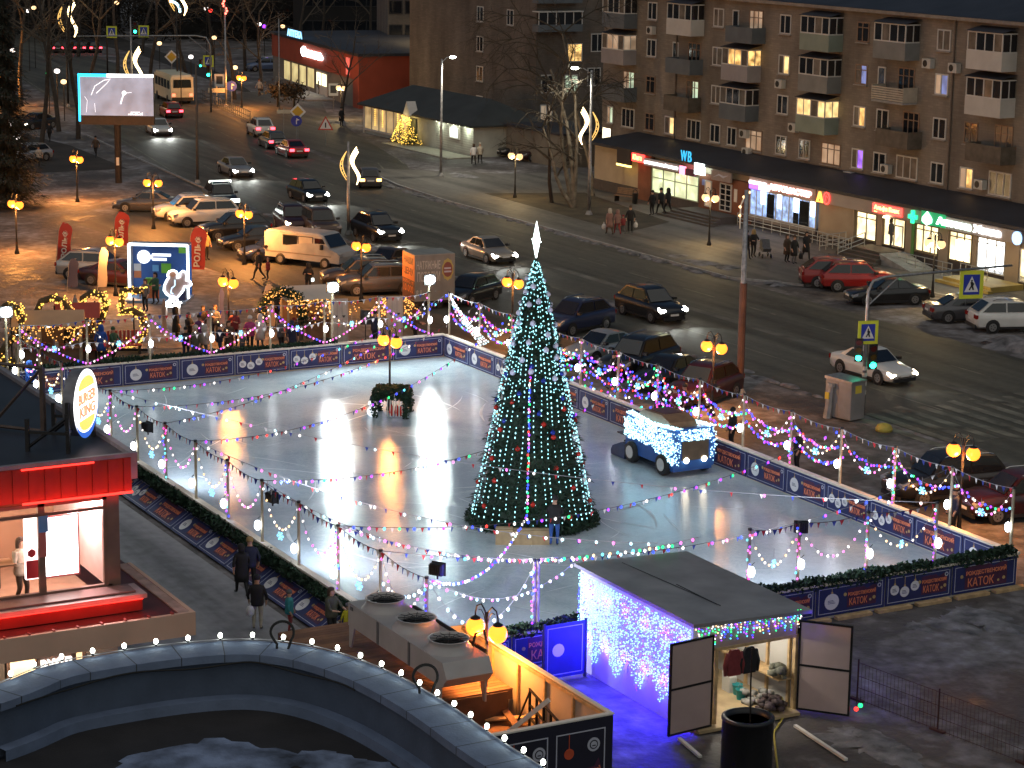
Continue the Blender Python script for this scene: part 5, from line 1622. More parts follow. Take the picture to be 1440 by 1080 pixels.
road_sign(419,157,419,196,'yellow diamond priority sign by the side street','diamond',.75)
road_sign(417,170,417,197,'round blue arrow sign under the yellow diamond','blue',.5)
road_sign(397,157,399,196,'narrow white name plate left of the yellow diamond','plate',.55)
road_sign(458,174,458,205,'red rimmed warning triangle beside the side street','triangle',.7)
road_sign(308,113,309,142,'white square sign beside the far green light','square',.75)
road_sign(326,121,326,148,'round pinkish sign by the far railings','blue',.55)
road_sign(305,127,305,148,'cream plate sign low beside the railings','plate',.8)
road_sign(242,80,242,120,'far yellow diamond sign above the bus','diamond',.8)
road_sign(469,126,469,156,'small white square sign before the red store wall','square',.7)
# railing by the far pavement
mb = MB(); A,B = at(280,138),at(352,172); d = (B - A); n_ = 26
for k in range(n_ + 1): p = A + d * k / n_; mb.tube([p - A,p - A + Vector((0,0,1.05))],.03,4)
for z in (1.05,.55,.15): mb.tube([(0,0,z),d + Vector((0,0,z))],.04,4)
tag(mb.build('guard_railing',mat('dull grey railing',(.2,.19,.17),.6,.3,.2),None,False,A),'long grey guard railing along the far bend of the road','railing')

# ------------------------------------------------------------------ billboard
pb = at(166,258)
bb = thing('billboard','large lit advertising screen on a dark post beside the road','billboard',(pb.x,pb.y,0),rad(61.5))
c0,c1 = along(112,163,pb),along(216,109,pb)
W_ = (Vector((c1.x,c1.y,0)) - Vector((c0.x,c0.y,0))).length
zc0,zc1 = c0.z,c1.z
mid = -(Vector((pb.x,pb.y,0)) - (Vector((c0.x,c0.y,0)) + Vector((c1.x,c1.y,0))) / 2).length * .1
mb = MB(); mb.tube([(0,.3,0),(0,.3,zc0)],.26,10); mb.build('post',mat('brown black post',(.04,.028,.022),.6,.2,.2),bb)
mb = MB(); mb.box(-W_ / 2,0,zc0 - .65,W_ / 2,.6,zc0); mb.build('lower_box',mat('dark brown casing',(.05,.035,.03),.6,0,.2),bb)
mb = MB(); mb.box(-W_ / 2,.02,zc0,W_ / 2,.55,zc1 + .15); mb.build('casing',dark_steel,bb)
scr = emis('grey screen glow',(.34,.34,.42),1.0,True,(.1,.1,.1),.25,.7)
mb = MB(); mb.box(-W_ / 2 + .12,-.02,zc0 + .06,W_ / 2 - .02,.015,zc1); sp_ = mb.build('screen',scr,bb)
wl = emis('white chalk line glow',(.9,.9,.95),1.6)
mb = MB()
mb.tube([(-1.9,-.04,zc0 + 1.6),(-1.6,-.04,zc0 + 2.3),(-.9,-.04,zc0 + 2.75),(-.4,-.04,zc0 + 2.85),(-.7,-.04,zc0 + 2.5),(-1.5,-.04,zc0 + 1.75)],.025,4)
mb.tube([(.35,-.04,zc0 + .95),(.45,-.04,zc0 + 1.35),(.6,-.04,zc0 + 1.7)],.05,4); mb.ball((.62,-.03,zc0 + 1.8),.18,0,2,(1,.15,1))
mb.tube([(.7,-.04,zc0 + 1.8),(1.2,-.04,zc0 + 1.85)],.015,4)
mb.tube([(-2.3,-.04,zc0 + .3),(-2.2,-.04,zc0 + 1.2),(-2.4,-.04,zc0 + 1.5)],.012,4); mb.tube([(-1.6,-.04,zc0 + .3),(-1.65,-.04,zc0 + 1.0)],.012,4)
for k in range(9): mb.box(.9 + k * .13,-.04,zc0 + .12,.98 + k * .13,-.03,zc0 + .22 + .05 * (k % 3)); mb.box(1.1 + k * .08,-.04,zc0 + .3,1.15 + k * .08,-.03,zc0 + .38)
mb.build('sketch_lines',wl,sp_)
mb = MB(); mb.box(-W_ / 2,-.05,zc1,-W_ / 2 + W_ * .38,.03,zc1 + .22); mb.box(-W_ / 2 - .02,-.05,zc0 - .4,-W_ / 2 + .12,.03,zc1 + .22); mb.build('blue_light_edge',emis('cyan edge glow',(.02,.55,1),4,True),bb)
mb = MB(); mb.box(-W_ / 2 + W_ * .38,-.05,zc1,W_ / 2,.03,zc1 + .22); mb.build('white_light_edge',emis('white edge glow',(.95,.97,1),6,True),bb)
mb = MB(); mb.box(-.1,.02,1.4,.12,.06,2.0); mb.build('small_notice',cream_print,bb)

# ------------------------------------------------------------------ plaza flags
def feather(px,py,top_py,label,m,txt=None,tm=None,w=.75,rz=rad(62),lean=0.0):
 b = at(px,py); q = along(px,top_py,b); h = q.z
 t = thing('feather_flag',label,'flag',(b.x,b.y,0),rz,'upright feather flags on the plaza')
 mb = MB(); mb.tube([(-w / 2,0,0),(-w / 2,0,h * .8),(-w / 2 + .1,0,h * .95),(w * .3,0,h)],.02,5); mb.build('pole',steel,t)
 rr = random.Random(px); pts = []; n = 12
 L_ = [(-w / 2 + .02 + (.0 if u < .8 else (u - .8) * 1.2 * w),.12 * h + u * h * .87) for u in [i / n for i in range(n + 1)]]
 Rr = [(w / 2 * (1 - .9 * max(0,(u - .86) / .14) ** 1.5) + .03 * math.sin(u * 9),.14 * h + u * h * .85) for u in [i / n for i in range(n + 1)]]
 vs = [(x,.05 * math.sin(z * 2.1),z) for x,z in L_] + [(x,.05 * math.sin(z * 2.1 + .8),z) for x,z in Rr]
 vs += [(x,y + .015,z) for x,y,z in vs]; k = n + 1
 fs = [(i,i + k,i + k + 1,i + 1) for i in range(n)] + [(i + 2 * k,i + 1 + 2 * k,i + k + 1 + 2 * k,i + k + 2 * k) for i in range(n)]
 mb = MB(); mb.add(vs,fs); cl = mb.build('flag_cloth',m,t,True)
 if txt:
  l = lettering('lettering',txt,h * .62,w * .42,tm,cl,(.02,-.09,h * .5),.03,.03)
  l.rotation_euler = (0,-PI / 2,0)
 t.rotation_euler = (0,lean,rz)
 return t


red_f = mat('red flag cloth',(.42,.045,.035),.7,0,.15,1); white_f = mat('white flag cloth',(.22,.2,.2),.7,0,.1,1); blue_f = mat('dark blue flag cloth',(.03,.035,.09),.7,0,.1,1); wl2 = mat('white flag lettering',(.65,.6,.55),.6,0,.03)
feather(88,374,312,'red lettered flag left of the silver off-roader',red_f,'РОЛЬФ',wl2,.8,lean=rad(6))
feather(168,352,297,'red lettered flag rising behind the orange lamp',red_f,'РОЛЬФ',wl2,.9,lean=rad(6))
feather(275,388,318,'large red lettered flag right of the blue booth',red_f,'РОЛЬФ',wl2,.95,lean=rad(5))
feather(143,412,347,'white feather flag left of the blue booth',white_f,None,None,.5,lean=rad(4))
feather(101,410,363,'dark blue feather flag beside the silver off-roader',blue_f,None,None,.55,lean=rad(5))
feather(379,468,399,'pale feather flag standing in the crowd behind the rink',white_f,None,None,.55)
feather(231,474,420,'narrow white flag pole in front of the blue booth',white_f,None,None,.2)
feather(107,500,414,'narrow pale flag in front of the golden numerals',white_f,None,None,.22)
feather(312,462,405,'narrow bluish flag behind the crowd',mat('bluish cloth',(.16,.16,.3),.7,0,.1),None,None,.25)

# ------------------------------------------------------------------ blue booth
q0,q1 = at(186,418),at(262,440)
bo_ = thing('promo_booth','open blue booth with glowing white frame on the plaza','booth',(q0.x,q0.y,0),rad(58))
bw,bh,bd = 3.3,3.1,1.8
bblue = mat('booth blue panel',(.02,.09,.34),.5,0,.15,1)
mb = MB(); mb.box(-.1,-bd,0,bw + .1,bd * .3,.15); mb.build('platform',mat('pale blue deck',(.25,.35,.5),.6,0,.1),bo_)
mb = MB(); mb.box(0,.4,.15,bw,.5,bh); bp_ = mb.build('back_panel',bblue,bo_)
mb = MB(); mb.box(-.06,-.6,.15,0,.5,bh); mb.build('side_panel',mat('booth grey panel',(.3,.34,.4),.5,0,.1),bo_)
mb = MB(); mb.box(0,-.6,bh - .1,bw,.4,bh); mb.build('roof_panel',mat('booth grey panel',(.3,.34,.4),.5,0,.1),bo_)
mb = MB(); mb.slab(disc(.62,2.25,.38,0,20),.36,.395); mb.box(1.1,.36,2.3,2.15,.395,2.45); mb.box(1.1,.36,2.05,1.9,.395,2.2); mb.tube([(1.12,.37,2.38),(1.02,.37,2.25),(1.12,.37,2.12)],.05,5); mb.build('white_emblem',emis('emblem glow',(.9,.97,1),1.6),bp_)
cols = [('green',(.12,.4,.04)),('orange',(.5,.15,.05)),('sky',(.1,.3,.6)),('white',(.55,.5,.5))]
mb = MB()
for k,(x,z,s) in enumerate(((1.6,1.35,.55),(.05,1.05,.4),(1.1,1.45,.35),(.05,1.45,.4),(2.6,2.5,.45))): mb.box(x,.35,z,x + s,.395,z + s,[0,1,2,3,0][k])
mb.build('coloured_squares',[mat('square ' + n,c,.6,0,.05) for n,c in cols],bp_)
mb = MB(); t_ = .09
for seg in (((0,-.62,.15),(0,-.62,bh)),((0,-.62,bh),(bw,-.62,bh)),((bw,-.62,bh),(bw,-.62,.15))): mb.tube(seg,.07,6)
mb.build('neon_frame',emis('neon white glow',(.82,.95,1),9,True),bo_)
mb = MB(); mb.box(.9,-1.0,.15,1.75,-.5,.85,0); mb.box(1.75,-1.0,.15,2.6,-.5,.8,1); mb.box(.95,-.95,.85,1.5,-.55,1.25,2); mb.build('counter',[mat('square orange',(.5,.15,.05)),mat('square sky',(.1,.3,.6)),mat('square green',(.12,.4,.04))],bo_)
mb = MB(); mb.box(2.75,-1.4,.15,3.3,-.9,.75); mb.build('blue_cube',mat('deep blue cube',(.03,.05,.16),.5,0,.1),bo_)
f0 = at(247,448)
fg = thing('neon_figure','white neon outlined cut-out figure raising one arm in front of the booth','neon figure',(f0.x,f0.y,0),rad(60))
out = [((X_ - 700) / 262,.72 + (820 - Y_) / 268) for X_,Y_ in ((570,785),(625,740),(632,690),(582,660),(545,600),(552,530),(590,450),(612,425),(598,380),(622,330),(670,312),(722,325),(742,370),(735,420),(768,405),(772,355),(812,318),(858,335),(872,400),(858,452),(910,462),(935,510),(895,548),(832,545),(815,600),(775,655),(722,715),(742,765),(790,775),(700,792),(668,760),(690,690),(655,690),(650,770),(610,795))]
mb = MB(); mb.slab(out,-.03,.05); mb.build('cutout_panel',mat('grey printed figure',(.28,.25,.27),.6,0,.35,1.5),fg)
mb = MB(); mb.tube([(x,-.06,z) for x,z in out] + [(out[0][0],-.06,out[0][1])],.05,6); mb.build('neon_outline',emis('neon white glow',(.82,.95,1),9,True),fg)
mb = MB(); mb.slab(disc(-.11,2.42,.17,0,14),-.05,-.032); mb.build('face_print',mat('face tone',(.32,.19,.14),.6,0,.1),fg)
mb = MB(); mb.tube([(.0,-.05,2.1),(.0,-.05,1.8),(-.18,-.05,1.65),(-.22,-.05,1.4),(-.1,-.05,1.36)],.02,5); mb.build('blue_tube',emis('pale blue tube glow',(.4,.75,1),3),fg)
mb = MB(); mb.box(-.5,-.1,.64,.25,.1,.74); mb.build('lit_base',emis('neon white glow',(.82,.95,1),9),fg)
mb = MB(); mb.tube([(-.5,.05,0),(-.5,.05,.9)],.05,6); mb.tube([(.2,.05,0),(.2,.05,.8)],.05,5); mb.build('support',white_paint,fg)

# ------------------------------------------------- golden numerals of light
gold_led = emis('golden led glow',(1,.62,.10),2.6)
gold_led2 = emis('warm led glow',(1,.48,.12),1.5)
leaf_d = mat('brownish wire wreath',(.10,.07,.03),.8,0,.4,6)
DIG = {'2': [(-.6,2.3),(-.55,2.75),(-.1,3.05),(.4,2.9),(.6,2.4),(.4,1.8),(-.1,1.2),(-.55,.6),(-.6,.3),(0,.3),(.6,.3)],
  '0': [(0,3.05),(-.45,2.85),(-.68,2.2),(-.7,1.6),(-.65,1.0),(-.45,.5),(0,.3),(.45,.5),(.65,1.0),(.7,1.6),(.68,2.2),(.45,2.85),(0,3.05)],
  '5': [(.55,3.0),(0,3.0),(-.5,3.0),(-.55,2.4),(-.55,1.9),(0,2.0),(.45,1.75),(.6,1.2),(.45,.6),(0,.3),(-.55,.45)]}
rr = random.Random(31)
for k,(ch_,px,wx,py) in enumerate((('2',16,1.0,517),('0',77,1.25,505),('2',134,1.0,497),('5',188,1.0,492))):
 b = at(px,py)
 t = thing('light_numeral',['golden light numeral two at the left edge behind the floodlight','wide golden light numeral zero','golden light numeral two right of the zero','golden light numeral five beside the blue booth'][k],'light numeral',(b.x,b.y,0),rad(60),'golden numerals of light on the plaza')
 S = 1.0
 mb = MB(); mb.tube([(x * wx * S,0,z * S) for x,z in DIG[ch_]],.17,7); mb.build('wreath_tube',leaf_d,t)
 mb = MB(); P = [Vector((x * wx * S,0,z * S)) for x,z in DIG[ch_]]
 for i in range(340):
  j = rr.randrange(len(P) - 1); c = P[j].lerp(P[j + 1],rr.random()); a = rr.uniform(0,2 * PI); u = Vector((math.cos(a),math.sin(a) * .9,math.sin(a + 1) * .9)) * rr.uniform(.12,.24)
  mb.ball(tuple(c + u),rr.uniform(.03,.05),0 if rr.random() < .65 else 1,1)
 tag(mb.build('golden_bulbs',[gold_led,gold_led2],t),kind='stuff')
 mb = MB(); mb.box(-.8 * wx,-.3,0,.8 * wx,.3,.12); mb.tube([(0,.2,0),(0,.2,2.6)],.04,5); mb.build('stand',dark_steel,t)

# --------------------------------------------------------------- market stalls
stall_wood = mat('stall planks',(.20,.12,.07),.7,0,.3,3); roof_o = mat('orange lit roof cloth',(.55,.32,.18),.7,0,.15,1); roof_w = mat('cream roof cloth',(.5,.45,.4),.7,0,.15,1)


def stall(px,py,w,d,label,roof,rz,counter=True,leds=None,seed=0):
 b = at(px,py); t = thing('market_stall',label,'market stall',(b.x,b.y,0),rz,'small market stalls behind the rink')
 for x in (-w / 2,w / 2):
  for y in (-d / 2,d / 2):
   mb = MB(); mb.box(x - .05,y - .05,0,x + .05,y + .05,2.1); mb.build('corner_post',wood_post,t)
 mb = MB(); mb.add([(-w / 2 - .2,-d / 2 - .25,2.05),(w / 2 + .2,-d / 2 - .25,2.05),(w / 2 + .2,0,2.65),(-w / 2 - .2,0,2.65),(-w / 2 - .2,d / 2 + .25,2.05),(w / 2 + .2,d / 2 + .25,2.05)],[(0,1,2,3),(3,2,5,4),(0,3,4),(1,5,2),(0,4,5,1)]); mb.build('roof',roof,t)
 mb = MB(); mb.box(-w / 2 + .05,-d / 2 - .04,0,w / 2 - .05,-d / 2 + .02,.95); mb.box(-w / 2,-d / 2 - .25,.95,w / 2,-d / 2 + .25,1.0); mb.build('counter',stall_wood,t)
 mb = MB(); mb.box(-w / 2 + .05,d / 2 - .03,0,w / 2 - .05,d / 2 + .01,2.05); mb.build('back_wall',stall_wood,t)
 rr = random.Random(seed); mb = MB()
 for i in range(10): x = rr.uniform(-w / 2 + .2,w / 2 - .2); h = rr.uniform(.1,.3); mb.box(x - .08,-d / 2 - .1,1.0,x + .08,-d / 2 + .1,1.0 + h,i % 3)
 mb.build('goods',[CLOTH['cream'],CLOTH['red'],CLOTH['olive']],t)
 if leds:
  mb = MB()
  for i in range(leds): x = rr.uniform(-w / 2 - .15,w / 2 + .15); mb.ball((x,-d / 2 - .27 + rr.uniform(-.05,.05),2.05 - rr.random() ** 2 * .7),rr.uniform(.025,.045),0,1)
  tag(mb.build('golden_bulbs',gold_led2,t),kind='stuff')
 mb = MB(); mb.ball((0,-.2,1.95),.12,0,2); mb.build('hanging_lamp',emis('stall lamp glow',(1,.7,.38),14,True),t,True)
 return t


stall(70,512,3.0,1.8,'stall with an orange lit roof and many golden bulbs at the far left',roof_o,rad(70),leds=120,seed=1)
stall(430,472,2.2,1.6,'stall with a cream lit roof behind the green fir arch',roof_w,rad(80),leds=90,seed=2)
stall(110,500,1.8,1.5,'small red-fronted stall by the golden numerals',mat('red roof cloth',(.4,.06,.04),.7,0,.1),rad(70),leds=40,seed=3)
# red benches / fences
for px,py,l in ((110,505,'red slatted bench below the golden numeral two'),(172,498,'red slatted bench beside the bright blue jacket')):
 b = at(px,py); t = thing('slatted_bench',l,'bench',(b.x,b.y,0),rad(80),'red benches behind the far boards')
 mb = MB()
 for k in range(9): mb.box(-.9 + .2 * k,.22,.4,-.78 + .2 * k,.26,1.15)
 mb.build('backrest',mat('red bench paint',(.4,.05,.035),.5,0,.15),t)
 mb = MB(); mb.box(-.95,-.25,.42,.95,.25,.47); mb.build('seat',mat('red bench paint',(.4,.05,.035),.5,0,.15),t)
 for x in (-.85,.85): mb = MB(); mb.box(x - .04,-.22,0,x + .04,.22,.42); mb.build('leg',dark_steel,t)
# fir arch
b = at(398,478); fa = thing('fir_arch','green fir arch wound with golden bulbs in the crowd','fir arch',(b.x,b.y,0),rad(75))
rr = random.Random(8); mb = MB()
for i in range(2600):
 u = rr.random() * PI * 1.25 - PI * .125; c = Vector((1.05 * math.cos(u),0,1.35 + 1.15 * math.sin(u))); 
 c.z = max(c.z,.0); c += Vector((rr.gauss(0,.12),rr.gauss(0,.12),rr.gauss(0,.12))); w = Vector((rr.uniform(-1,1),rr.uniform(-1,1),rr.uniform(-1,1))).normalized() * .13; s = w.orthogonal().normalized() * .05
 mb.add([c - s,c + s,c + w],[(0,1,2)],rr.randrange(2))
for s in (-1,1): mb.tube([(s * 1.1,0,0),(s * 1.1,0,1.3)],.06,6,2)
mb.build('fir_branches',[fir_green,fir_green2,wood_post],fa)
mb = MB()
for i in range(120): u = rr.random() * PI; mb.ball((1.05 * math.cos(u) + rr.gauss(0,.12),-.15 + rr.gauss(0,.08),1.35 + 1.15 * math.sin(u) + rr.gauss(0,.1)),.035,0,1)
tag(mb.build('golden_bulbs',gold_led2,fa),kind='stuff')
# pale tall panels with golden lights
for px,py,l,lit in ((478,482,'tall pale wooden panel left of the loudspeaker',0),(555,478,'tall pale wooden door panel wound with golden bulbs',1),(47,505,'tall pale panel beside the far left stall',0)):
 b = at(px,py + 4); t = thing('door_panel',l,'panel',(b.x,b.y,0),rad(75),'pale door panels behind the rink')
 mb = MB(); mb.box(-.42,0,0,.42,.08,2.4); mb.build('door_leaf',mat('pale panel paint',(.42,.37,.32),.6,0,.15,1.5),t)
 mb = MB()
 for k in range(3): mb.box(-.36 + .25 * k,-.012,.15,-.16 + .25 * k,-.001,2.25)
 for x in (-.2,.2): mb.slab([(x - .09,1.55),(x + .09,1.55),(x,1.42)],-.03,-.013,1)
 mb.build('boarding',[mat('paler panel paint',(.5,.44,.38),.6,0,.15,1.5),black_plastic],t)
 mb = MB()
 for i in range(150 if lit else 45):
  s = rr.choice((-1,1)); x = s * (.5 + rr.random() ** 2 * .9); mb.ball((x,-.1 + rr.gauss(0,.08),2.45 - (abs(x) - .4) * .8 - rr.random() ** 1.5 * .9),.035,0,1)
 tag(mb.build('golden_bulbs',gold_led2,t),kind='stuff')
 mb = MB()
 for s in (-1,1): mb.tube([(s * .42,.04,2.3),(s * 1.4,-.1,1.75)],.02,5)
 mb.build('garland_branch',leaf_d,t)
b = at(514,487); t = thing('loudspeaker','dark loudspeaker on a stand behind the far boards','loudspeaker',(b.x,b.y,0),rad(70))
mb = MB(); mb.slab([(-.24,1.15),(.24,1.15),(.27,1.5),(.24,1.9),(-.24,1.9),(-.27,1.5)],-.18,.2); mb.build('cabinet',black_plastic,t)
mb = MB(); mb.slab(disc(0,1.4,.17,0,16),-.2,-.181); mb.slab(disc(0,1.72,.09,0,14),-.2,-.181); mb.build('grille',mat('speaker grille',(.06,.065,.07),.5,.3,.1),t)
mb = MB(); mb.tube([(0,0,0),(0,0,1.15)],.025,6); mb.tube([(0,0,.4),(.3,.1,0)],.015,5); mb.tube([(0,0,.4),(-.3,.1,0)],.015,5); mb.build('stand',dark_steel,t)

# ---------------------------------------- fir-covered box round the rink lamp
b = at(549,590)
t = thing('fir_box','fir-covered square stand with red ornaments and a white snowman at the lamp on the ice','fir stand',(b.x - .55,b.y + .35,.05),rad(55))
rr = random.Random(5); mb = MB()
mb.box(-.66,-.66,.9,.66,.66,1.15,2)
for i in range(4200):
 f = rr.random()
 if f < .35: c = Vector((rr.uniform(-.75,.75),rr.uniform(-.75,.75),1.18))
 elif f < .75:
  s = rr.randrange(4); q = rr.uniform(-.72,.72); c = Vector([(q,-.72,0),(.72,q,0),(q,.72,0),(-.72,q,0)][s]); c.z = rr.uniform(.82,1.22)
 else: c = Vector((rr.choice((-1,1)) * .68 + rr.gauss(0,.06),rr.choice((-1,1)) * .68 + rr.gauss(0,.06),rr.uniform(0,1.1)))
 w = Vector((rr.uniform(-1,1),rr.uniform(-1,1),rr.uniform(-1,1))).normalized() * .12; s_ = w.orthogonal().normalized() * .05
 mb.add([c - s_,c + s_,c + w],[(0,1,2)],rr.randrange(2))
mb.build('fir_cover',[fir_green,fir_green2,fir_green],t)
for i,x in enumerate((.05,.3,.52)):
 mb = MB(); mb.lathe([(.07,0),(.1,.15),(.08,.4),(.03,.5)],10,(x,-.62,.12)); mb.build('red_ornament',ball_m['red'],t,True)
mb = MB()
for k in range(6): mb.tube([(-.1 + .13 * k,-.7,.1),(-.1 + .13 * k,-.7,.85)],.02,4)
mb.build('cream_slats',cream_print,t)
sn = thing('snowman','small white snowman figure at the fir stand on the ice','snowman',(b.x - .55 - .15,b.y - .55,.05))
mb = MB(); mb.ball((0,0,.22),.24,0,2); mb.ball((0,0,.58),.18,0,2); mb.build('body',emis('glowing white plastic',(.9,.95,1),.9),sn,True)
mb = MB(); mb.lathe([(.13,.72),(.12,.76),(.08,.92),(.03,.95)],10); mb.build('hat',CLOTH['navy'],sn)

# ------------------------------------------ switch cabinet, bollard, stone, bench
b = at(1187,588); t = thing('switch_cabinet','grey metal switch cabinet at the near traffic pole','cabinet',(b.x,b.y,0),rad(12))
mb = MB(); mb.box(-.75,-.45,.08,.75,.45,1.75); mb.build('cabinet_body',mat('grey cabinet paint',(.22,.22,.22),.5,.2,.15,2),t)
mb = MB(); mb.slab([(-.8,1.75),(.8,1.75),(.8,1.82),(-.8,1.88)],-.5,.5); mb.build('lid',steel,t)
mb = MB(); mb.box(-.72,-.462,.15,-.02,-.451,1.68); mb.box(.02,-.462,.15,.72,-.451,1.68); mb.build('door',mat('grey cabinet paint',(.22,.22,.22),.5,.2,.15,2),t)
mb = MB(); mb.box(.752,-.2,1.25,.76,.2,1.6); mb.build('yellow_notice',mat('yellow notice',(.55,.45,.05),.6,0,.1),t)
b = at(1165,588); t = thing('concrete_bollard','slanting concrete post left of the grey cabinet','bollard',(b.x,b.y,0),.3)
mb = MB(); mb.tube([(-.08,0,0),(.02,0,.8),(.08,0,1.45)],[.2,.15,.12],7); mb.tube([(.08,0,1.45),(.08,0,1.6)],[.2,.18],8); mb.build('post',concrete,t); mb = MB(); mb.box(-.1,-.2,.9,.1,-.14,1.2); mb.build('yellow_notice',mat('yellow notice',(.55,.45,.05),.6,0,.1),t)
b = at(1243,606); mb = MB(); mb.lathe([(.36,0),(.37,.12),(.3,.26),(.16,.33),(.02,.35)],14)
tag(mb.build('stone_bollard',mat('yellow stone paint',(.42,.34,.06),.7,0,.2,4),None,True,(b.x,b.y,0)),'low rounded yellow stone at the near kerb','bollard')
b = at(880,284,.12); t = thing('park_bench','dark slatted bench on the far pavement beside the bright shop','bench',b,rad(20))
mb = MB()
for k in range(4): mb.box(-1.0,.18 + .03 * k,.55 + .12 * k,1.0,.22 + .03 * k,.64 + .12 * k)
mb.build('backrest',stall_wood,t); mb = MB()
for k in range(4): mb.box(-1.0,-.25 + .11 * k,.42,1.0,-.16 + .11 * k,.46)
mb.build('seat',stall_wood,t)
for x in (-.85,.85): mb = MB(); mb.box(x - .04,-.24,0,x + .04,.22,.42); mb.build('leg',iron,t)
b = at(893,287,.12); t = thing('litter_bin','small dark iron litter bin beside the bench','litter bin',b)
mb = MB(); mb.lathe([(.12,0),(.14,.1),(.2,.35),(.23,.8),(.2,.82)],10); mb.build('bucket',iron,t); mb = MB(); mb.tube([(-.3,0,0),(-.28,0,.95),(0,0,1.1),(.28,0,.95),(.3,0,0)],.025,5); mb.build('stand',iron,t)
# ------------------------------------------------------- long brick apartment block
def brick_material(name,c1,c2,mortar):
 m = bpy.data.materials.new(name); m.use_nodes = True; nt = m.node_tree; b = nt.nodes['Principled BSDF']; N,L = nt.nodes.new,nt.links.new
 tc = N('ShaderNodeNewGeometry'); sx = N('ShaderNodeSeparateXYZ'); L(tc.outputs['Position'],sx.inputs[0])
 ad = N('ShaderNodeMath'); ad.operation = 'ADD'; L(sx.outputs['X'],ad.inputs[0]); L(sx.outputs['Y'],ad.inputs[1])
 cb = N('ShaderNodeCombineXYZ'); L(ad.outputs[0],cb.inputs['X']); L(sx.outputs['Z'],cb.inputs['Y'])
 br = N('ShaderNodeTexBrick'); br.inputs['Scale'].default_value = 1; br.inputs['Brick Width'].default_value = .52; br.inputs['Row Height'].default_value = .16; br.inputs['Mortar Size'].default_value = .012
 br.inputs['Color1'].default_value = (*c1,1); br.inputs['Color2'].default_value = (*c2,1); br.inputs['Mortar'].default_value = (*mortar,1)
 L(cb.outputs[0],br.inputs['Vector'])
 n = N('ShaderNodeTexNoise'); n.inputs['Scale'].default_value = .5; n.inputs['Detail'].default_value = 8; mp = N('ShaderNodeMapping'); mp.inputs['Scale'].default_value = (1,1,.3); L(tc.outputs['Position'],mp.inputs['Vector']); L(mp.outputs['Vector'],n.inputs['Vector'])
 mr = N('ShaderNodeMapRange'); mr.inputs['From Min'].default_value = .25; mr.inputs['From Max'].default_value = .75; mr.inputs['To Min'].default_value = .55; mr.inputs['To Max'].default_value = 1.4; L(n.outputs['Fac'],mr.inputs['Value'])
 mx = N('ShaderNodeMix'); mx.data_type = 'RGBA'; mx.blend_type = 'MULTIPLY'; mx.inputs['Factor'].default_value = 1
 L(br.outputs['Color'],mx.inputs['A']); L(mr.outputs['Result'],mx.inputs['B']); L(mx.outputs['Result'],b.inputs['Base Color'])
 b.inputs['Roughness'].default_value = .85
 return m


brick = brick_material('tan brick',(.22,.188,.158),(.18,.154,.128),(.165,.145,.122))
brick_dark = brick_material('grey brown brick',(.15,.125,.105),(.12,.10,.085),(.1,.085,.07))
frame_w = mat('white window frame',(.55,.54,.52),.5,0,.08); frame_o = mat('old wooden window frame',(.24,.16,.11),.6,0,.2)
sill_m = mat('window sill',(.3,.28,.26),.6,0,.15)
curtain = mat('unlit curtain behind glass',(.16,.14,.12),.25,0,.5,1.2)
WG = {'dark': glass_dark,'curtain': curtain,'warm': emis('warm lit room',(1,.6,.2),.9,False,None,.8,1.8),'yellow': emis('yellow lit room',(1,.72,.3),.9,False,None,.6,1.4),'pale': emis('pale lit room',(.7,.9,.65),.55,False,None,.5,1.5),
  'purple': emis('purple lit room',(.35,.15,1),1.1,False,None,.5,2),'dim': emis('dim lit room',(.8,.6,.42),.22,False,None,.7,1.0),'blue': emis('bluish lit room',(.3,.4,.9),.3,False,None,.6,2.2)}
BY = 94.7; BX0,BX1 = -158.0,-88.0
block = thing('apartment_block','long tan brick apartment block with many balconies above the lit shops','apartment block',(0,0,0))
mb = MB(); mb.box(BX0,BY,0,BX1,BY + 12,15.0); mb.build('brick_wall',brick,block)
roof_dark = mat('dark roofing sheet',(.03,.033,.045),.6,.1,.3,.6)
mb = MB(); mb.box(BX0 - .4,BY - .55,15.0,BX1,BY + 12.4,15.22,1); mb.slab([(0,0),(1,0)],0,0) if False else None
mb.add([(BX0 - .4,BY - .55,15.24),(BX1,BY - .55,15.24),(BX1,BY + 6,17.0),(BX0 - .4,BY + 6,17.0),(BX0 - .4,BY + 12.4,15.24),(BX1,BY + 12.4,15.24)],[(0,1,2,3),(3,2,5,4),(0,3,4)],0); rf = mb.build('roof',[roof_dark,mat('pale eave',(.25,.22,.19),.7,0,.2)],block)
mb = MB(); mb.box(-110.5,BY + 2,15.9,-109.3,BY + 3,17.2); mb.build('chimney',brick,rf)


SPLIT = ('warm','yellow','blue','purple','pale')


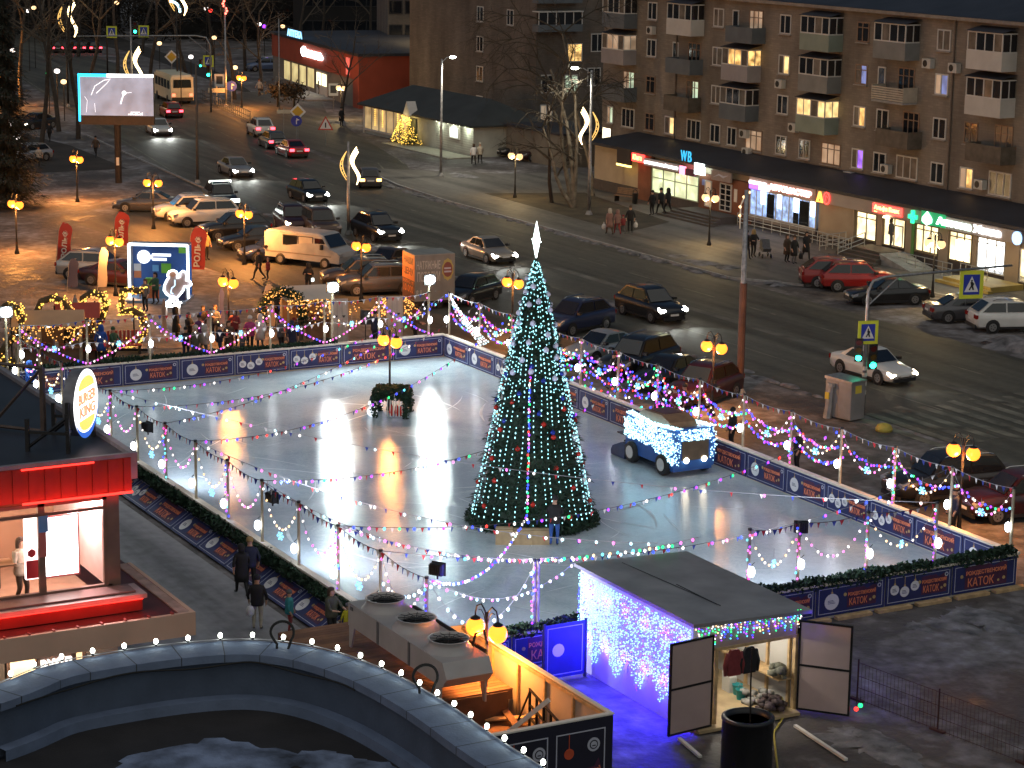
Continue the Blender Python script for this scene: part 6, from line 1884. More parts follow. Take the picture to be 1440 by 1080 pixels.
def window(parent,x,z,w,h,kind='dark',old=False,y=BY,split=2,sill=True):
 m = frame_o if old else frame_w
 mb = MB(); ring_frame(mb,x - w / 2,z - h / 2,x + w / 2,z + h / 2,.09,y - .06,y + .0)
 for k in range(1,split): xx = x - w / 2 + w * (k / split if split != 2 else .46); mb.box(xx - .045,y - .058,z - h / 2 + .09,xx + .045,y - .002,z + h / 2 - .09)
 if old: mb.box(x - w / 2 + .09,y - .057,z + h * .2,x + w / 2 - .09,y - .003,z + h * .2 + .06)
 f = mb.build('window',m,parent)
 mb = MB(); mb.box(x - w / 2 + .08,y - .03,z - h / 2 + .08,x + w * (-.02 if kind in SPLIT else .5) - .08 * (kind not in SPLIT),y + .0,z + h / 2 - .08)
 if kind in SPLIT: mb.box(x + w * .02,y - .03,z - h / 2 + .08,x + w / 2 - .08,y + .0,z + h / 2 - .08,1)
 mb.build('pane',[WG['dim'] if kind in SPLIT and int(x * 7) % 3 else WG[kind if kind not in SPLIT else 'curtain'],WG[kind]],f)
 if sill: mb = MB(); mb.box(x - w / 2 - .06,y - .16,z - h / 2 - .08,x + w / 2 + .06,y,z - h / 2 - .01); mb.build('sill',sill_m,f)
 return f


BALC_P = {'white': mat('white balcony panel',(.5,.49,.47),.6,0,.12,1),'grey': mat('grey balcony panel',(.19,.2,.2),.6,0,.2,1),'blue': mat('blue grey balcony panel',(.11,.13,.15),.6,0,.2,1),'green': mat('green grey balcony panel',(.22,.27,.23),.6,0,.15,1),'old': mat('rusty balcony panel',(.12,.10,.08),.8,0,.35,2),'slat': mat('pale slat',(.45,.40,.33),.7,0,.15),'lilac': mat('lilac grey balcony panel',(.30,.28,.29),.6,0,.15,1)}


def balcony(parent,x,z,panel,glazed=True,kind='dark',w=3.3,d=1.15,y=BY,slat=False):
 """z is the floor's window-centre height."""
 zf = z - 1.45; zs = z - .35; zt = z + .85
 t = MB(); t.box(x - w / 2,y - d,zf,x + w / 2,y,zf + .14); b = t.build('balcony',concrete,parent)
 mb = MB()
 if slat:
  for k in range(6): mb.box(x - w / 2,y - d - .03,zf + .18 + k * .15,x + w / 2,y - d,zf + .28 + k * .15)
  mb.box(x - w / 2 - .03,y - d,zf + .14,x - w / 2,y,zs); mb.box(x + w / 2,y - d,zf + .14,x + w / 2 + .03,y,zs)
 else:
  mb.box(x - w / 2 - .02,y - d - .04,zf - .02,x + w / 2 + .02,y - d,zs); mb.box(x - w / 2 - .02,y - d,zf - .02,x - w / 2 + .02,y - .003,zs); mb.box(x + w / 2 - .02,y - d,zf - .02,x + w / 2 + .02,y - .003,zs)
 mb.build('parapet_panel',BALC_P[panel],b)
 if glazed:
  mb = MB(); ring_frame(mb,x - w / 2,zs,x + w / 2,zt,.08,y - d - .03,y - d + .03)
  for k in range(1,4): xx = x - w / 2 + w * k / 4; mb.box(xx - .04,y - d - .028,zs + .08,xx + .04,y - d + .028,zt - .08)
  for s in (-1,1):
   mb.box(x + s * (w / 2 - .03) - .03,y - d + .03,zs,x + s * (w / 2 - .03) + .03,y - .003,zs + .08); mb.box(x + s * (w / 2 - .03) - .03,y - d + .03,zt - .08,x + s * (w / 2 - .03) + .03,y - .003,zt)
   mb.box(x + s * (w / 2 - .03) - .028,y - d * .5,zs + .08,x + s * (w / 2 - .03) + .028,y - d * .5 + .07,zt - .08)
  mb.build('glazing_frame',frame_w,b)
  mb = MB(); q = .045
  for k in range(4):
   x0 = x - w / 2 + w * k / 4 + .04; mb.box(x0,y - d + .005,zs + .07,x0 + w / 4 - .08,y - d + .015,zt - .07,0 if (k * 7 + int(x * 3 + z)) % 3 else 1)
  for s in (-1,1): mb.box(x + s * (w / 2 - .03) - .005,y - d + .05,zs + .07,x + s * (w / 2 - .03) + .005,y - .05,zt - .07,0)
  mb.build('glazing',[WG[kind],WG['curtain']],b)
  mb = MB(); mb.add([(x - w / 2 - .12,y - d - .15,zt + .02),(x + w / 2 + .12,y - d - .15,zt + .02),(x + w / 2 + .12,y - .003,zt + .3),(x - w / 2 - .12,y - .003,zt + .3)],[(0,1,2,3)]); mb.build('canopy',roof_dark,b)
 else:
  window(b,x + .5,z - .1,1.7,1.9,kind,True,y,3,False)
 return b


ZR = [5.2,8.05,10.85,13.65]
winx = [-150.8,-141.7,-133.3,-124.4,-116.0]
for r,z in enumerate(ZR):
 for k,x in enumerate(winx):
  kd = {(0,1): 'dark',(1,3): 'warm',(2,2): 'yellow',(2,3): 'blue',(2,4): 'blue',(0,3): 'purple',(3,1): 'curtain',(2,1): 'curtain',(1,1): 'curtain',(3,4): 'curtain'}.get((r,k),'dark')
  window(block,x,z,1.32,1.35,kd,(r,k) in ((3,3),(2,3),(1,0),(0,0)))
for x,kd,w in ((-156.7,'pale',.9),(-154.0,'dark',1.9),(-147.9,'yellow',1.5),(-144.6,'dark',1.9),(-139.5,'dark',1.2),(-136.7,'dim',2.1),(-130.5,'dark',1.3),(-127.4,'dim',2.2),(-122.0,'dark',1.35),(-119.1,'curtain',2.2),(-113.1,'warm',1.3),(-109.9,'curtain',2.1)):
 window(block,x,ZR[0],w,1.35 if w < 1.8 else 1.5,kd,w > 1.8 and kd == 'dim',split=2 if w < 1.8 else 3)
balcs = [(-154.7,3,'blue',True,'dark'),(-154.7,2,'lilac',True,'dim'),(-154.5,1,'blue',False,'pale'),
   (-145.3,3,'white',True,'dark'),(-145.3,2,'blue',False,'dark'),(-145.4,1,'old',False,'pale'),
   (-137.4,3,'blue',False,'dim'),(-137.8,2,'lilac',True,'warm'),(-137.9,1,'blue',True,'dark'),
   (-128.3,3,'green',True,'dark'),(-128.3,2,'grey',True,'dark'),(-128.4,1,'green',True,'yellow'),
   (-120.1,3,'grey',True,'dark'),(-120.1,2,'slat',False,'dark'),(-119.4,1,'old',False,'dark'),
   (-110.7,3,'white',True,'dark'),(-110.6,2,'white',True,'dark'),(-110.3,1,'old',False,'curtain')]
for x,r,pn,gl,kd in balcs:
 balcony(block,x,ZR[r] + (0 if gl else -.05),pn,gl,kd,slat=pn == 'slat')
 if gl or r != 1: window(block,x - 2.1,ZR[r],.8,1.35,'dark',split=1,sill=False) if x > -150 else None
for x,r in ((-121.9,1),(-112.9,1)): window(block,x,ZR[r],1.3,1.4,'dark',r == 1 and x > -115)
white_ac = mat('white air conditioner',(.5,.5,.48),.5,0,.1)
for x,z in ((-150.6,12.2),(-131.6,6.6),(-117.2,12.1),(-114.6,12.0),(-133.4,9.5),(-137.6,5.6),(-121.0,4.9),(-111.5,5.0),(-137.2,4.3),(-125.0,3.95)):
 mb = MB(); mb.box(x - .42,BY - .42,z - .3,x + .42,BY - .05,z + .3); a = mb.build('air_conditioner',white_ac,block)
 mb = MB(); mb.slab(disc(x - .1,z,.22,0,12),BY - .435,BY - .421); mb.build('fan_grille',black_plastic,a)
mb = MB(); mb.tube([(-114.9,BY - .08,15),(-114.9,BY - .08,4.2)],.06,6); mb.tube([(-147.2,BY - .08,15),(-147.2,BY - .08,4.2)],.06,6); mb.build('drainpipe',mat('dull pipe',(.14,.11,.09),.7,0,.2),block)
# left ground floor below the shops' end
mb = MB(); mb.box(-158,BY - .03,0,-152.0,BY - .003,1.2,0); mb.box(-158,BY - .025,1.2,-152.0,BY - .002,2.5,1); mb.build('ground_floor_panel',[mat('maroon plinth',(.07,.03,.025),.7,0,.2),mat('beige render',(.33,.27,.2),.8,0,.15,.6)],block)
poster_g = emis('lit poster glow',(1,.85,.55),3.2,True,None,.25,1.5)
for x,z,w,h,l in ((-157.1,3.3,1.2,1.6,'lit poster'),):
 mb = MB(); mb.box(x - w / 2 - .06,BY - .09,z - h / 2 - .06,x + w / 2 + .06,BY - .035,z + h / 2 + .06); f = mb.build('lit_poster',frame_o,block); mb = MB(); mb.box(x - w / 2,BY - .1,z - h / 2,x + w / 2,BY - .091,z + h / 2); mb.build('poster_sheet',poster_g,f)

# ------------------------------------------------------------------ row of shops
SY = 90.4
SX0,SX1 = -152.3,-88.0
ZF = .85
shops = thing('shop_row','single-storey row of lit shops built along the brick block','shop row',(0,0,0))
terr = mat('terracotta pilaster',(.20,.075,.04),.8,0,.25,1); stone_p = mat('beige stone cladding',(.36,.29,.21),.75,0,.15,.8); grey_b = mat('grey fascia panel',(.33,.29,.27),.6,0,.12,.6)
mb = MB(); mb.box(SX0,SY + .3,0,SX1,BY - .01,3.7,0); mb.box(SX0,SY,.0,SX1,SY + .3,ZF,1); mb.build('back_wall',[stone_p,mat('dark plinth',(.07,.055,.05),.8,0,.2)],shops)
mb = MB(); mb.add([(SX0 - .2,SY - .35,3.75),(SX1,SY - .35,3.75),(SX1,BY - .02,4.25),(SX0 - .2,BY - .02,4.25),(SX0 - .2,SY - .35,3.55),(SX1,SY - .35,3.55),(SX0 - .2,BY - .02,3.72),(SX1,BY - .02,3.72)],[(0,1,2,3),(4,5,1,0),(4,0,3,6),(4,6,7,5)]); mb.build('roof',roof_dark,shops)
gl_green = emis('greenish shop interior',(.82,.95,.6),.85,True,None,.45,1.4); gl_warm = emis('warm shop interior',(1,.82,.46),2.0,True,None,.45,1.3); gl_white = emis('white shop interior',(.92,.98,1),3.4,True,None,.25,.9); gl_blue = emis('blue shop interior',(.35,.55,1),.8,True,None,.7,3.0); scr_w = emis('bright window poster',(.85,.97,1),3.0,True)


def front(x0,x1,z0,z1,g,nx,name='shop_window',fm=frame_w,trans=None,y=SY):
 mb = MB(); ring_frame(mb,x0,z0,x1,z1,.08,y - .05,y + .05)
 for k in range(1,nx): xx = x0 + (x1 - x0) * k / nx; mb.box(xx - .04,y - .048,z0 + .08,xx + .04,y + .048,z1 - .08)
 if trans: mb.box(x0 + .08,y - .047,trans - .03,x1 - .08,y + .047,trans + .03)
 f = mb.build(name,fm,shops)
 mb = MB(); mb.box(x0 + .07,y + .0,z0 + .07,x1 - .07,y + .03,z1 - .07); mb.build('pane',g,f)
 return f


def pil(x0,x1,m,z1=3.5,y=SY):
 mb = MB(); mb.box(x0,y - .06,0,x1,y + .3,z1); mb.build('pilaster',m,shops)


def X(px,py=300): return on_y(px,py,SY).x


pil(X(898,250),X(916,250),terr)
f = front(X(917,250),X(983,262),ZF,2.72,gl_green,4,fm=mat('pale green frame',(.3,.33,.24),.5,0,.1),trans=2.0)
pil(X(984,262),X(1058,280),terr,3.0)
f1 = front(X(993,275),X(1002,278),.75,2.6,WG['dim'],1,'shop_door',y=SY - .1)
f2 = front(X(1014,280),X(1030,285),.7,2.65,glass_dark,2,'shop_door',y=SY - .1)
mb = MB()
for k in range(1,5): z = .7 + 1.95 * k / 5; mb.box(X(1014,280),SY - .155,z - .03,X(1030,285),SY - .149,z + .03)
mb.build('door_bars',frame_w,f2)
sg_white = emis('white sign glow',(.95,.98,1),5,True); sg_pink = emis('pink sign glow',(1,.18,.3),4,True); sg_red = emis('red sign glow',(1,.05,.04),4,True); sg_cyan = emis('cyan sign glow',(.05,.55,.95),2.2,True); sg_green = emis('green sign glow',(.02,.85,.33),2.2,True); sg_yel = emis('yellow letter glow',(1,.72,.18),4); sg_orange = emis('orange letter glow',(1,.35,.05),4)


def sign(name,x0,x1,z0,z1,m,y=SY - .42,d=.16,par=None):
 mb = MB(); mb.box(x0,y,z0,x1,y + d,z1); return mb.build(name,m,par or shops)


dark_sign = mat('dark sign panel',(.02,.012,.015),.5,0,.15)
s = sign('sign_board',X(874,225),X(893,230),2.55,3.75,dark_sign)
mb = MB(); mb.box(X(874,225),SY - .46,2.4,X(893,230),SY - .3,2.55); mb.build('lit_edge',sg_yel,s)
s = sign('sign_board',X(895,225),X(911,230),2.95,3.55,sg_red); lettering('lettering','Юнга',1.2,.38,sg_yel,s,((X(895,225) + X(911,230)) / 2,SY - .44,3.28),.01)
s = sign('sign_board',X(912,230),X(962,245),2.82,3.35,mat('pale fascia',(.4,.35,.37),.6,0,.1))
lettering('lettering','ПУНКТ ЭЛЕКТРОННОЙ ТОРГОВЛИ',X(960,245) - X(913,230),.26,sg_white,s,((X(912,230) + X(961,245)) / 2,SY - .44,3.1),.01,.05)
sign('sign_box',X(962,245),X(969,246),2.72,3.3,sg_pink); 
s = sign('sign_board',X(970,246),X(983,250),2.72,3.2,mat('purple fascia',(.10,.02,.06),.6,0,.1))
s = sign('rooftop_sign',X(966,230),X(978,232),3.62,3.66,dark_steel); c = (X(966,230) + X(978,232)) / 2
for ch_,w_,dx_ in (('W',.78,-.38),('B',.44,.4)): lettering('letter',ch_,w_,.75,emis('cyan letter glow',(.03,.5,.95),1.1),s,(c + dx_,SY - .4,4.08),.03,0)
sign('sign_box',X(983,245),X(996,247),2.95,3.75,emis('white box sign glow',(.8,1,.95),7,True))
s = sign('sign_board',X(1007,250),X(1034,255),2.8,3.5,mat('grey pinkish board',(.3,.25,.24),.6,0,.15)); mb = MB(); mb.slab([(X(1010,250),3.0),(X(1018,250),3.2),(X(1024,250),3.05),(X(1031,252),3.3),(X(1024,250),3.2),(X(1018,250),3.3)],SY - .44,SY - .421); mb.build('faded_flourish',print_line,s)
mb = MB(); mb.box(X(989,250),SY - .1,2.2,X(993,250),SY - .061,2.6); mb.build('house_number_plate',mat('blue plate',(.15,.18,.4),.5,0,.1),shops)
mb = MB(); mb.box(X(1034,268),SY - .1,1.5,X(1038,268),SY - .061,2.4); mb.build('notice_board',cream_print,shops)
# blue-lit shop with window posters
bx0,bx1 = X(1059,270),X(1152,290)
n = 9
mb = MB(); mb.box(bx0,SY - .3,.6,bx1,SY - .2,.9,0); mb.build('window_plinth',mat('grey plinth',(.25,.22,.2),.7,0,.1),shops)
f = front(bx0,bx1,.9,2.75,gl_blue,10,y=SY - .2)
wd = (bx1 - bx0)
for k,(u0,u1,z0) in enumerate(((.17,.24,1.8),(.43,.49,1.75),(.67,.75,1.75),(.92,.985,1.7))):
 mb = MB(); mb.box(bx0 + wd * u0,SY - .27,z0,bx0 + wd * u1,SY - .252,2.7); mb.build('bright_poster',scr_w,f)
for u0,u1 in ((.27,.38),(.76,.9),(.67,.75)):
 mb = MB(); mb.box(bx0 + wd * u0,SY - .266,.98,bx0 + wd * u1,SY - .251,1.72 if u0 == .67 else 2.6); mb.build('dark_poster',glass_dark,f)
s = sign('sign_board',bx0,bx1,2.78,3.55,mat('pinkish fascia',(.4,.28,.26),.6,0,.1),SY - .36)
lettering('lettering','•АВТОМАСТЕР',wd * .66,.42,emis('pinkish white letter glow',(1,.62,.58),5),s,(bx0 + wd * .62,SY - .4,3.15),.03,.04)
mb = MB(); mb.box(bx0 + .1,SY - .44,3.1,bx0 + 2.1,SY - .37,3.3,0); mb.box(bx0 + .1,SY - .42,2.75,bx0 + 1.6,SY - .365,3.08,1); mb.box(bx0 + 1.3,SY - .44,2.8,bx0 + 2.5,SY - .425,3.0,0); mb.build('neon_logo',[sg_white,emis('violet sign glow',(.25,.1,1),3,True)],s)
# bank
kx0,kx1 = X(1153,290),X(1310,320)
mb = MB(); mb.box(kx0,SY - .3,2.75,kx1,SY - .1,3.55); fas = mb.build('fascia',grey_b,shops)
mb = MB(); mb.box(X(1154,280),SY - .1,.6,X(1203,300),SY + .1,2.75); mb.build('stone_cladding',stone_p,shops)
lettering('lettering','А',.75,.7,sg_orange,fas,(X(1159,268),SY - .34,3.12),.03,.04)
mb = MB(); mb.box(X(1155,268),SY - .34,2.78,X(1163,268),SY - .305,2.84); mb.build('underline',sg_orange,fas)
mb = MB(); c = X(1169,270); mb.tube([(c + .32 * math.cos(a * PI / 8),SY - .36,3.12 + .38 * math.sin(a * PI / 8)) for a in range(17)],.05,5); mb.tube([(c - .1,SY - .36,2.95),(c - .1,SY - .36,3.3),(c + .12,SY - .36,3.2)],.035,4); mb.build('red_ring',sg_red,fas)
s = sign('sign_box',X(1234,288),X(1275,296),2.9,3.45,sg_red,SY - .4,.09)
lettering('lettering','Альфа Банк',X(1272,296) - X(1237,288),.34,sg_yel,s,((X(1236,288) + X(1273,296)) / 2,SY - .425,3.2),.02,.03)
mb = MB(); mb.box(X(1237,290),SY - .43,2.93,X(1241,290),SY - .405,2.98); mb.build('underline',sg_yel,s)
front(X(1205,310),X(1233,318),.9,2.7,gl_warm,2,trans=2.3,fm=mat('olive frame',(.16,.14,.09),.5,0,.1))
pil(X(1234,320),X(1241,325),stone_p)
f = front(X(1243,325),X(1273,335),ZF,2.72,gl_warm,2,'entrance',fm=mat('olive frame',(.16,.14,.09),.5,0,.1))
mb = MB(); ring_frame(mb,X(1253,330),.9,X(1271,335),2.3,.09,SY - .09,SY - .05); mb.build('door_leaf',frame_w,f)
mb = MB(); mb.lathe([(.22,0),(.16,.1),(.02,.14)],12,(X(1255,303),SY - .5,2.72)); mb.build('door_lamp',emis('door lamp glow',(1,.85,.5),10,True),shops)
pil(X(1274,335),X(1286,338),stone_p); 
# pharmacy
px0,px1 = X(1287,330),X(1418,360)
mb = MB(); mb.box(X(1302,300),SY - .36,2.78,X(1336,308),SY - .1,3.6); mb.build('green_fascia',emis('green fascia glow',(.0,.42,.16),.55,True),shops)
mb = MB(); mb.box(X(1336,308),SY - .33,2.75,X(1442,330),SY - .1,3.5); fas2 = mb.build('fascia',grey_b,shops)
mb = MB(); c = X(1292,292); mb.box(c - .13,SY - .5,2.7,c + .13,SY - .38,3.5); mb.box(c - .4,SY - .5,2.97,c - .13,SY - .38,3.23); mb.box(c + .13,SY - .5,2.97,c + .4,SY - .38,3.23); mb.build('green_cross',sg_green,shops)
mb = MB(); c = X(1311,302); mb.slab([(c - .45,2.95),(c,2.75),(c + .45,2.95),(c + .45,3.2),(c,3.6),(c - .45,3.2)],SY - .42,SY - .37); mb.build('white_emblem',emis('greenish white sign glow',(.75,1,.9),5,True),shops)
lettering('lettering','Аптека',X(1372,315) - X(1324,305),.48,emis('greenish white sign glow',(.75,1,.9),5,True),fas2,((X(1324,305) + X(1372,315)) / 2,SY - .37,3.18),.05,.05)
lettering('lettering','Живика',X(1414,325) - X(1376,315),.46,sg_white,fas2,((X(1376,316) + X(1414,325)) / 2,SY - .37,3.15),.05,.06)
front(X(1288,335),X(1320,342),.95,2.7,gl_warm,3,trans=2.35,fm=mat('olive frame',(.16,.14,.09),.5,0,.1))
mb = MB(); mb.box(X(1283,335),SY - .1,.6,X(1287,335),SY - .05,2.75); mb.build('green_strip',mat('green strip',(.10,.28,.08),.6,0,.1),shops)
pil(X(1321,342),X(1334,346),stone_p)
f = front(X(1335,346),X(1367,352),.85,2.68,gl_warm,3,trans=2.35,fm=mat('olive frame',(.16,.14,.09),.5,0,.1))
mb = MB(); mb.box(X(1345,350),SY - .08,1.0,X(1361,352),SY - .052,2.2); mb.build('bright_poster',emis('warm bright poster',(1,.88,.75),5,True),f)
pil(X(1368,352),X(1374,354),stone_p)
f = front(X(1375,354),X(1414,362),.6,2.68,gl_white,3,trans=2.35)
pil(X(1415,360),X(1434,366),stone_p)
f = front(X(1435,366),X(1460,370),.5,2.5,gl_warm,2)
mb = MB(); c = X(1434,315); mb.slab(disc(c + .3,3.1,.4,0,16),SY - .45,SY - .36); mb.build('round_sign',emis('pale blue sign glow',(.3,.55,1),2.5,True),shops)
# steps, ramp and rails before the shops
def steps(label,x0,x1,y0,n,ztop,m,w=.4):
 mb = MB()
 for k in range(n): mb.box(x0 - .25 * (n - 1 - k),y0 - w * (n - k),.12,x1 + .25 * (n - 1 - k),SY - .31 if k == n - 1 else y0 - w * (n - k) + w + .0,.12 + (ztop - .12) * (k + 1) / n)
 return tag(mb.build('entrance_steps',m),label,'steps','steps to the far shops')


step_m = mat('dark step tiles',(.07,.06,.055),.7,0,.2,1.5)
steps('wide dark steps below the double door left of the blue-lit shop',X(985,290),X(1045,300),SY - 1.6,4,.62,step_m)
steps('steps below the lit bank door',X(1232,345),X(1276,345),SY - 1.6,4,.8,step_m)
steps('low yellow-edged steps before the pharmacy window',X(1378,380),X(1446,390),SY - 2.4,2,.45,mat('yellowish step',(.38,.28,.08),.7,0,.2,1.5))
rail_g = mat('pale steel rail',(.5,.5,.47),.35,.6,.1)
def railing(label,pts,h,sub=5,z=.12):
 pts = [Vector(p) for p in pts]; o0 = pts[0].copy(); mb = MB()
 for i in range(len(pts) - 1):
  A,B = pts[i] - o0,pts[i + 1] - o0
  for hz in (h,h * .6,h * .3): mb.tube([A + Vector((0,0,hz)),B + Vector((0,0,hz))],.03,5)
  for k in range(sub + 1): p = A.lerp(B,k / sub); mb.tube([p,p + Vector((0,0,h))],.03,5)
 return tag(mb.build('steel_railing',rail_g,None,False,o0),label,'railing','steel railings before the far shops')


railing('long pale rail along the blue-lit shop front',[(bx0 - .3,SY - 1.0,.15),(bx1 + .2,SY - 1.0,.15),(X(1215,330),SY - 1.2,.15)],.85,8)
railing('rail of the ramp left of the bank door',[(X(1195,340),SY - 2.4,.12),(X(1228,345),SY - 2.2,.7)],.95,4)
railing('short rail on the bank steps',[(X(1232,350),SY - 3.0,.15),(X(1240,350),SY - 1.4,.8)],.9,2)
railing('curved pale rail before the bright pharmacy window',[(X(1372,385),SY - 1.2,.15),(X(1412,392),SY - 1.3,.15)],.95,5)
railing('thin rail along the pharmacy ramp',[(X(1290,362),SY - 1.5,.15),(X(1366,372),SY - 1.5,.15)],.85,6)
mb = MB(); A0,B0 = X(1278,355),X(1322,372); mb.add([(A0,SY - 2.3,.8),(B0,SY - 2.3,.125),(B0,SY - .35,.125),(A0,SY - .35,.8),(A0,SY - 2.3,.121),(A0,SY - .35,.121)],[(0,1,2,3),(4,1,0),(3,2,5),(0,3,5,4)]); tag(mb.build('access_ramp',concrete),'sloping grey ramp right of the bank door','ramp')
b = at(1374,386,.15); mb = MB(); mb.lathe([(.22,0),(.26,.5),(.2,.55)],10); tag(mb.build('litter_bin',mat('green bin',(.03,.1,.06),.6,0,.1),None,True,b),'small green litter bin by the low yellow steps','litter bin')
b = at(1338,372,.15); t = thing('banner_stand','dark red upright banner before the pharmacy door','banner stand',b,0); mb = MB(); mb.box(-.4,0,.1,.4,.05,2.1); mb.build('banner_sheet',mat('dark red sheet',(.16,.03,.03),.6,0,.2),t); mb = MB(); mb.box(-.4,-.2,0,.4,.25,.1); mb.build('base',dark_steel,t)
# lantern strip on a curved white stand left of the blue shop
b = at(1046,322,.15); t = thing('lamp_arch','slim arched stand with warm bulbs left of the blue-lit shop','lamp arch',b,rad(30))
mb = MB(); mb.tube([(-.3,0,0),(-.3,0,1.6),(0,0,2.3),(.4,0,2.6)],.05,6); mb.build('arch_pipe',cream_print,t); mb = MB()
for p in ((-.3,-.08,.9),(-.3,-.08,1.5),(-.05,-.08,2.2),(.35,-.08,2.55)): mb.ball(p,.11,0,1)
mb.build('warm_bulbs',LED['warm'],t)

# ------------------------------------------------------ darker brick block behind
c0 = at(752,200); zt = 16
blk2 = thing('apartment_block','dark grey-brown brick block behind the bare birch','apartment block',(0,0,0))
mb = MB(); mb.box(c0.x - 26,c0.y,0,c0.x,c0.y + 34,zt); mb.build('brick_wall',brick_dark,blk2)
mb = MB(); mb.box(c0.x - 26.3,c0.y - .3,zt,c0.x + .3,c0.y + 34.3,zt + .3); mb.build('roof',roof_dark,blk2)
for px,col in ((675,0),(717,1)):
 for k,z in enumerate((2.6,5.4,8.2,11.0,13.8)):
  x = on_y(px,100,c0.y).x
  if col == 1 and k < 3: continue
  window(blk2,x,z,1.3,1.45,'dark',False,c0.y)
# right-hand face with windows and balconies (faces +x): small upright frames
def window_x(parent,y,z,w,h,kind,x):
 mb = MB()
 for a,b_ in ((y - w / 2,y - w / 2 + .09),(y + w / 2 - .09,y + w / 2),(y - .04,y + .04)): mb.box(x,a,z - h / 2,x + .06,b_,z + h / 2)
 mb.box(x,y - w / 2,z - h / 2 - .09,x + .06,y + w / 2,z - h / 2); mb.box(x,y - w / 2,z + h / 2,x + .06,y + w / 2,z + h / 2 + .09); f = mb.build('window',frame_w,parent)
 mb = MB(); mb.box(x - .01,y - w / 2 + .09,z - h / 2,x + .03,y + w / 2 - .09,z + h / 2); mb.build('pane',WG[kind],f)


for px,py,kd,w in ((808,74,'warm',1.6),(803,118,'pale',1.4),(840,60,'dark',1.4),(770,118,'dark',1.4),(835,108,'dark',1.4),(768,160,'dim',1.3)):
 p = on_x(px,py,c0.x); window_x(blk2,p.y,p.z,w,1.5,kd,c0.x)
for px,py in ((780,32),(780,-8)):
 p = on_x(px,py,c0.x)
 mb = MB(); mb.box(c0.x,p.y - 2.3,p.z - .75,c0.x + 1.1,p.y + 2.3,p.z - .1,0); bl = mb.build('balcony',BALC_P['blue'],blk2)
 mb = MB(); mb.box(c0.x + 1.0,p.y - 2.25,p.z - .1,c0.x + 1.05,p.y + 2.25,p.z + 1.0,0); mb.build('glazing',glass_dark,bl)
 mb = MB()
 for k in range(6): yy = p.y - 2.25 + k * .9; mb.box(c0.x + 1.051,yy - .04,p.z - .1,c0.x + 1.1,yy + .04,p.z + 1.0)
 mb.box(c0.x,p.y - 2.35,p.z + 1.0,c0.x + 1.15,p.y + 2.35,p.z + 1.1); mb.build('glazing_frame',frame_w,bl)
# further dark flats with a few lit windows
def far_flats(label,px0,px1,py,h,lit,seed,cols,rows,m=brick_dark):
 a,b = at(px0,py),at(px1,py); x0 = min(a.x,b.x); w = (Vector((b.x - a.x,b.y - a.y,0))).length; t = thing('far_flats',label,'flats',(a.x,a.y,0),math.atan2(b.y - a.y,b.x - a.x),'dark flats in the distance')
 mb = MB(); mb.box(0,0,0,w,12,h); mb.build('wall',m,t); mb = MB(); mb.box(-.3,-.3,h,w + .3,12.3,h + .4); mb.build('roof',roof_dark,t)
 rr = random.Random(seed)
 for i in range(cols):
  for j in range(rows):
   k = rr.choice(['warm','yellow','dim','pale']) if rr.random() < lit else 'dark'
   x = w * (i + .5) / cols; z = 2.5 + j * (h - 3) / rows; mb = MB(); mb.box(x - .8,-.06,z,x + .8,.0,z + 1.6); f = mb.build('window',dark_steel,t); mb = MB(); mb.box(x - .68,-.07,z + .12,x + .68,-.061,z + 1.48); mb.build('pane',WG[k],f)


far_flats('dark flats with warm lit windows behind the red store',545,700,118,17,.28,3,7,5)
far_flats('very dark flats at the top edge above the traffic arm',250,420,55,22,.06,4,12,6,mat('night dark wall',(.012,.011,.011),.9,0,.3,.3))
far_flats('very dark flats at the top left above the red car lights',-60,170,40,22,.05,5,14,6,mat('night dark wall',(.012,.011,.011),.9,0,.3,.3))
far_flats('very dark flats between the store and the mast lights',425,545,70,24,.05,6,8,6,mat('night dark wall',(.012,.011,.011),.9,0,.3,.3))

# --------------------------------------------------------------- red store
ra,rb = at(384,112),at(506,153)
rs = thing('red_store','low red store with a glowing white sign and lit entrance','store',(ra.x,ra.y,0),math.atan2(rb.y - ra.y,rb.x - ra.x))
rw = (rb - ra).length; red_w = mat('red store cladding',(.33,.06,.03),.6,0,.15,.6)
mb = MB(); mb.box(0,0,0,rw,16,2.9,1); mb.box(-.05,-.1,2.9,rw + .05,16,5.4,0); mb.box(rw - 2.2,-.12,0,rw + .06,16,2.9,0); mb.build('wall',[red_w,mat('grey store wall',(.2,.19,.17),.7,0,.2,.5)],rs)
mb = MB(); mb.box(-.3,-.3,5.4,rw + .3,16.2,5.7); mb.build('roof',roof_dark,rs)
for k in range(4): mb = MB(); x = rw * (.15 + .095 * k); mb.box(x,-.06,.5,x + rw * .08,.0,2.8); f = mb.build('shop_window',frame_o,rs); mb = MB(); mb.box(x + .1,-.07,.6,x + rw * .08 - .1,-.061,2.7); mb.build('pane',emis('olive shop interior',(.9,.75,.35),.55,True,None,.4,.6),f)
mb = MB(); mb.box(rw * .54,-.08,.1,rw * .66,.0,2.7); f = mb.build('entrance_door',frame_w,rs); mb = MB(); mb.box(rw * .545,-.1,1.2,rw * .595,-.081,2.5); mb.box(rw * .605,-.1,1.2,rw * .655,-.081,2.5); mb.build('door_glass',emis('yellow door glow',(1,.85,.45),3.2,True),f)
l = lettering('lettering','Фасоль',rw * .24,1.1,emis('white shop letters glow',(1,.95,.95),7,True),rs,(rw * .5,-.2,4.4),.1,.06)
l2 = lettering('lettering','АПТЕКА',rw * .18,.8,emis('blue shop letters glow',(.25,.6,1),2.5,True),rs,(rw * .3,-.15,6.1),.1,.05)
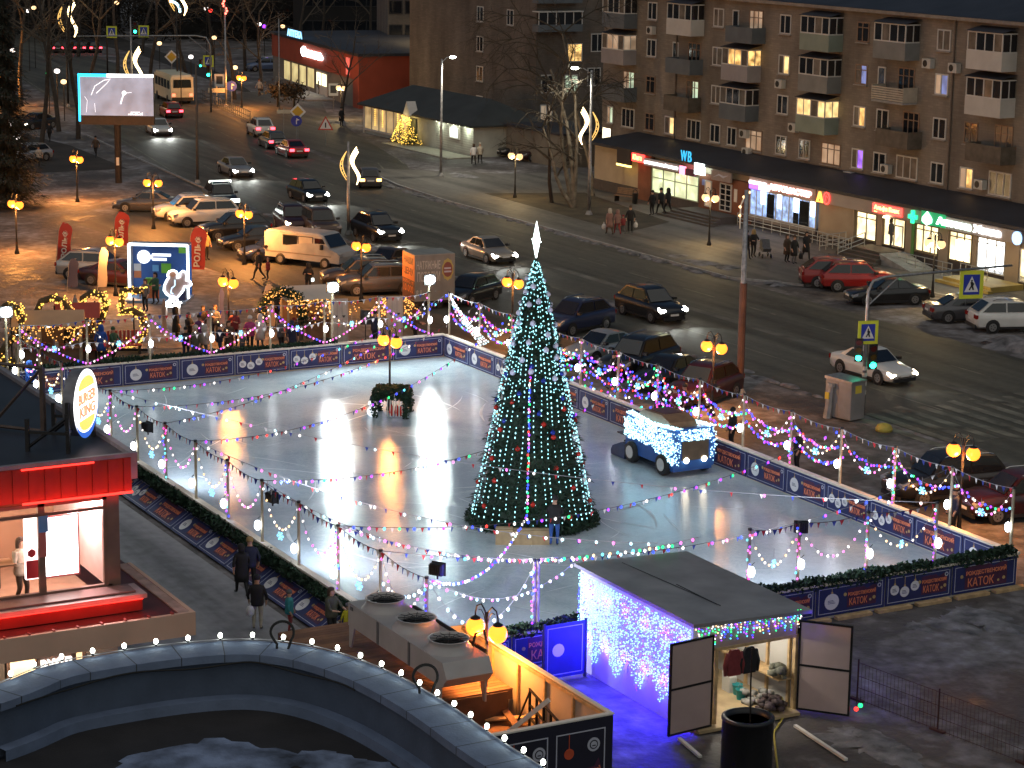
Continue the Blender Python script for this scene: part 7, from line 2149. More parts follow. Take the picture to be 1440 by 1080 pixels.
mb = MB(); mb.box(rw * .2,-.2,5.7,rw * .4,-.1,6.6); mb.build('sign_frame',dark_steel,rs)
mb = MB(); mb.box(rw * 1.0 - 4.6,-.2,3.2,rw - 3.4,-.11,5.0); mb.build('red_banner',emis('red banner glow',(1,.2,.15),.6,True),rs)
mb = MB(); mb.box(rw * .42,-3.2,.02,rw * .75,-.1,.14); mb.build('entrance_step',concrete,rs)
mb = MB()
for k in range(3): mb.tube([(rw * (.2 + .2 * k),-1.5,0),(rw * (.2 + .2 * k),-1.5,1)],.04,5)
mb.tube([(rw * .2,-1.5,1),(rw * .6,-1.5,1)],.04,5); mb.build('handrail',steel,rs)
mb = MB(); e0 = rs.location
tag(MB().box(0,0,0,34,.6,4.0).box(-.2,-.2,4.0,34.2,18,4.25,1).build('low_annex',[mat('brick annex',(.22,.12,.08),.8,0,.2),mat('lit snowy roof edge',(.36,.27,.18),.8,0,.2,.3)],None,False,(rb.x + .4,rb.y + 6,0),rad(64)),'low brick annex with a pale roof edge behind the kiosk','annex')
# railing of benches / low hedge in front of the store
mb = MB(); A,B = at(382,150),at(424,152)
rr = random.Random(2)
for i in range(900): u = rr.random(); c = A.lerp(B,u) - A + Vector((rr.gauss(0,.35),rr.gauss(0,.35),1.7 + rr.gauss(0,.4))); w = Vector((rr.uniform(-1,1),rr.uniform(-1,1),rr.uniform(-1,1))).normalized() * .3; s_ = w.orthogonal().normalized() * .1; mb.add([c - s_,c + s_,c + w],[(0,1,2)])
for u in (.2,.75): c = A.lerp(B,u) - A; mb.tube([c,c + Vector((.1,0,1.5))],.12,6)
tag(mb.build('clipped_trees',mat('dark clipped twigs',(.02,.017,.013),.9,0,.3),None,False,A),'pair of dark clipped trees before the red store','tree')

# ------------------------------------------------------------ kiosk pavilion
KY = at(600,207).y
kx0,kx1 = on_y(512,180,KY).x,on_y(664,220,KY).x
kw = kx1 - kx0; ks = thing('kiosk','pavilion with a dark hip roof, lit windows and a pale brick end','kiosk',(kx0,KY,0))
kd = 7.0; kz = 2.75
mb = MB(); mb.box(.2,.1,0,kw,kd,kz); mb.build('wall',mat('pale grey block wall',(.42,.44,.40),.8,0,.2,.8),ks)
mb = MB(); o_ = .5; r0 = 2.4
mb.add([(-o_,-o_,kz),(kw + o_,-o_,kz),(kw + o_,kd + o_,kz),(-o_,kd + o_,kz),(3.2,kd / 2,kz + 1.9),(kw - 3.2,kd / 2,kz + 1.9),(-o_,-o_,kz - .15),(kw + o_,-o_,kz - .15),(kw + o_,kd + o_,kz - .15),(-o_,kd + o_,kz - .15)],[(0,1,5,4),(1,2,5),(2,3,4,5),(3,0,4),(6,7,1,0),(7,8,2,1),(9,8,7,6)]); mb.build('roof',mat('dark green grey roof',(.035,.04,.04),.7,0,.25,.6),ks)
gz = kw * .44
mb = MB(); mb.box(.1,-.05,.3,gz,.05,.5); mb.box(.1,-.05,kz - .25,gz,.05,kz - .16)
for k in range(7): x = .1 + (gz - .2) * k / 6; mb.box(x,-.06,.5,x + .14,.06,kz - .25)
mb.box(-.02,-.1,0,.12,.06,kz - .2); fw = mb.build('glazed_front',frame_w,ks)
mb = MB(); mb.box(.2,.0,.5,gz,.04,kz - .25); mb.build('pane',emis('dim kiosk interior',(.85,.62,.30),.34,True,None,.6,.8),fw)
rr = random.Random(3); mb = MB()
for k in (1.6,2.6,4.6,5.2): 
 for i in range(9): mb.ball((gz * k / 6,-.09,2.4 - .18 * i),.05,0,1)
mb.build('hanging_bulbs',gold_led,fw)
mb = MB(); mb.slab([(gz + .1,kz - .1),(gz + 1.5,kz - .1),(gz + .8,kz + 1.1)],-.7,.2); mb.build('porch_gable',frame_w,ks)
mb = MB(); mb.box(gz + .2,-.06,.1,gz + 1.4,.02,2.3); d_ = mb.build('door',mat('dark kiosk door',(.06,.08,.06),.5,0,.1),ks)
mb = MB(); mb.box(kw * .8,-.04,1.3,kw * .89,.09,2.3); f = mb.build('notice_board',frame_w,ks); mb = MB(); mb.box(kw * .81,-.05,1.4,kw * .88,-.041,2.2); mb.build('notice_sheet',emis('pale notice glow',(.8,.95,.9),1.0),f)
mb = MB()
for k in range(12): z = .2 + .2 * k; mb.box(kw * .68,.085,z,kw - .02,.098,z + .03)
mb.build('block_courses',mat('darker block joint',(.25,.26,.24),.8,0,.2),ks)
mb = MB()
for k in range(6): mb.ball((kw * (.7 + .05 * k),-.12,kz - .2),.06,0,1)
mb.build('eave_lamps',emis('eave lamp glow',(1,.97,.7),14),ks)
for k in (.72,.84,.96): lamp('eave_light','POINT',16,(.95,1,.75),(kw * k,-.35,kz - .45),ks,.1)
lamp('porch_light','POINT',14,(1,.75,.3),(gz + .7,-1.0,2.1),ks,.1)
mb = MB()
for k in range(60): mb.ball((gz + rr.uniform(-.2,1.9),-.75 + rr.uniform(-.05,.05),2.5 - abs(rr.gauss(0,.35))),.05,0,1)
mb.build('porch_bulbs',gold_led,ks)
mb = MB(); mb.box(kw * .42,-2.6,.02,kw + .4,-.08,.1); mb.build('pale_apron',mat('pale paving',(.34,.33,.27),.8,0,.15),ks)
for k,(x,h,n_,l) in enumerate(((gz - .1,1.9,150,'golden lit fir tree in front of the kiosk porch'),(gz + 1.7,1.7,90,'yellow lit bush right of the kiosk door'),(gz + 2.5,1.6,60,'dim lit fir tree right of the yellow bush'))):
 t = thing('lit_fir',l,'tree',(kx0 + x,KY - .9,.1),0,'lit firs by the kiosk'); mb = MB()
 for i in range(420): z = h * (1 - rr.random() ** .6) + .1; a = rr.uniform(0,2 * PI); q = .95 * (1 - z / (h + .15)) * rr.uniform(.7,1.05); c = Vector((q * math.cos(a),q * math.sin(a),z)); u = Vector((math.cos(a),math.sin(a),rr.uniform(-.6,.2))) * .2; s_ = Vector((-math.sin(a),math.cos(a),0)) * .06; mb.add([c - s_,c + s_,c + u],[(0,1,2)])
 mb.build('branches',fir_green,t); mb = MB(); mb.tube([(0,0,0),(0,0,h)],.06,6); mb.build('trunk',wood_post,t); mb = MB()
 for i in range(n_): z = h * (1 - rr.random() ** .7) + .1; a = rr.uniform(0,2 * PI); q = .95 * (1 - z / (h + .15)) * 1.02; mb.ball((q * math.cos(a),q * math.sin(a),z),.042,0,1)
 tag(mb.build('golden_bulbs',gold_led,t),kind='stuff')
p = at(668,185); mb = MB(); mb.box(0,0,0,9,6,2.7,0); mb.box(-.2,-.2,2.7,9.2,6.2,2.9,1)
tag(mb.build('garage',[mat('drab garage wall',(.16,.14,.11),.8,0,.25,.6),roof_dark],None,False,(kx1 + .6,KY + 3,0),.05),'drab low garage behind the right end of the kiosk','garage')
# ---------------------------------------------------- restaurant (near left)
WX = -57.5
def wy(px,py): return on_x(px,py,WX)
zc = wy(183,637).z; zcb = wy(180,690).z; yr = wy(183,637).y
yw = wy(150,700).y
rest = thing('restaurant','restaurant with a glowing red canopy and a bright glazed upper floor','restaurant',(0,0,0))
bro = mat('brownish frame metal',(.22,.13,.10),.5,.2,.2,2)
DZ = 3.6
c1 = at(275,862,DZ)
# dark flat roof
mb = MB(); mb.box(-112,-6,zc - .5,WX - .02,yr - .02,zc - .1); mb.build('roof',mat('dark wet roofing',(.03,.032,.045),.5,0,.4,.4),rest)
mb = MB(); mb.box(-112,yr - .02,zc - .7,WX + .1,yr + .16,zc + .02); mb.box(WX - .02,-6,zc - .08,WX + .12,yr + .16,zc + .03); mb.build('roof_edge',mat('grey roof edge',(.22,.21,.24),.6,0,.2),rest)
# red ribbed canopy band
redc = mat('red ribbed canopy',(.30,.03,.022),.4,.1,.2,1.5)
mb = MB()
for k in range(110):
 y = -4 + (yr + 4) * k / 110; w = (yr + 4) / 110
 mb.box(WX + .0,y,zcb + .02,WX + .06 + .035 * (k % 2),y + w * .98,zc - .1)
cb_ = mb.build('canopy_band',redc,rest)
redl = emis('red strip glow',(1,.03,.02),4,True)
mb = MB(); mb.box(WX + .1,wy(30,715).y,zcb - .03,WX + .16,yr,zcb + .02); mb.build('red_strip',redl,cb_)
mb = MB(); mb.box(WX + .1,wy(28,660).y,zc - .14,WX + .14,wy(130,645).y,zc - .1); mb.build('red_strip',redl,cb_)
lamp('canopy_wash','AREA',7,(1,.05,.03),(WX + .6,(wy(20,700).y + yr) / 2,zcb - .1),rest,0,(WX,(wy(20,700).y + yr) / 2,zc))
bpy.data.objects['canopy_wash'].data.shape = 'RECTANGLE'; bpy.data.objects['canopy_wash'].data.size = 5; bpy.data.objects['canopy_wash'].data.size_y = .15
# interior box
zs = DZ + .62; ztp = zcb - .06
wall_in = mat('warm interior wall',(.28,.16,.085),.8,0,.15,1)
mb = MB(); mb.box(WX - 4.5,8,DZ,WX - 4.4,yw,ztp,0); mb.box(WX - 4.4,8,DZ + .02,WX - .1,yw,DZ + .06,1); mb.box(WX - 4.4,yw - .1,DZ + .6,WX - .1,yw,ztp,2); mb.box(WX - 4.5,8,ztp,WX,yw + .05,ztp + .08,0); mb.build('interior_wall',[wall_in,mat('interior floor',(.32,.2,.13),.6,0,.2),mat('pinkish side wall',(.6,.45,.42),.6,0,.1)],rest)
lit = emis('bright lightbox glow',(1,.93,.90),9,True)
y0b,y1b = wy(62,780).y,wy(117,780).y
z0b,z1b = wy(90,815).z,wy(90,728).z
mb = MB(); mb.box(WX - .45,y0b,z0b,WX - .3,y1b,z1b); lb_ = mb.build('lightbox',mat('pink red casing',(.5,.12,.12),.5,0,.1),rest)
mb = MB(); mb.box(WX - .3,y0b + .03,z0b + .06,WX - .28,y1b - .05,z1b - .04); mb.build('lightbox_face',lit,lb_)
mb = MB(); mb.box(WX - .46,wy(41,780).y,z0b + .02,WX - .32,y0b - .05,z1b - .03); pb_ = mb.build('side_poster',emis('white pink poster glow',(1,.80,.76),3.2,True),rest)
mb = MB(); ym = wy(50,800).y
mb.box(WX - .319,wy(42,805).y,z0b + .05,WX - .305,y0b - .06,z0b + .55,0); mb.ball((WX - .30,ym,z0b + .75),.13,0,1,(.1,1,1)); mb.build('poster_print',mat('poster red',(.6,.04,.06),.5,0,.1),pb_)
lamp('interior_lamp','POINT',75,(1,.75,.5),(WX - 2.2,yw - 3.6,ztp - .3),rest,.3)
lamp('interior_lamp','POINT',150,(1,.78,.82),(WX - 1.2,yw - .5,ztp - .4),rest,.2)
mb = MB(); mb.box(WX - 4.38,10,ztp - 1.0,WX - 4.3,yw - 2.2,ztp - .9); mb.build('wall_light_strip',emis('yellow strip glow',(1,.75,.25),4,True),rest)
mb = MB(); mb.box(WX - 4.39,wy(2,780).y,DZ + .7,WX - 4.35,wy(34,780).y,ztp - .7); mb.build('wall_picture',mat('brown picture',(.14,.06,.03),.6,0,.2),rest)
# glazing frame
mb = MB()
for px in (59,150): y = wy(px,780).y; mb.box(WX - .08,y - .09,DZ + .6,WX + .04,y + .09,ztp)
mb.box(WX - .08,8,DZ + .5,WX + .05,yw + .1,DZ + .62); mb.box(WX - .07,8,wy(75,722).z - .04,WX + .03,yw,wy(75,722).z + .04); mb.box(WX - .08,8,ztp - .1,WX + .04,yw + .1,ztp); mb.box(WX - .1,yw - .02,DZ + .55,WX + .05,yw + .32,zcb)
mb.build('window_frame',bro,rest)
mb = MB(); yq = wy(60,780).y; mb.box(WX + .042,yq - .1,DZ + 1.6,WX + .05,yq + .1,ztp - .4,0); mb.box(WX + .042,yq - .1,ztp - .8,WX + .052,yq + .16,ztp - .35,1); mb.build('sticker',[mat('sticker pink',(.55,.15,.13),.5,0,.1),mat('sticker blue',(.15,.3,.6),.5,0,.1)],rest)
# ledge with red underglow
yl = at(186,849,DZ).y
mb = MB(); mb.box(WX - .1,8,DZ + .38,WX + .95,yl + .15,DZ + .5,0); mb.box(WX + .05,8,DZ + .5,WX + .75,yl - .1,DZ + .56,1); mb.build('ledge_top',[mat('pinkish ledge metal',(.5,.34,.32),.4,.2,.1),mat('brown ledge metal',(.2,.11,.1),.4,.2,.1)],rest)
mb = MB(); mb.box(WX + .0,8,DZ + .02,WX + .85,yl + .05,DZ + .38); lg = mb.build('ledge_band',redc,rest)
mb = MB(); mb.box(WX + .86,8,DZ + .34,WX + .9,yl + .05,DZ + .375); mb.build('red_strip',redl,lg)
lamp('ledge_wash','AREA',4,(1,.05,.03),(WX + 1.15,yl - 2.5,DZ + .45),rest,0,(WX + .85,yl - 2.5,DZ + .05))
o_ = bpy.data.objects['ledge_wash'].data; o_.shape = 'RECTANGLE'; o_.size = 5; o_.size_y = .1
# lower canopy deck
mb = MB(); mb.box(WX - 4.5,5,DZ - .12,c1.x - .12,c1.y - .12,DZ - .02,0); mb.build('lower_canopy_deck',mat('dark red deck',(.10,.025,.022),.5,0,.3,1.2),rest)
tan = mat('tan canopy fascia',(.68,.44,.33),.6,0,.12,.8)
mb = MB(); mb.box(c1.x - .12,5,DZ - .62,c1.x,c1.y,DZ + .03,0); mb.box(WX - 3.5,c1.y - .12,DZ - .62,c1.x - .12,c1.y,DZ + .03,0); mb.build('lower_canopy_fascia',tan,rest)
rr = random.Random(7); mb = MB()
for k in range(20): y = 8 + (c1.y - 8) * k / 20; mb.box(c1.x - .2,y,DZ + .03,c1.x - .05,y + .06,DZ + .07)
mb.build('deck_clip',mat('red clip',(.4,.05,.04),.5,0,.1),rest)
mb = MB(); mb.box(WX - 3.5,c1.y - .42,DZ - .019,c1.x - .13,c1.y - .13,DZ + .02); mb.build('deck_border',mat('pinkish deck border',(.5,.33,.28),.7,0,.35,2),rest)
# ground floor below
mb = MB(); mb.box(-100,-6,0,WX - .5,yr - .3,DZ - .15,0); mb.build('lower_wall',mat('grey lower wall',(.24,.2,.18),.8,0,.2,1),rest)
mb = MB(); mb.box(-110,-6,DZ - .15,WX - 4.6,yr - .3,zc - .5); mb.build('upper_wall',mat('grey lower wall',(.24,.2,.18),.8,0,.2,1),rest)
ent = emis('entrance interior glow',(1,.74,.4),1.6,True,None,.5,1.5)
ye = on_x(60,930,WX - .45)
mb = MB(); mb.box(WX - .49,ye.y - 1.0,.2,WX - .44,ye.y + 1.2,2.6); f = mb.build('entrance_door',bro,rest); mb = MB(); mb.box(WX - .439,ye.y - .9,.3,WX - .43,ye.y + 1.1,2.5); mb.build('door_glass',ent,f)
p = on_x(66,932,c1.x - 1.5)
l = lettering('lettering','ВХОД',.85,.5,emis('entrance letter glow',(1,.97,.9),1.6),rest,(c1.x - .45,p.y - .05,DZ - 1.1),.06,.03); l.rotation_euler = (0,0,PI / 2)
mb = MB(); mb.box(c1.x - .57,p.y - .6,DZ - 1.4,c1.x - .51,p.y + .5,DZ - .8); mb.build('sign_back',bro,rest)
lamp('entrance_lamp','POINT',60,(1,.8,.55),(c1.x - .6,p.y,DZ - .9),rest,.15)
# person sitting behind the upper window
person(0,0,'woman with long brown hair and a cream top sitting behind the restaurant window','cream','brown','jacket','hair','brown','phone',30,1.08,max(DZ + .03,on_x(30,797,WX - .9).z - 1.6),pos=(WX - .9,on_x(30,800,WX - .9).y),group='people in the restaurant')
t = thing('cafe_table','small brown table beside the woman in the restaurant window','table',(WX - .9,wy(12,830).y,DZ + .6)); mb = MB(); mb.box(-.35,-.4,.68,.35,.4,.72); mb.build('table_top',mat('brown table',(.2,.11,.06),.4,0,.2),t); mb = MB(); mb.tube([(0,0,0),(0,0,.68)],.05,6); mb.build('leg',dark_steel,t)

# roof sign: round glowing disc on a steel frame
pf = at(139,632,zc - .1); sc = on_x(120,566,pf.x - .6)
sg = thing('round_sign','round glowing restaurant sign on a steel frame on the roof','sign',(sc.x,sc.y,sc.z),rad(142))
R_ = .93
mb = MB(); mb.slab(disc(0,0,R_,0,36),0,.32); mb.build('drum',mat('grey ribbed drum',(.2,.2,.23),.5,.3,.3,3),sg)
mb = MB(); mb.slab(disc(0,0,R_ * .99,0,36),-.03,-.002); fc = mb.build('lit_face',emis('round sign white glow',(1,.98,.97),3.0,True,(.7,.7,.7)),sg)
mb = MB(); pts = []
for a0,a1,ro,ri in ((200,350,.97,.80),):
 n = 24; P = [(ro * math.cos(rad(a0 + (a1 - a0) * k / n)),ro * math.sin(rad(a0 + (a1 - a0) * k / n))) for k in range(n + 1)]
 Q = [((ro - (ro - ri) * math.sin(PI * k / n)) * math.cos(rad(a0 + (a1 - a0) * k / n)),(ro - (ro - ri) * math.sin(PI * k / n)) * math.sin(rad(a0 + (a1 - a0) * k / n))) for k in range(n + 1)]
 for k in range(n): mb.add([(P[k][0],-.036,P[k][1]),(P[k + 1][0],-.036,P[k + 1][1]),(Q[k + 1][0],-.036,Q[k + 1][1]),(Q[k][0],-.036,Q[k][1])],[(0,1,2,3)])
mb.build('blue_crescent',emis('sign blue glow',(.03,.16,.75),.9),fc)
bun = emis('sign bun glow',(1,.62,.12),1.3)
for z0,flip in ((.42,1),(-.42,-1)):
 mb = MB(); n = 16; mb.slab(([(-.62,z0)] + [(-.62 * math.cos(PI * k / n),z0 + flip * .33 * math.sin(PI * k / n)) for k in range(1,n)] + [(.62,z0)])[::-flip],-.045,-.032); mb.build('bun_shape',bun,fc)
rl = emis('sign red letter glow',(1,.32,.16),1.1)
for w_,z,wd_ in (('BURGER',.17,1.35),('KING',-.19,1.2)):
 l = lettering('lettering',w_,wd_,.30,rl,fc,(.02,-.05,z),.01,.03)
bk = thing('sign_frame','dark steel frame holding the round sign on the restaurant roof','steel frame',(sc.x,sc.y,zc - .1),rad(142))
hh = sc.z - (zc - .1)
mb = MB()
for x in (-1.0,1.0):
 for y in (.15,1.3): mb.box(x - .05,y - .05,0,x + .05,y + .05,hh + (.2 if y < 1 else -.3))
mb.box(-1.1,.12,.55,1.1,.2,.63); mb.box(-1.1,.12,hh - .2,1.1,.2,hh - .1); mb.box(-1.04,.15,.5,-.96,1.3,.58); mb.box(.96,.15,.5,1.04,1.3,.58)
mb.tube([(-1,1.3,.1),(-1,.15,hh - .2)],.045,4); mb.tube([(1,1.3,.1),(1,.15,hh - .2)],.045,4); mb.build('frame_bars',dark_steel,bk)
fr2 = thing('roof_truss','rusty cross-braced steel truss lying across the dark restaurant roof','steel truss',(sc.x - 4.0,sc.y - 2.6,zc - .1),rad(40))
mb = MB()
for x in (-3,-1,1.2,3): mb.box(x - .06,-.06,0,x + .06,.06,1.9)
for a,b_ in (((-3,0,0),(-1,0,1.9)),((-3,0,1.9),(-1,0,0)),((-1,0,0),(1.2,0,1.9)),((-1,0,1.9),(1.2,0,0)),((1.2,0,0),(3,0,1.9)),((-3,0,1.9),(3,0,1.9)),((-3,0,.1),(3,0,.1))): mb.tube([a,b_],.05,4)
mb.build('truss_bars',mat('rusty steel',(.12,.09,.08),.7,.3,.3,3),fr2)
mb = MB()
for i in range(5): mb.tube([(-76 - 6 * i,yr + .06,zc),(-76 - 6 * i,yr + .06,zc + .8)],.03,5)
mb.tube([(-70,yr + .06,zc + .8),(-101,yr + .06,zc + .8)],.03,5); tag(mb.build('roof_railing',dark_steel),'thin dark rail along the restaurant roof edge','railing')

# ------------------------------------------------- curved parapet in the foreground
PZ = 6.0
ctrl = [(-40,975),(0,962),(60,936),(150,920),(240,907),(330,900),(400,903),(470,916),(540,941),(600,972),(650,1003),(700,1040),(770,1083),(830,1125),(900,1180)]
outer = [at(x,y,PZ) for x,y in ctrl]
# smooth the outline (Chaikin)
def chaikin(P,n=3):
 for _ in range(n):
  Q = [P[0]]
  for a,b_ in zip(P,P[1:]): Q += [a.lerp(b_,.25),a.lerp(b_,.75)]
  P = Q + [P[-1]]
 return P


outer = chaikin(outer,3)
def offset(P,d):
 out = []
 for i,p in enumerate(P):
  t = (P[min(i + 1,len(P) - 1)] - P[max(i - 1,0)]).normalized(); n = Vector((t.y,-t.x,0)); out.append(p + n * d)
 return out


par = thing('curved_parapet','large curved grey roof parapet edged with a row of white bulbs, in front','parapet',(0,0,0))
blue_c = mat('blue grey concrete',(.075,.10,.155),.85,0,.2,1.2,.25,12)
inn = offset(outer,.95); inn2 = offset(outer,.78); out2 = offset(outer,.12)
mb = MB(); n = len(outer); dz = Vector((0,0,1))
def wall_strip(mb,A,za,B,zb,mi=0):
 for i in range(len(A) - 1):
  a,b_,c,d = A[i],A[i + 1],B[i + 1],B[i]
  mb.quad((a.x,a.y,za),(b_.x,b_.y,za),(c.x,c.y,zb),(d.x,d.y,zb),mi)
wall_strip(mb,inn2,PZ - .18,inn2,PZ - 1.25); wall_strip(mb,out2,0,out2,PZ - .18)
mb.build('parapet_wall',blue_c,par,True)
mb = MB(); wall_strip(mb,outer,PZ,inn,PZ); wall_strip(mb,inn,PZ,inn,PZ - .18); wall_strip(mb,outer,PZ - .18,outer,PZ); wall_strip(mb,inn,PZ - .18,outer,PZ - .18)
for p in range(len(mb.f)): pass
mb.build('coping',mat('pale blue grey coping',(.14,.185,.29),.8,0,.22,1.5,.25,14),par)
# joints in the coping
cum = [0]
for a,b_ in zip(outer,outer[1:]): cum.append(cum[-1] + (b_ - a).length)
def along_curve(P,s):
 for i in range(len(cum) - 1):
  if cum[i + 1] >= s: u = (s - cum[i]) / (cum[i + 1] - cum[i]); return P[i].lerp(P[i + 1],u)
 return P[-1]
mb = MB(); s = .5
while s < cum[-1] - .3:
 a,b_ = along_curve(outer,s),along_curve(inn,s); a2,b2 = along_curve(outer,s + .025),along_curve(inn,s + .025)
 mb.quad((a.x,a.y,PZ + .004),(a2.x,a2.y,PZ + .004),(b2.x,b2.y,PZ + .004),(b_.x,b_.y,PZ + .004)); mb.quad((b_.x,b_.y,PZ + .004),(b2.x,b2.y,PZ + .004),(b2.x + .004,b2.y - .004,PZ - .18),(b_.x + .004,b_.y - .004,PZ - .18)); s += 1.15
mb.build('coping_joints',mat('dark joint',(.04,.045,.05),.9,0,.1),par)
inn3 = offset(outer,1.06)
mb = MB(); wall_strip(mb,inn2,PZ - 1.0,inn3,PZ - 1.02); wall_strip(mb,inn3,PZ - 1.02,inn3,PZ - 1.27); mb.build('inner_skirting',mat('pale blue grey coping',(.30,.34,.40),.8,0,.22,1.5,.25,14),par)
fl = offset(outer,.9)
mb = MB(); poly = [(p.x,p.y,PZ - 1.26) for p in fl] + [(fl[-1].x + 6,fl[-1].y - 6,PZ - 1.26),(-30,0,PZ - 1.26),(fl[0].x + 6,fl[0].y - 8,PZ - 1.26)]
mb.add(poly,[tuple(range(len(poly)))]); mb.build('roof_floor',mat('dark roofing felt',(.022,.02,.022),.7,0,.35,1.2,.2,20),par)
# snow on that roof
rr = random.Random(12); mb = MB()
for px,py,r in ((255,1066,1.0),(310,1058,.8),(215,1072,.7),(360,1072,.9),(440,1068,.55),(475,1075,.6),(520,1082,.5)):
 p = at(px,py,PZ - 1.25); n_ = 16; vs = [(p.x,p.y,PZ - 1.18)] + [(p.x + r * math.cos(2 * PI * k / n_) * rr.uniform(.7,1.2),p.y + r * math.sin(2 * PI * k / n_) * rr.uniform(.8,1.3),PZ - 1.255) for k in range(n_)]
 mb.add(vs,[(0,1 + k,1 + (k + 1) % n_) for k in range(n_)])
o = mb.build('snow',mat('bluish snow',(.15,.19,.29),.85,0,.8,1.3,.8,7),None,True); tag(o,'bluish snow patches on the dark roof inside the curved parapet','snow',kind='stuff')
# black cable slung inside the coping
mb = MB(); cab_ = []
for k in range(90):
 s = cum[-1] * (.02 + .5 * k / 89); p = along_curve(inn,s); zz = PZ - .16 - .10 * math.sin(k * .11) ** 2; cab_.append((p.x + .03,p.y - .03,zz))
mb.tube(cab_,.022,5); tag(mb.build('slung_cable',rubber),'black cable slung along the inside of the curved parapet','cable')
# bulb string on the outer edge
ed = offset(outer,.06); o = None
mb = MB(); step = .74; N_ = int(cum[-1] / step); P0 = ed[0]
mb.tube([p - P0 + Vector((0,0,.06)) for p in ed],.014,4); o = mb.build('string_lights',wire_m,None,False,P0); tag(o,'row of white bulbs along the outer edge of the curved parapet','string lights')
bigb = MB(); bigb.ball((0,0,.10),.05,0,2,(1,1,1.3)); bigb.tube([(0,0,.0),(0,0,.05)],.03,6,1); bme = bigb.mesh('bulb',[emis('parapet bulb glow',(.92,1,.86),22,True),black_plastic],True)
for k in range(N_): p = along_curve(ed,.3 + k * step); link('bulb',bme,o,p - P0 + Vector((0,0,.06)))
# curved cable hoops on the parapet
for px,py,l in ((397,912,'black cable hoop standing on the parapet edge'),(598,975,'second black cable hoop on the parapet near the cooling unit')):
 p = at(px,py,PZ); mb = MB(); mb.tube([(-.12,0,-.5),(-.12,0,.1)] + [(.26 * math.cos(a_),.03 * math.sin(2 * a_),.38 + .26 * math.sin(a_)) for a_ in [rad(215 - 14 * k_) for k_ in range(19)]] + [(.1,0,-.1),(.08,0,-.4)],.032,6); tag(mb.build('cable_hoop',rubber,None,False,p,rad(61)),l,'cable')

# ------------------------------------------------- timber deck with the cooling unit
DK = 2.1
dk = thing('timber_deck','brown timber deck under the cooling unit','deck',(0,0,0))
mb = MB()
x = -57.5
rr = random.Random(3)
while x < -50.6:
 mb.box(x,24.2,DK - .05,x + .17,27.9,DK,rr.randrange(2)); x += .19
mb.build('planks',[mat('orange brown plank',(.26,.125,.06),.7,0,.25,2),mat('dark orange plank',(.19,.09,.045),.7,0,.25,2)],dk)
mb = MB(); mb.box(-57.6,24.2,DK - .3,-50.5,24.35,DK - .05); mb.box(-57.6,27.75,DK - .3,-50.5,27.9,DK - .05); mb.box(-50.55,24.35,DK - .9,-50.45,27.75,DK - .05); mb.box(-57.6,24.35,.6,-57.5,27.75,DK - .05); mb.build('edge_beam',mat('dark beam',(.10,.05,.03),.7,0,.2),dk)
mb = MB()
for xx in (-57.3,-54,-50.8):
 for yy in (24.5,27.6): mb.box(xx - .08,yy - .08,0,xx + .08,yy + .08,DK - .3)
mb.build('support_post',wood_post,dk)
ch_z = DK + .62
ch = thing('cooling_unit','long grey rooftop cooling unit with three round fans on the timber deck','cooling unit',(-55.55,25.45,DK))
cu = mat('greyish enamel',(.40,.38,.38),.45,.1,.15,1.2)
L_,W2,H1 = 5.75,1.35,.66
mb = MB(); mb.box(0,0,.62,L_,W2,.62 + H1); mb.add([(L_,0,.62 + H1),(L_,W2,.62 + H1),(L_ + .25,W2,.62 + .28),(L_ + .25,0,.62 + .28),(L_,0,.62),(L_,W2,.62)],[(0,3,2,1),(3,0,4),(2,5,1),(3,4,5,2)]); mb.build('casing',cu,ch)
mb = MB()
for k in (1,2): xx = L_ * k / 3; mb.box(xx - .05,-.025,.63,xx + .05,-.003,.62 + H1 - .02)
mb.box(.15,-.02,.62 + H1 - .18,.32,-.003,.62 + H1 - .08); mb.build('panel_joints',mat('mid grey joint',(.12,.12,.13),.6,0,.1),ch)
for k in range(3):
 xx = L_ * (k + .5) / 3
 mb = MB(); mb.lathe([(.66,0),(.62,.06),(.52,.16),(.52,.27),(.56,.3),(.50,.3),(.48,.12)],28,(xx,W2 / 2,.62 + H1),cap=False); fs_ = mb.build('fan_shroud',cu,ch,True)
 mb = MB(); mb.lathe([(.49,.13),(.02,.13)],24,(xx,W2 / 2,.62 + H1)); mb.build('fan_well',black_plastic,fs_)
 mb = MB()
 for q in range(6): a = PI * q / 6; mb.tube([(xx + .5 * math.cos(a),W2 / 2 + .5 * math.sin(a),.62 + H1 + .28),(xx - .5 * math.cos(a),W2 / 2 - .5 * math.sin(a),.62 + H1 + .28)],.01,4)
 for r_ in (.17,.33): mb.tube([(xx + r_ * math.cos(a * PI / 8),W2 / 2 + r_ * math.sin(a * PI / 8),.62 + H1 + .285) for a in range(17)],.01,4)
 mb.build('fan_guard',dark_steel,fs_)
for xx in (.05,L_ - .1):
 for yy,s in ((.0,1),(W2,-1)):
  mb = MB(); w_ = .34; d_ = 1 if xx < 1 else -1
  mb.add([(xx,yy,.62),(xx + d_ * w_,yy,.62),(xx + d_ * .12,yy,0),(xx,yy,0),(xx,yy + s * .05,.62),(xx + d_ * w_,yy + s * .05,.62),(xx + d_ * .12,yy + s * .05,0),(xx,yy + s * .05,0)],[(0,1,2,3),(7,6,5,4),(0,4,5,1),(1,5,6,2),(2,6,7,3),(3,7,4,0)]); mb.build('leg',cu,ch)
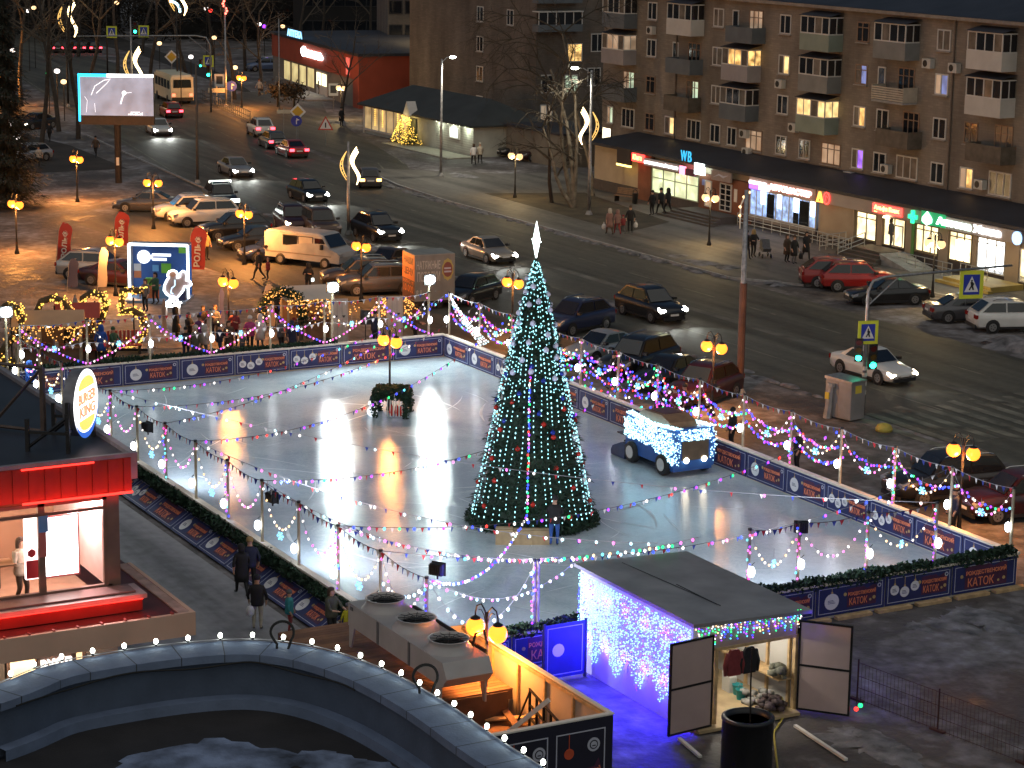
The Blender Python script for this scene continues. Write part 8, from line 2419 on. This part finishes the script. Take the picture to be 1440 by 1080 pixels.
mb = MB(); mb.tube([(1.2,W2 + .08,.62 + H1),(5.4,W2 + .08,.62 + H1)],.06,6); mb.tube([(5.0,W2 - .1,.62 + H1),(5.0,W2 + .0,1.65),(5.0,W2 + .25,1.7),(5.0,W2 + .35,1.3)],.04,6); mb.build('pipework',rubber,ch)
# ------------------------------------------- fenced yard with the printed end banner
FT = 2.8
fy = 28.2; fx0,fx1 = -53.9,-46.0; fyl = 24.6
fen = thing('yard_fence','orange-lit board fence with a dark printed banner end, by the shed','fence',(0,0,0))
cream_b = mat('cream fence boarding',(.52,.43,.34),.75,0,.15,1)
mb = MB(); mb.box(fx0,fy,0,fx1 - .05,fy + .05,FT); mb.box(fx0 - .05,27.0,0,fx0,fy + .05,FT); mb.build('side_boarding',cream_b,fen)
mb = MB(); mb.box(fx0,fy + .051,.2,fx1 - .05,fy + .06,FT - .05); mb.build('side_sheet',navy_dark,fen)
mb = MB()
for k in range(6): xx = fx0 + .3 + k * 1.45; mb.box(xx,fy - .08,0,xx + .07,fy - .003,FT - .05)
mb.box(fx0,fy - .07,FT - .12,fx1 - .1,fy - .002,FT - .03); mb.box(fx0,fy - .07,1.0,fx1 - .1,fy - .002,1.08); mb.build('fence_studs',wood_new,fen)
mb = MB(); mb.box(fx1 - .05,fyl,0,fx1,fy + .06,FT); mb.build('end_boarding',cream_b,fen)
mb = MB(); mb.box(0,-.01,0,fy + .06 - fyl,0,FT); eb = mb.build('end_banner',navy_dark,fen,False,(fx1 + .01,fyl,0),PI / 2)
wE = fy + .06 - fyl
mb = MB(); ring_frame(mb,wE - 1.62,.3,wE - .22,FT - .28,.03,-.02,-.011); ring_frame(mb,wE - 3.2,.3,wE - 1.85,FT - .28,.03,-.02,-.011); mb.build('frame_line',print_line,eb)
mb = MB()
for cx in (wE - 1.25,wE - 2.8): mb.slab(disc(cx,FT - .82,.14,0,16),-.022,-.012); mb.box(cx - .01,-.02,FT - .68,cx + .01,-.012,FT - .3)
mb.build('orange_bauble',orange_print,eb)
mb = MB()
for cx in (wE - .55,wE - 2.1): mb.slab(disc(cx,FT - .68,.18,0,18),-.022,-.012,0); mb.slab(disc(cx,FT - .68,.12,0,16),-.026,-.0225,1); mb.slab(disc(cx,FT - .68,.09,0,14),-.03,-.0265,0); mb.box(cx - .05,-.033,FT - .72,cx + .05,-.0305,FT - .69,1)
mb.build('round_emblem',[print_line,navy_dark],eb)
for cx in (wE - .92,wE - 2.52):
 mb = MB(); mb.slab([(cx - .6,.6),(cx + .6,.6),(cx + .6,1.5),(cx + .52,1.75),(cx + .4,1.55),(cx - .6,1.45)],-.016,-.0105); mb.build('orange_print',orange_dim,eb)
 lettering('lettering','РОЖДЕСТВЕНСКИЙ',1.15,.25,letter_print,eb,(cx,-.024,1.42),.006,.02); lettering('lettering','КАТОК',1.1,.5,letter_print,eb,(cx,-.024,.95),.006)
mb = MB(); mb.box(fx1 - .12,fyl,FT,fx1 + .03,fy + .1,FT + .04); mb.box(fx0,fy - .03,FT,fx1 - .12,fy + .1,FT + .04); mb.build('top_trim',cream_print,fen)
# clutter inside
for k,(px,py,L2,rz_,l) in enumerate(((735,965,2.2,.2,'loose plank lying across the yard clutter'),(760,1000,1.9,.9,'second loose plank leaning in the yard'),(735,990,2.4,-.15,'dark plank at the bottom of the yard clutter'),(710,975,1.6,.5,'short plank under the orange lamp'))):
 p = at(px,py,1.5); mb = MB(); mb.box(-L2 / 2,-.09,0,L2 / 2,.09,.05); o = mb.build('plank',wood_new if k % 2 else mat('dark orange plank',(.19,.09,.045),.7,0,.25,2),None,False,(p.x,min(p.y,27.7),1.3 + .12 * k),rz_); o.rotation_euler = (.1 * k,.12 * (-1) ** k,rz_); tag(o,l,'plank','planks in the fenced yard')
mb = MB(); mb.box(-50.4,24.7,0,-46.2,28.1,1.25); tag(mb.build('timber_platform',mat('dark orange plank',(.19,.09,.045),.7,0,.25,2)),'low timber platform inside the fenced yard','platform')
t = thing('metal_rack','dark metal lattice rack standing in the orange-lit yard','rack',(-48.3,27.6,1.25),rad(-12))
mb = MB()
for x in (-1.2,-.6,0,.6,1.2): mb.box(x - .03,-.03,0,x + .03,.03,1.15)
for z in (.35,.7,1.12): mb.box(-1.25,-.025,z,1.25,.025,z + .05)
mb.tube([(-1.5,-.3,0),(-1.2,0,1.1)],.03,5); mb.build('rack_bars',iron,t)
mb = MB(); mb.box(-1.1,-.03,-.06,1.1,.03,.06); o = mb.build('leaning_batten',cream_print,None,False,(-48.2,26.9,2.1)); o.rotation_euler = (0,-.75,.5); tag(o,'pale batten leaning over the metal rack','batten')

# ------------------------------------------------------------------- the shed
HX0,HX1,HY0,HY1,HZ = -56.3,-50.2,33.35,36.95,3.1
shed = thing('light_shed','white shed covered by a curtain of blue and purple lights, doors open','shed',(0,0,0))
lil = mat('white lilac sheet',(.55,.53,.57),.6,0,.12,1)
mb = MB(); mb.box(HX0,HY0,0,HX1,HY0 + .08,HZ); mb.build('lit_wall',lil,shed)
mb = MB(); mb.box(HX0,HY1 - .08,0,HX1,HY1,HZ - .1); mb.box(HX0,HY0 + .08,0,HX0 + .08,HY1 - .08,HZ - .05); mb.build('back_wall',mat('shed inner sheet',(.45,.43,.4),.7,0,.12,1),shed)
mb = MB(); mb.add([(HX0 - .2,HY0 - .12,HZ + .12),(HX1 + .2,HY0 - .12,HZ + .12),(HX1 + .2,HY1 + .25,HZ - .02),(HX0 - .2,HY1 + .25,HZ - .02),(HX0 - .2,HY0 - .12,HZ + .02),(HX1 + .2,HY0 - .12,HZ + .02),(HX1 + .2,HY1 + .25,HZ - .12),(HX0 - .2,HY1 + .25,HZ - .12)],[(0,1,2,3),(7,6,5,4),(0,4,5,1),(1,5,6,2),(2,6,7,3),(3,7,4,0)]); mb.build('roof',mat('dark roof felt',(.25,.25,.27),.55,0,.3,.8),shed)
mb = MB(); mb.tube([(HX0 + .3,34.6,HZ + .09),(HX1 - 1.0,34.9,HZ + .09)],.012,4); mb.box(-53.5,34.9,HZ + .055,-51.4,34.93,HZ + .075); mb.build('roof_seam',dark_steel,shed)
mb = MB(); mb.box(HX1 - .1,HY0 + .08,2.35,HX1,HY1,HZ - .12); fa_ = mb.build('front_fascia',mat('pink plywood',(.42,.29,.25),.7,0,.12,1),shed)
mb = MB()
for y in (HY0 + .05,HY0 + .75,HY1 - .15): mb.box(HX1 - .12,y,0,HX1 + .02,y + .1,2.35)
mb.box(HX1 - .1,HY0 + .1,2.28,HX1 + .025,HY1,2.36); mb.build('door_frame',wood_new,shed)
mb = MB(); mb.box(HX0 + .1,HY0 + .1,.05,HX1 + .3,HY1 - .1,.14); mb.build('plank_floor',mat('pale plank floor',(.46,.34,.19),.7,0,.25,2),shed)
mb = MB()
for k in range(6): xx = HX0 + .5 + k * 1.05; mb.box(xx,HY1 - .16,.14,xx + .09,HY1 - .081,HZ - .2)
mb.box(HX0 + .1,HY1 - .6,1.0,HX1 - .1,HY1 - .081,1.05); mb.build('inner_studs',wood_new,shed)
mb = MB(); mb.ball((HX1 - 1.2,35.2,2.6),.1,0,2); mb.build('inner_lamp',emis('shed lamp glow',(1,.95,.8),30,True),shed)
lamp('shed_lamp','POINT',45,(1,.93,.78),(HX1 - 1.2,35.2,2.4),shed,.12)
def shed_door(label,hx,hy,ang):
 t = link('door',None,shed,(hx,hy,.15),ang); t['label'] = label
 w = 1.52; mb = MB(); mb.box(.05,-.02,.05,w - .05,.02,2.6); mb.build('door_sheet',mat('pinkish door sheet',(.46,.34,.32),.7,0,.1,1),t)
 mb = MB(); ring_frame(mb,0,0,w,2.65,.055,-.035,.035); mb.box(.055,-.034,1.3,w - .055,.034,1.36); mb.build('door_rim',iron,t); return t


shed_door('left open door leaf',HX1 + .1,HY0 + .62,rad(-84))
shed_door('right open door leaf',HX1 + .05,HY1 - .06,rad(41))
# the light curtain on its long wall, built strand by strand
lc = thing('light_curtain','dense curtain of blue, white and purple leds hanging on the shed wall','light curtain',(HX0,HY0 - .04,HZ))
rr = random.Random(17)
cur = [emis('curtain led blue',(.05,.07,1),3.2),emis('curtain led ice',(.28,.72,1),2.6),emis('curtain led violet',(.22,.03,1),3)]
NS = 62
for k in range(NS):
 x = (HX1 - HX0) * (k + .5) / NS; mb = MB(); z = -.12; end = -2.35 + .25 * math.sin(k * .5) + rr.uniform(-.12,.12)
 icew = .85 if k < 24 or k > NS - 7 else .58
 while z > end:
  mi = 1 if rr.random() < icew else (0 if rr.random() < .75 else 2)
  mb.ball((x + rr.uniform(-.04,.04),-.03 - rr.uniform(0,.02),z),rr.uniform(.015,.027),mi,1); z -= rr.uniform(.05,.09)
 tag(mb.build('light_strand',cur,lc),kind='stuff')
ic = thing('icicle_lights','fringe of many-coloured icicle lights along the shed front','icicle lights',(HX1 + .03,HY0,HZ))
cm2 = [LED['purple'],LED['green'],LED['white'],LED['blue'],LED['warm'],LED['cyan']]
for k in range(34):
 y = (HY1 - HY0) * (k + .5) / 34; mb = MB(); z = -.02; end = -.18 - .42 * abs(math.sin(k * 1.3))
 while z > end: mb.ball((.03,y + rr.uniform(-.03,.03),z),rr.uniform(.018,.028),rr.randrange(6),1); z -= rr.uniform(.05,.1)
 tag(mb.build('light_strand',cm2,ic),kind='stuff')
for k in range(6):
 for z_,e_ in ((2.5,30),(1.1,42)): lamp('curtain_light','POINT',e_,(.03,.006,1),(HX0 + .5 + 1.05 * k,HY0 - .2,z_),None,.03)
d_ = lamp('icicle_wash','POINT',20,(.1,.03,1),(HX1 + .3,HY1 + .25,2.6),None,.15)
d_ = lamp('icicle_wash','POINT',34,(.1,.03,1),(HX1 - 2.5,HY1 + .5,2.8),None,.3)
# things kept in and before the shed
def heap(name,label,cat,pos,m,seed,r,n,flat=.5):
 rr2 = random.Random(seed); mb = MB()
 for i in range(n): a = rr2.uniform(0,2 * PI); q = r * rr2.random() ** .5; mb.ball((q * math.cos(a),q * math.sin(a),rr2.uniform(.05,.3) * flat * 2),rr2.uniform(.09,.17),0,1,(1.2,.9,.7))
 return tag(mb.build(name,m,None,True,pos),label,cat)


heap('clothes_heap','olive camouflage bundle on the shed shelf','clothes',(HX1 - .35,HY1 - .38,1.06),mat('camouflage cloth',(.12,.12,.09),.9,0,.5,6),2,.32,14)
heap('tools_heap','jumble of dark tools and gloves at the shed doorway','tools',(HX1 - .3,HY1 - .75,.14),mat('dark jumble',(.07,.045,.045),.8,0,.6,5),4,.5,30)
heap('scraps_heap','pale scraps heaped deeper inside the shed','scraps',(HX1 - 1.0,HY1 - .7,.14),mat('pale jumble',(.3,.29,.27),.8,0,.6,5),5,.4,22)
for k,(x,y) in enumerate(((HX1 - 1.35,HY1 - 1.0),(HX1 - 1.75,HY1 - .85))):
 t = thing('bucket',['turquoise bucket nearer the shed door','turquoise bucket deeper in the shed'][k],'bucket',(x,y,.14)); mb = MB(); mb.lathe([(.12,0),(.16,.3),(.165,.3),(.15,.28),(.11,.02)],14,cap=False); mb.build('pail',mat('turquoise plastic',(.03,.32,.34),.4,0,.05),t,True); mb = MB(); mb.tube([(.16,0,.28),(.1,0,.42),(-.1,0,.42),(-.16,0,.28)],.008,4); mb.build('handle',steel,t)
t = thing('jerrycan','pale plastic canister against the shed wall','canister',(HX1 - 2.1,HY1 - .9,.14)); mb = MB(); mb.slab([(-.2,0),(.2,0),(.2,.45),(.12,.55),(-.2,.55)],-.12,.12); mb.build('tank',mat('milky plastic',(.5,.5,.48),.4,0,.05),t); mb = MB(); mb.tube([(-.12,0,.55),(-.1,0,.64),(.06,0,.64),(.1,0,.55)],.02,5); mb.build('handle',black_plastic,t)
hung = (('red jacket','red','red work jacket hanging in the shed doorway',HY0 + 1.35),('black jacket','black','black padded jacket hanging in the shed doorway',HY0 + 1.85))
for n_,c,l,y in hung:
 t = thing('jacket',l,'jacket',(HX1 + .06,y,1.5)); mb = MB(); mb.slab([(-.2,0),(.2,0),(.24,.55),(.12,.75),(-.12,.75),(-.24,.55)],-.05,.05); b = mb.build('torso',CLOTH[c],t); b.rotation_euler = (0,0,PI / 2)
 for s in (-1,1): mb = MB(); mb.tube([(0,s * .2,.65),(0,s * .3,.3),(0,s * .28,.02)],[.07,.065,.05],7); mb.build('sleeve',CLOTH[c],t,True)
# barrel stove / dark round bin, hose, battens
b = at(1049,1090); t = thing('round_bin','large black ribbed drum in front of the shed doors','drum',(b.x,b.y,0))
mb = MB(); mb.lathe([(.68,0),(.68,1.55),(.70,1.56),(.70,1.64),(.6,1.66),(.58,1.5)],24,cap=False); mb.build('drum_shell',mat('black drum',(.013,.014,.018),.45,.1,.3,2),t,True); mb = MB(); mb.lathe([(.6,1.5),(.02,1.5)],24); mb.build('drum_top',black_plastic,t)
mb = MB(); mb.tube([(.1,0,1.5),(.06,0,2.6),(0,.05,3.5)],.025,6); mb.build('dark_rod',iron,t)
h0 = [at(x,y,.05) for x,y in ((1104,995),(1102,1008),(1088,1030),(1090,1050),(1094,1085))]
mb = MB(); mb.tube([h0[0] + Vector((-.2,0,.25))] + h0,.03,6); tag(mb.build('hose',mat('yellow hose',(.45,.36,.06),.5,0,.1)),'yellow hose running out of the shed','hose')
for (p0_,p1_,l) in (((955,1040),(985,1066),'pale batten lying by the left shed door'),((1118,1022),(1190,1070),'long batten on the ground below the right shed door'),((1016,1042),(1022,1012),'short orange offcut by the left door')):
 A,B = at(*p0_,.05),at(*p1_,.05); d_ = B - A; mb = MB(); mb.box(0,-.05,0,d_.length,.05,.07); tag(mb.build('batten',cream_print,None,False,A,math.atan2(d_.y,d_.x)),l,'batten','battens by the shed')
# navy side board and posts left of the shed
mb = MB(); mb.box(-57.0,30.6,0,-56.94,33.2,1.25); tag(mb.build('corner_board',navy),'plain dark board joining the near boards to the shed','board')
t = thing('side_gate','navy printed gate panel standing beside the shed','gate',(-55.55,31.75,0),PI / 2); mb = MB(); mb.box(0,0,.1,1.35,.04,1.75); mb.build('gate_sheet',navy,t); mb = MB(); ring_frame(mb,.08,.2,1.27,1.65,.02,-.008,-.001); mb.build('frame_line',print_line,t); mb = MB(); mb.slab(disc(.45,.95,.2,0,14),-.01,-.001); mb.build('bauble_print',disc_print,t)
mb = MB(); mb.box(-.06,-.02,0,0,.06,1.8); mb.box(1.35,-.02,0,1.41,.06,1.8); mb.build('gate_post',dark_steel,t)
for x,y,l in ((-57.0,32.3,'tall timber post at the left corner of the shed roof'),):
 put_post(x,y,l,'timber posts round the rink')
# mesh barrier on the right
A,B = at(1205,985),at(1440,1075)
d_ = B - A; L3 = d_.length; t = thing('mesh_barrier','reddish wire mesh barrier on the dark ice right of the shed','barrier',A,math.atan2(d_.y,d_.x))
mb = MB()
for k in range(int(L3 / .14)): mb.tube([(k * .14,0,0),(k * .14,0,1.15)],.006,3)
for z in (.05,.4,.75,1.15): mb.tube([(0,0,z),(L3,0,z)],.009,4)
mb.build('wire_mesh',mat('rust red wire',(.07,.03,.025),.7,.3,.2),t)
for k in range(3): mb = MB(); x = L3 * k / 2; mb.tube([(x,0,0),(x,0,1.25)],.025,6); mb.box(x - .25,-.06,0,x + .25,.06,.06); mb.build('post',mat('rust red wire',(.07,.03,.025),.7,.3,.2),t)
for px,py,c,l in ((1210,992,'green','green bulb glowing at the start of the mesh barrier'),(1204,997,'red','red bulb glowing at the start of the mesh barrier')):
 p = at(px,py,.25); t = thing('loose_bulb',l,'bulb',p); mb = MB(); mb.ball((0,0,0),.07,0,2); mb.build('globe',LED[c],t,True); mb = MB(); mb.tube([(0,0,.06),(0,0,.25)],.012,4); mb.build('flex',rubber,t)

# ----------------------------------------------------------------------- trees
bark_b = mat('birch bark',(.15,.13,.10),.8,0,.6,2.5); bark_d = mat('dark bark',(.05,.04,.032),.9,0,.3,3); twig_m = mat('bare twigs',(.10,.08,.06),.9,0,.2)


def bare_tree(label,base,h,limbs,bark,seed,spread=.35,droop=0.0,twigs=6,z=0.0,r0=.16,group='bare trees',lev=3):
 rr2 = random.Random(seed); t = thing('bare_tree',label,'tree',(base[0],base[1],z),0,group)
 trunk,crown = MB(),MB()
 def grow(p,d,L2,r,lv,mb):
  n_ = 5; pts = [p]; q = p.copy(); dd = d.copy(); side = []
  for i in range(n_):
   dd = (dd + Vector((rr2.gauss(0,.10),rr2.gauss(0,.10),rr2.gauss(0,.05) - droop * (lv < lev) * .10 * i))).normalized(); q = q + dd * L2 / n_; pts.append(q.copy()); side.append((q.copy(),dd.copy()))
  mb.tube(pts,[r * (1 - .65 * i / n_) for i in range(n_ + 1)],6 if lv >= lev - 1 else 4,0,False)
  if lv > 0:
   for i in range(twigs if lv < lev else twigs):
    s_,sdv = side[min(n_ - 1,1 + int(rr2.random() * (n_ - 1)))]
    a = rr2.uniform(0,2 * PI); o1 = sdv.orthogonal().normalized(); o2 = sdv.cross(o1)
    nd = (sdv * .75 + (o1 * math.cos(a) + o2 * math.sin(a)) * rr2.uniform(.5,.9)).normalized()
    grow(s_,nd,L2 * rr2.uniform(.35,.55),r * .42,lv - 1,crown)
 for dx,dy,k in limbs: grow(Vector((0,0,0)),Vector((dx,dy,1)).normalized(),h * k,r0 * (.7 + .3 * k),lev,trunk)
 trunk.build('trunk',bark,t,True); crown.build('crown',twig_m if bark is bark_d else mat('pale twigs',(.045,.037,.026),.9,0,.2),t)
 return t


b = at(806,292,.12); bare_tree('bare birch with several pale leaning stems before the brick block',b,10.5,((-.14,-.30,.95),(-.05,-.08,1.0),(-.4,-.55,.6),(.1,.28,.8)),bark_b,3,droop=.6,z=.12,r0=.22,twigs=5)
b = at(834,275,.12); bare_tree('tall slim birch beside the mast with the golden curl',b,12.5,((.0,.02,1),),bark_b,5,droop=.9,z=.12,r0=.17,twigs=7)
b = at(776,285,.12); bare_tree('dark straight bare tree left of the birch',b,8,((0,0,1),),bark_d,6,z=.12,r0=.17,twigs=6)
b = at(482,172); bare_tree('dark bare tree in front of the red store',b,8.5,((0,.03,1),),bark_d,9,r0=.16,twigs=6)
rr = random.Random(40)
spots = [(58,205,13),(83,185,14),(110,195,13),(30,150,16),(128,150,15),(165,120,16),(66,120,16),(210,118,15),(262,105,16),(300,85,16),(345,100,15),(200,75,18),(110,80,18),(14,90,18),(368,128,9),(330,140,9),(420,95,13),(455,78,14),(520,80,14)]
for i,(px,py,h) in enumerate(spots):
 bare_tree(f'dark bare tree beyond the billboard, {ORD[i % 17]} of the row' if i < 17 else f'dark bare tree above the red store roof, {ORD[i - 17]}',at(px,py),h,((rr.uniform(-.06,.06),rr.uniform(-.06,.06),1),),bark_d,60 + i,r0=.24,twigs=6,group='dark bare trees in the distance',lev=3)
# dark conifer at the left edge
b = at(12,292); t = thing('conifer','big dark conifer at the left edge beside the orange lamp','tree',(b.x,b.y,0)); rr = random.Random(14); mb = MB(); H = 15
for i in range(16000):
 z = H * (1 - rr.random() ** .6) + .4; a = rr.uniform(0,2 * PI); lay = .72 + .28 * math.sin(z * 4.2 + 1.3 * math.sin(a * 3)); q = 3.3 * (1 - z / (H + .5)) ** .8 * rr.uniform(.35,1.0) * lay
 c = Vector((q * math.cos(a),q * math.sin(a),z)); u = Vector((math.cos(a),math.sin(a),rr.uniform(-.8,0))).normalized() * rr.uniform(.25,.5); s_ = Vector((-math.sin(a),math.cos(a),rr.uniform(-.3,.3))) * rr.uniform(.05,.1); mb.add([c - s_,c + s_,c + u],[(0,1,2)],rr.randrange(2))
mb.build('crown',[mat('dark conifer needles',(.018,.026,.016),.85,0,.4,2),mat('brown conifer needles',(.035,.03,.02),.85,0,.4,2)],t); mb = MB(); mb.tube([(0,0,0),(0,0,6),(0,0,H)],[.3,.2,.04],8); mb.build('trunk',bark_d,t)
# far wood that closes the view
mb = MB(); rr = random.Random(77)
for i in range(26000):
 px = rr.uniform(-60,760); p = at(px,rr.uniform(26,60)); z = rr.uniform(0,16) * (.6 + .4 * math.sin(px * .05)); c = Vector((p.x,p.y,z)); w = Vector((rr.uniform(-1,1),rr.uniform(-1,1),rr.uniform(-.2,1))).normalized() * rr.uniform(.7,1.8); s_ = w.orthogonal().normalized() * .12; mb.add([c - s_,c + s_,c + w],[(0,1,2)])
tag(mb.build('far_wood',mat('far bare wood',(.02,.017,.014),.9,0,.3)),'dark bare wood closing the view at the top','wood',kind='stuff')
# skate cuts and scraped arcs on the ice
rr = random.Random(91); mb = MB()
for i in range(90):
 cx,cy = rr.uniform(RX0 + 3,RX1 - 3),rr.uniform(RY0 + 2,RY1 - 2); R0 = rr.uniform(2,16); a0 = rr.uniform(0,2 * PI); da = rr.uniform(.15,.7) * min(1,6 / R0); w = rr.choice((.015,.02,.03,.03,.07))
 ox,oy = cx - R0 * math.cos(a0),cy - R0 * math.sin(a0); n = 10; vs = []
 for k in range(n + 1):
  a = a0 + da * k / n; ww = w * math.sin(PI * (k + .3) / (n + .6))
  for q in (R0 - ww,R0 + ww): vs.append((ox + q * math.cos(a),oy + q * math.sin(a),.055))
 if all(RX0 + .2 < v[0] < RX1 - .2 and RY0 + .2 < v[1] < RY1 - .2 for v in vs): mb.add(vs,[(2 * k,2 * k + 1,2 * k + 3,2 * k + 2) for k in range(n)])
tag(mb.build('skate_marks',mat('scraped ice',(.56,.63,.68),.4,0,.25,2)),'pale skate cuts curving over the ice','skate marks',kind='stuff')
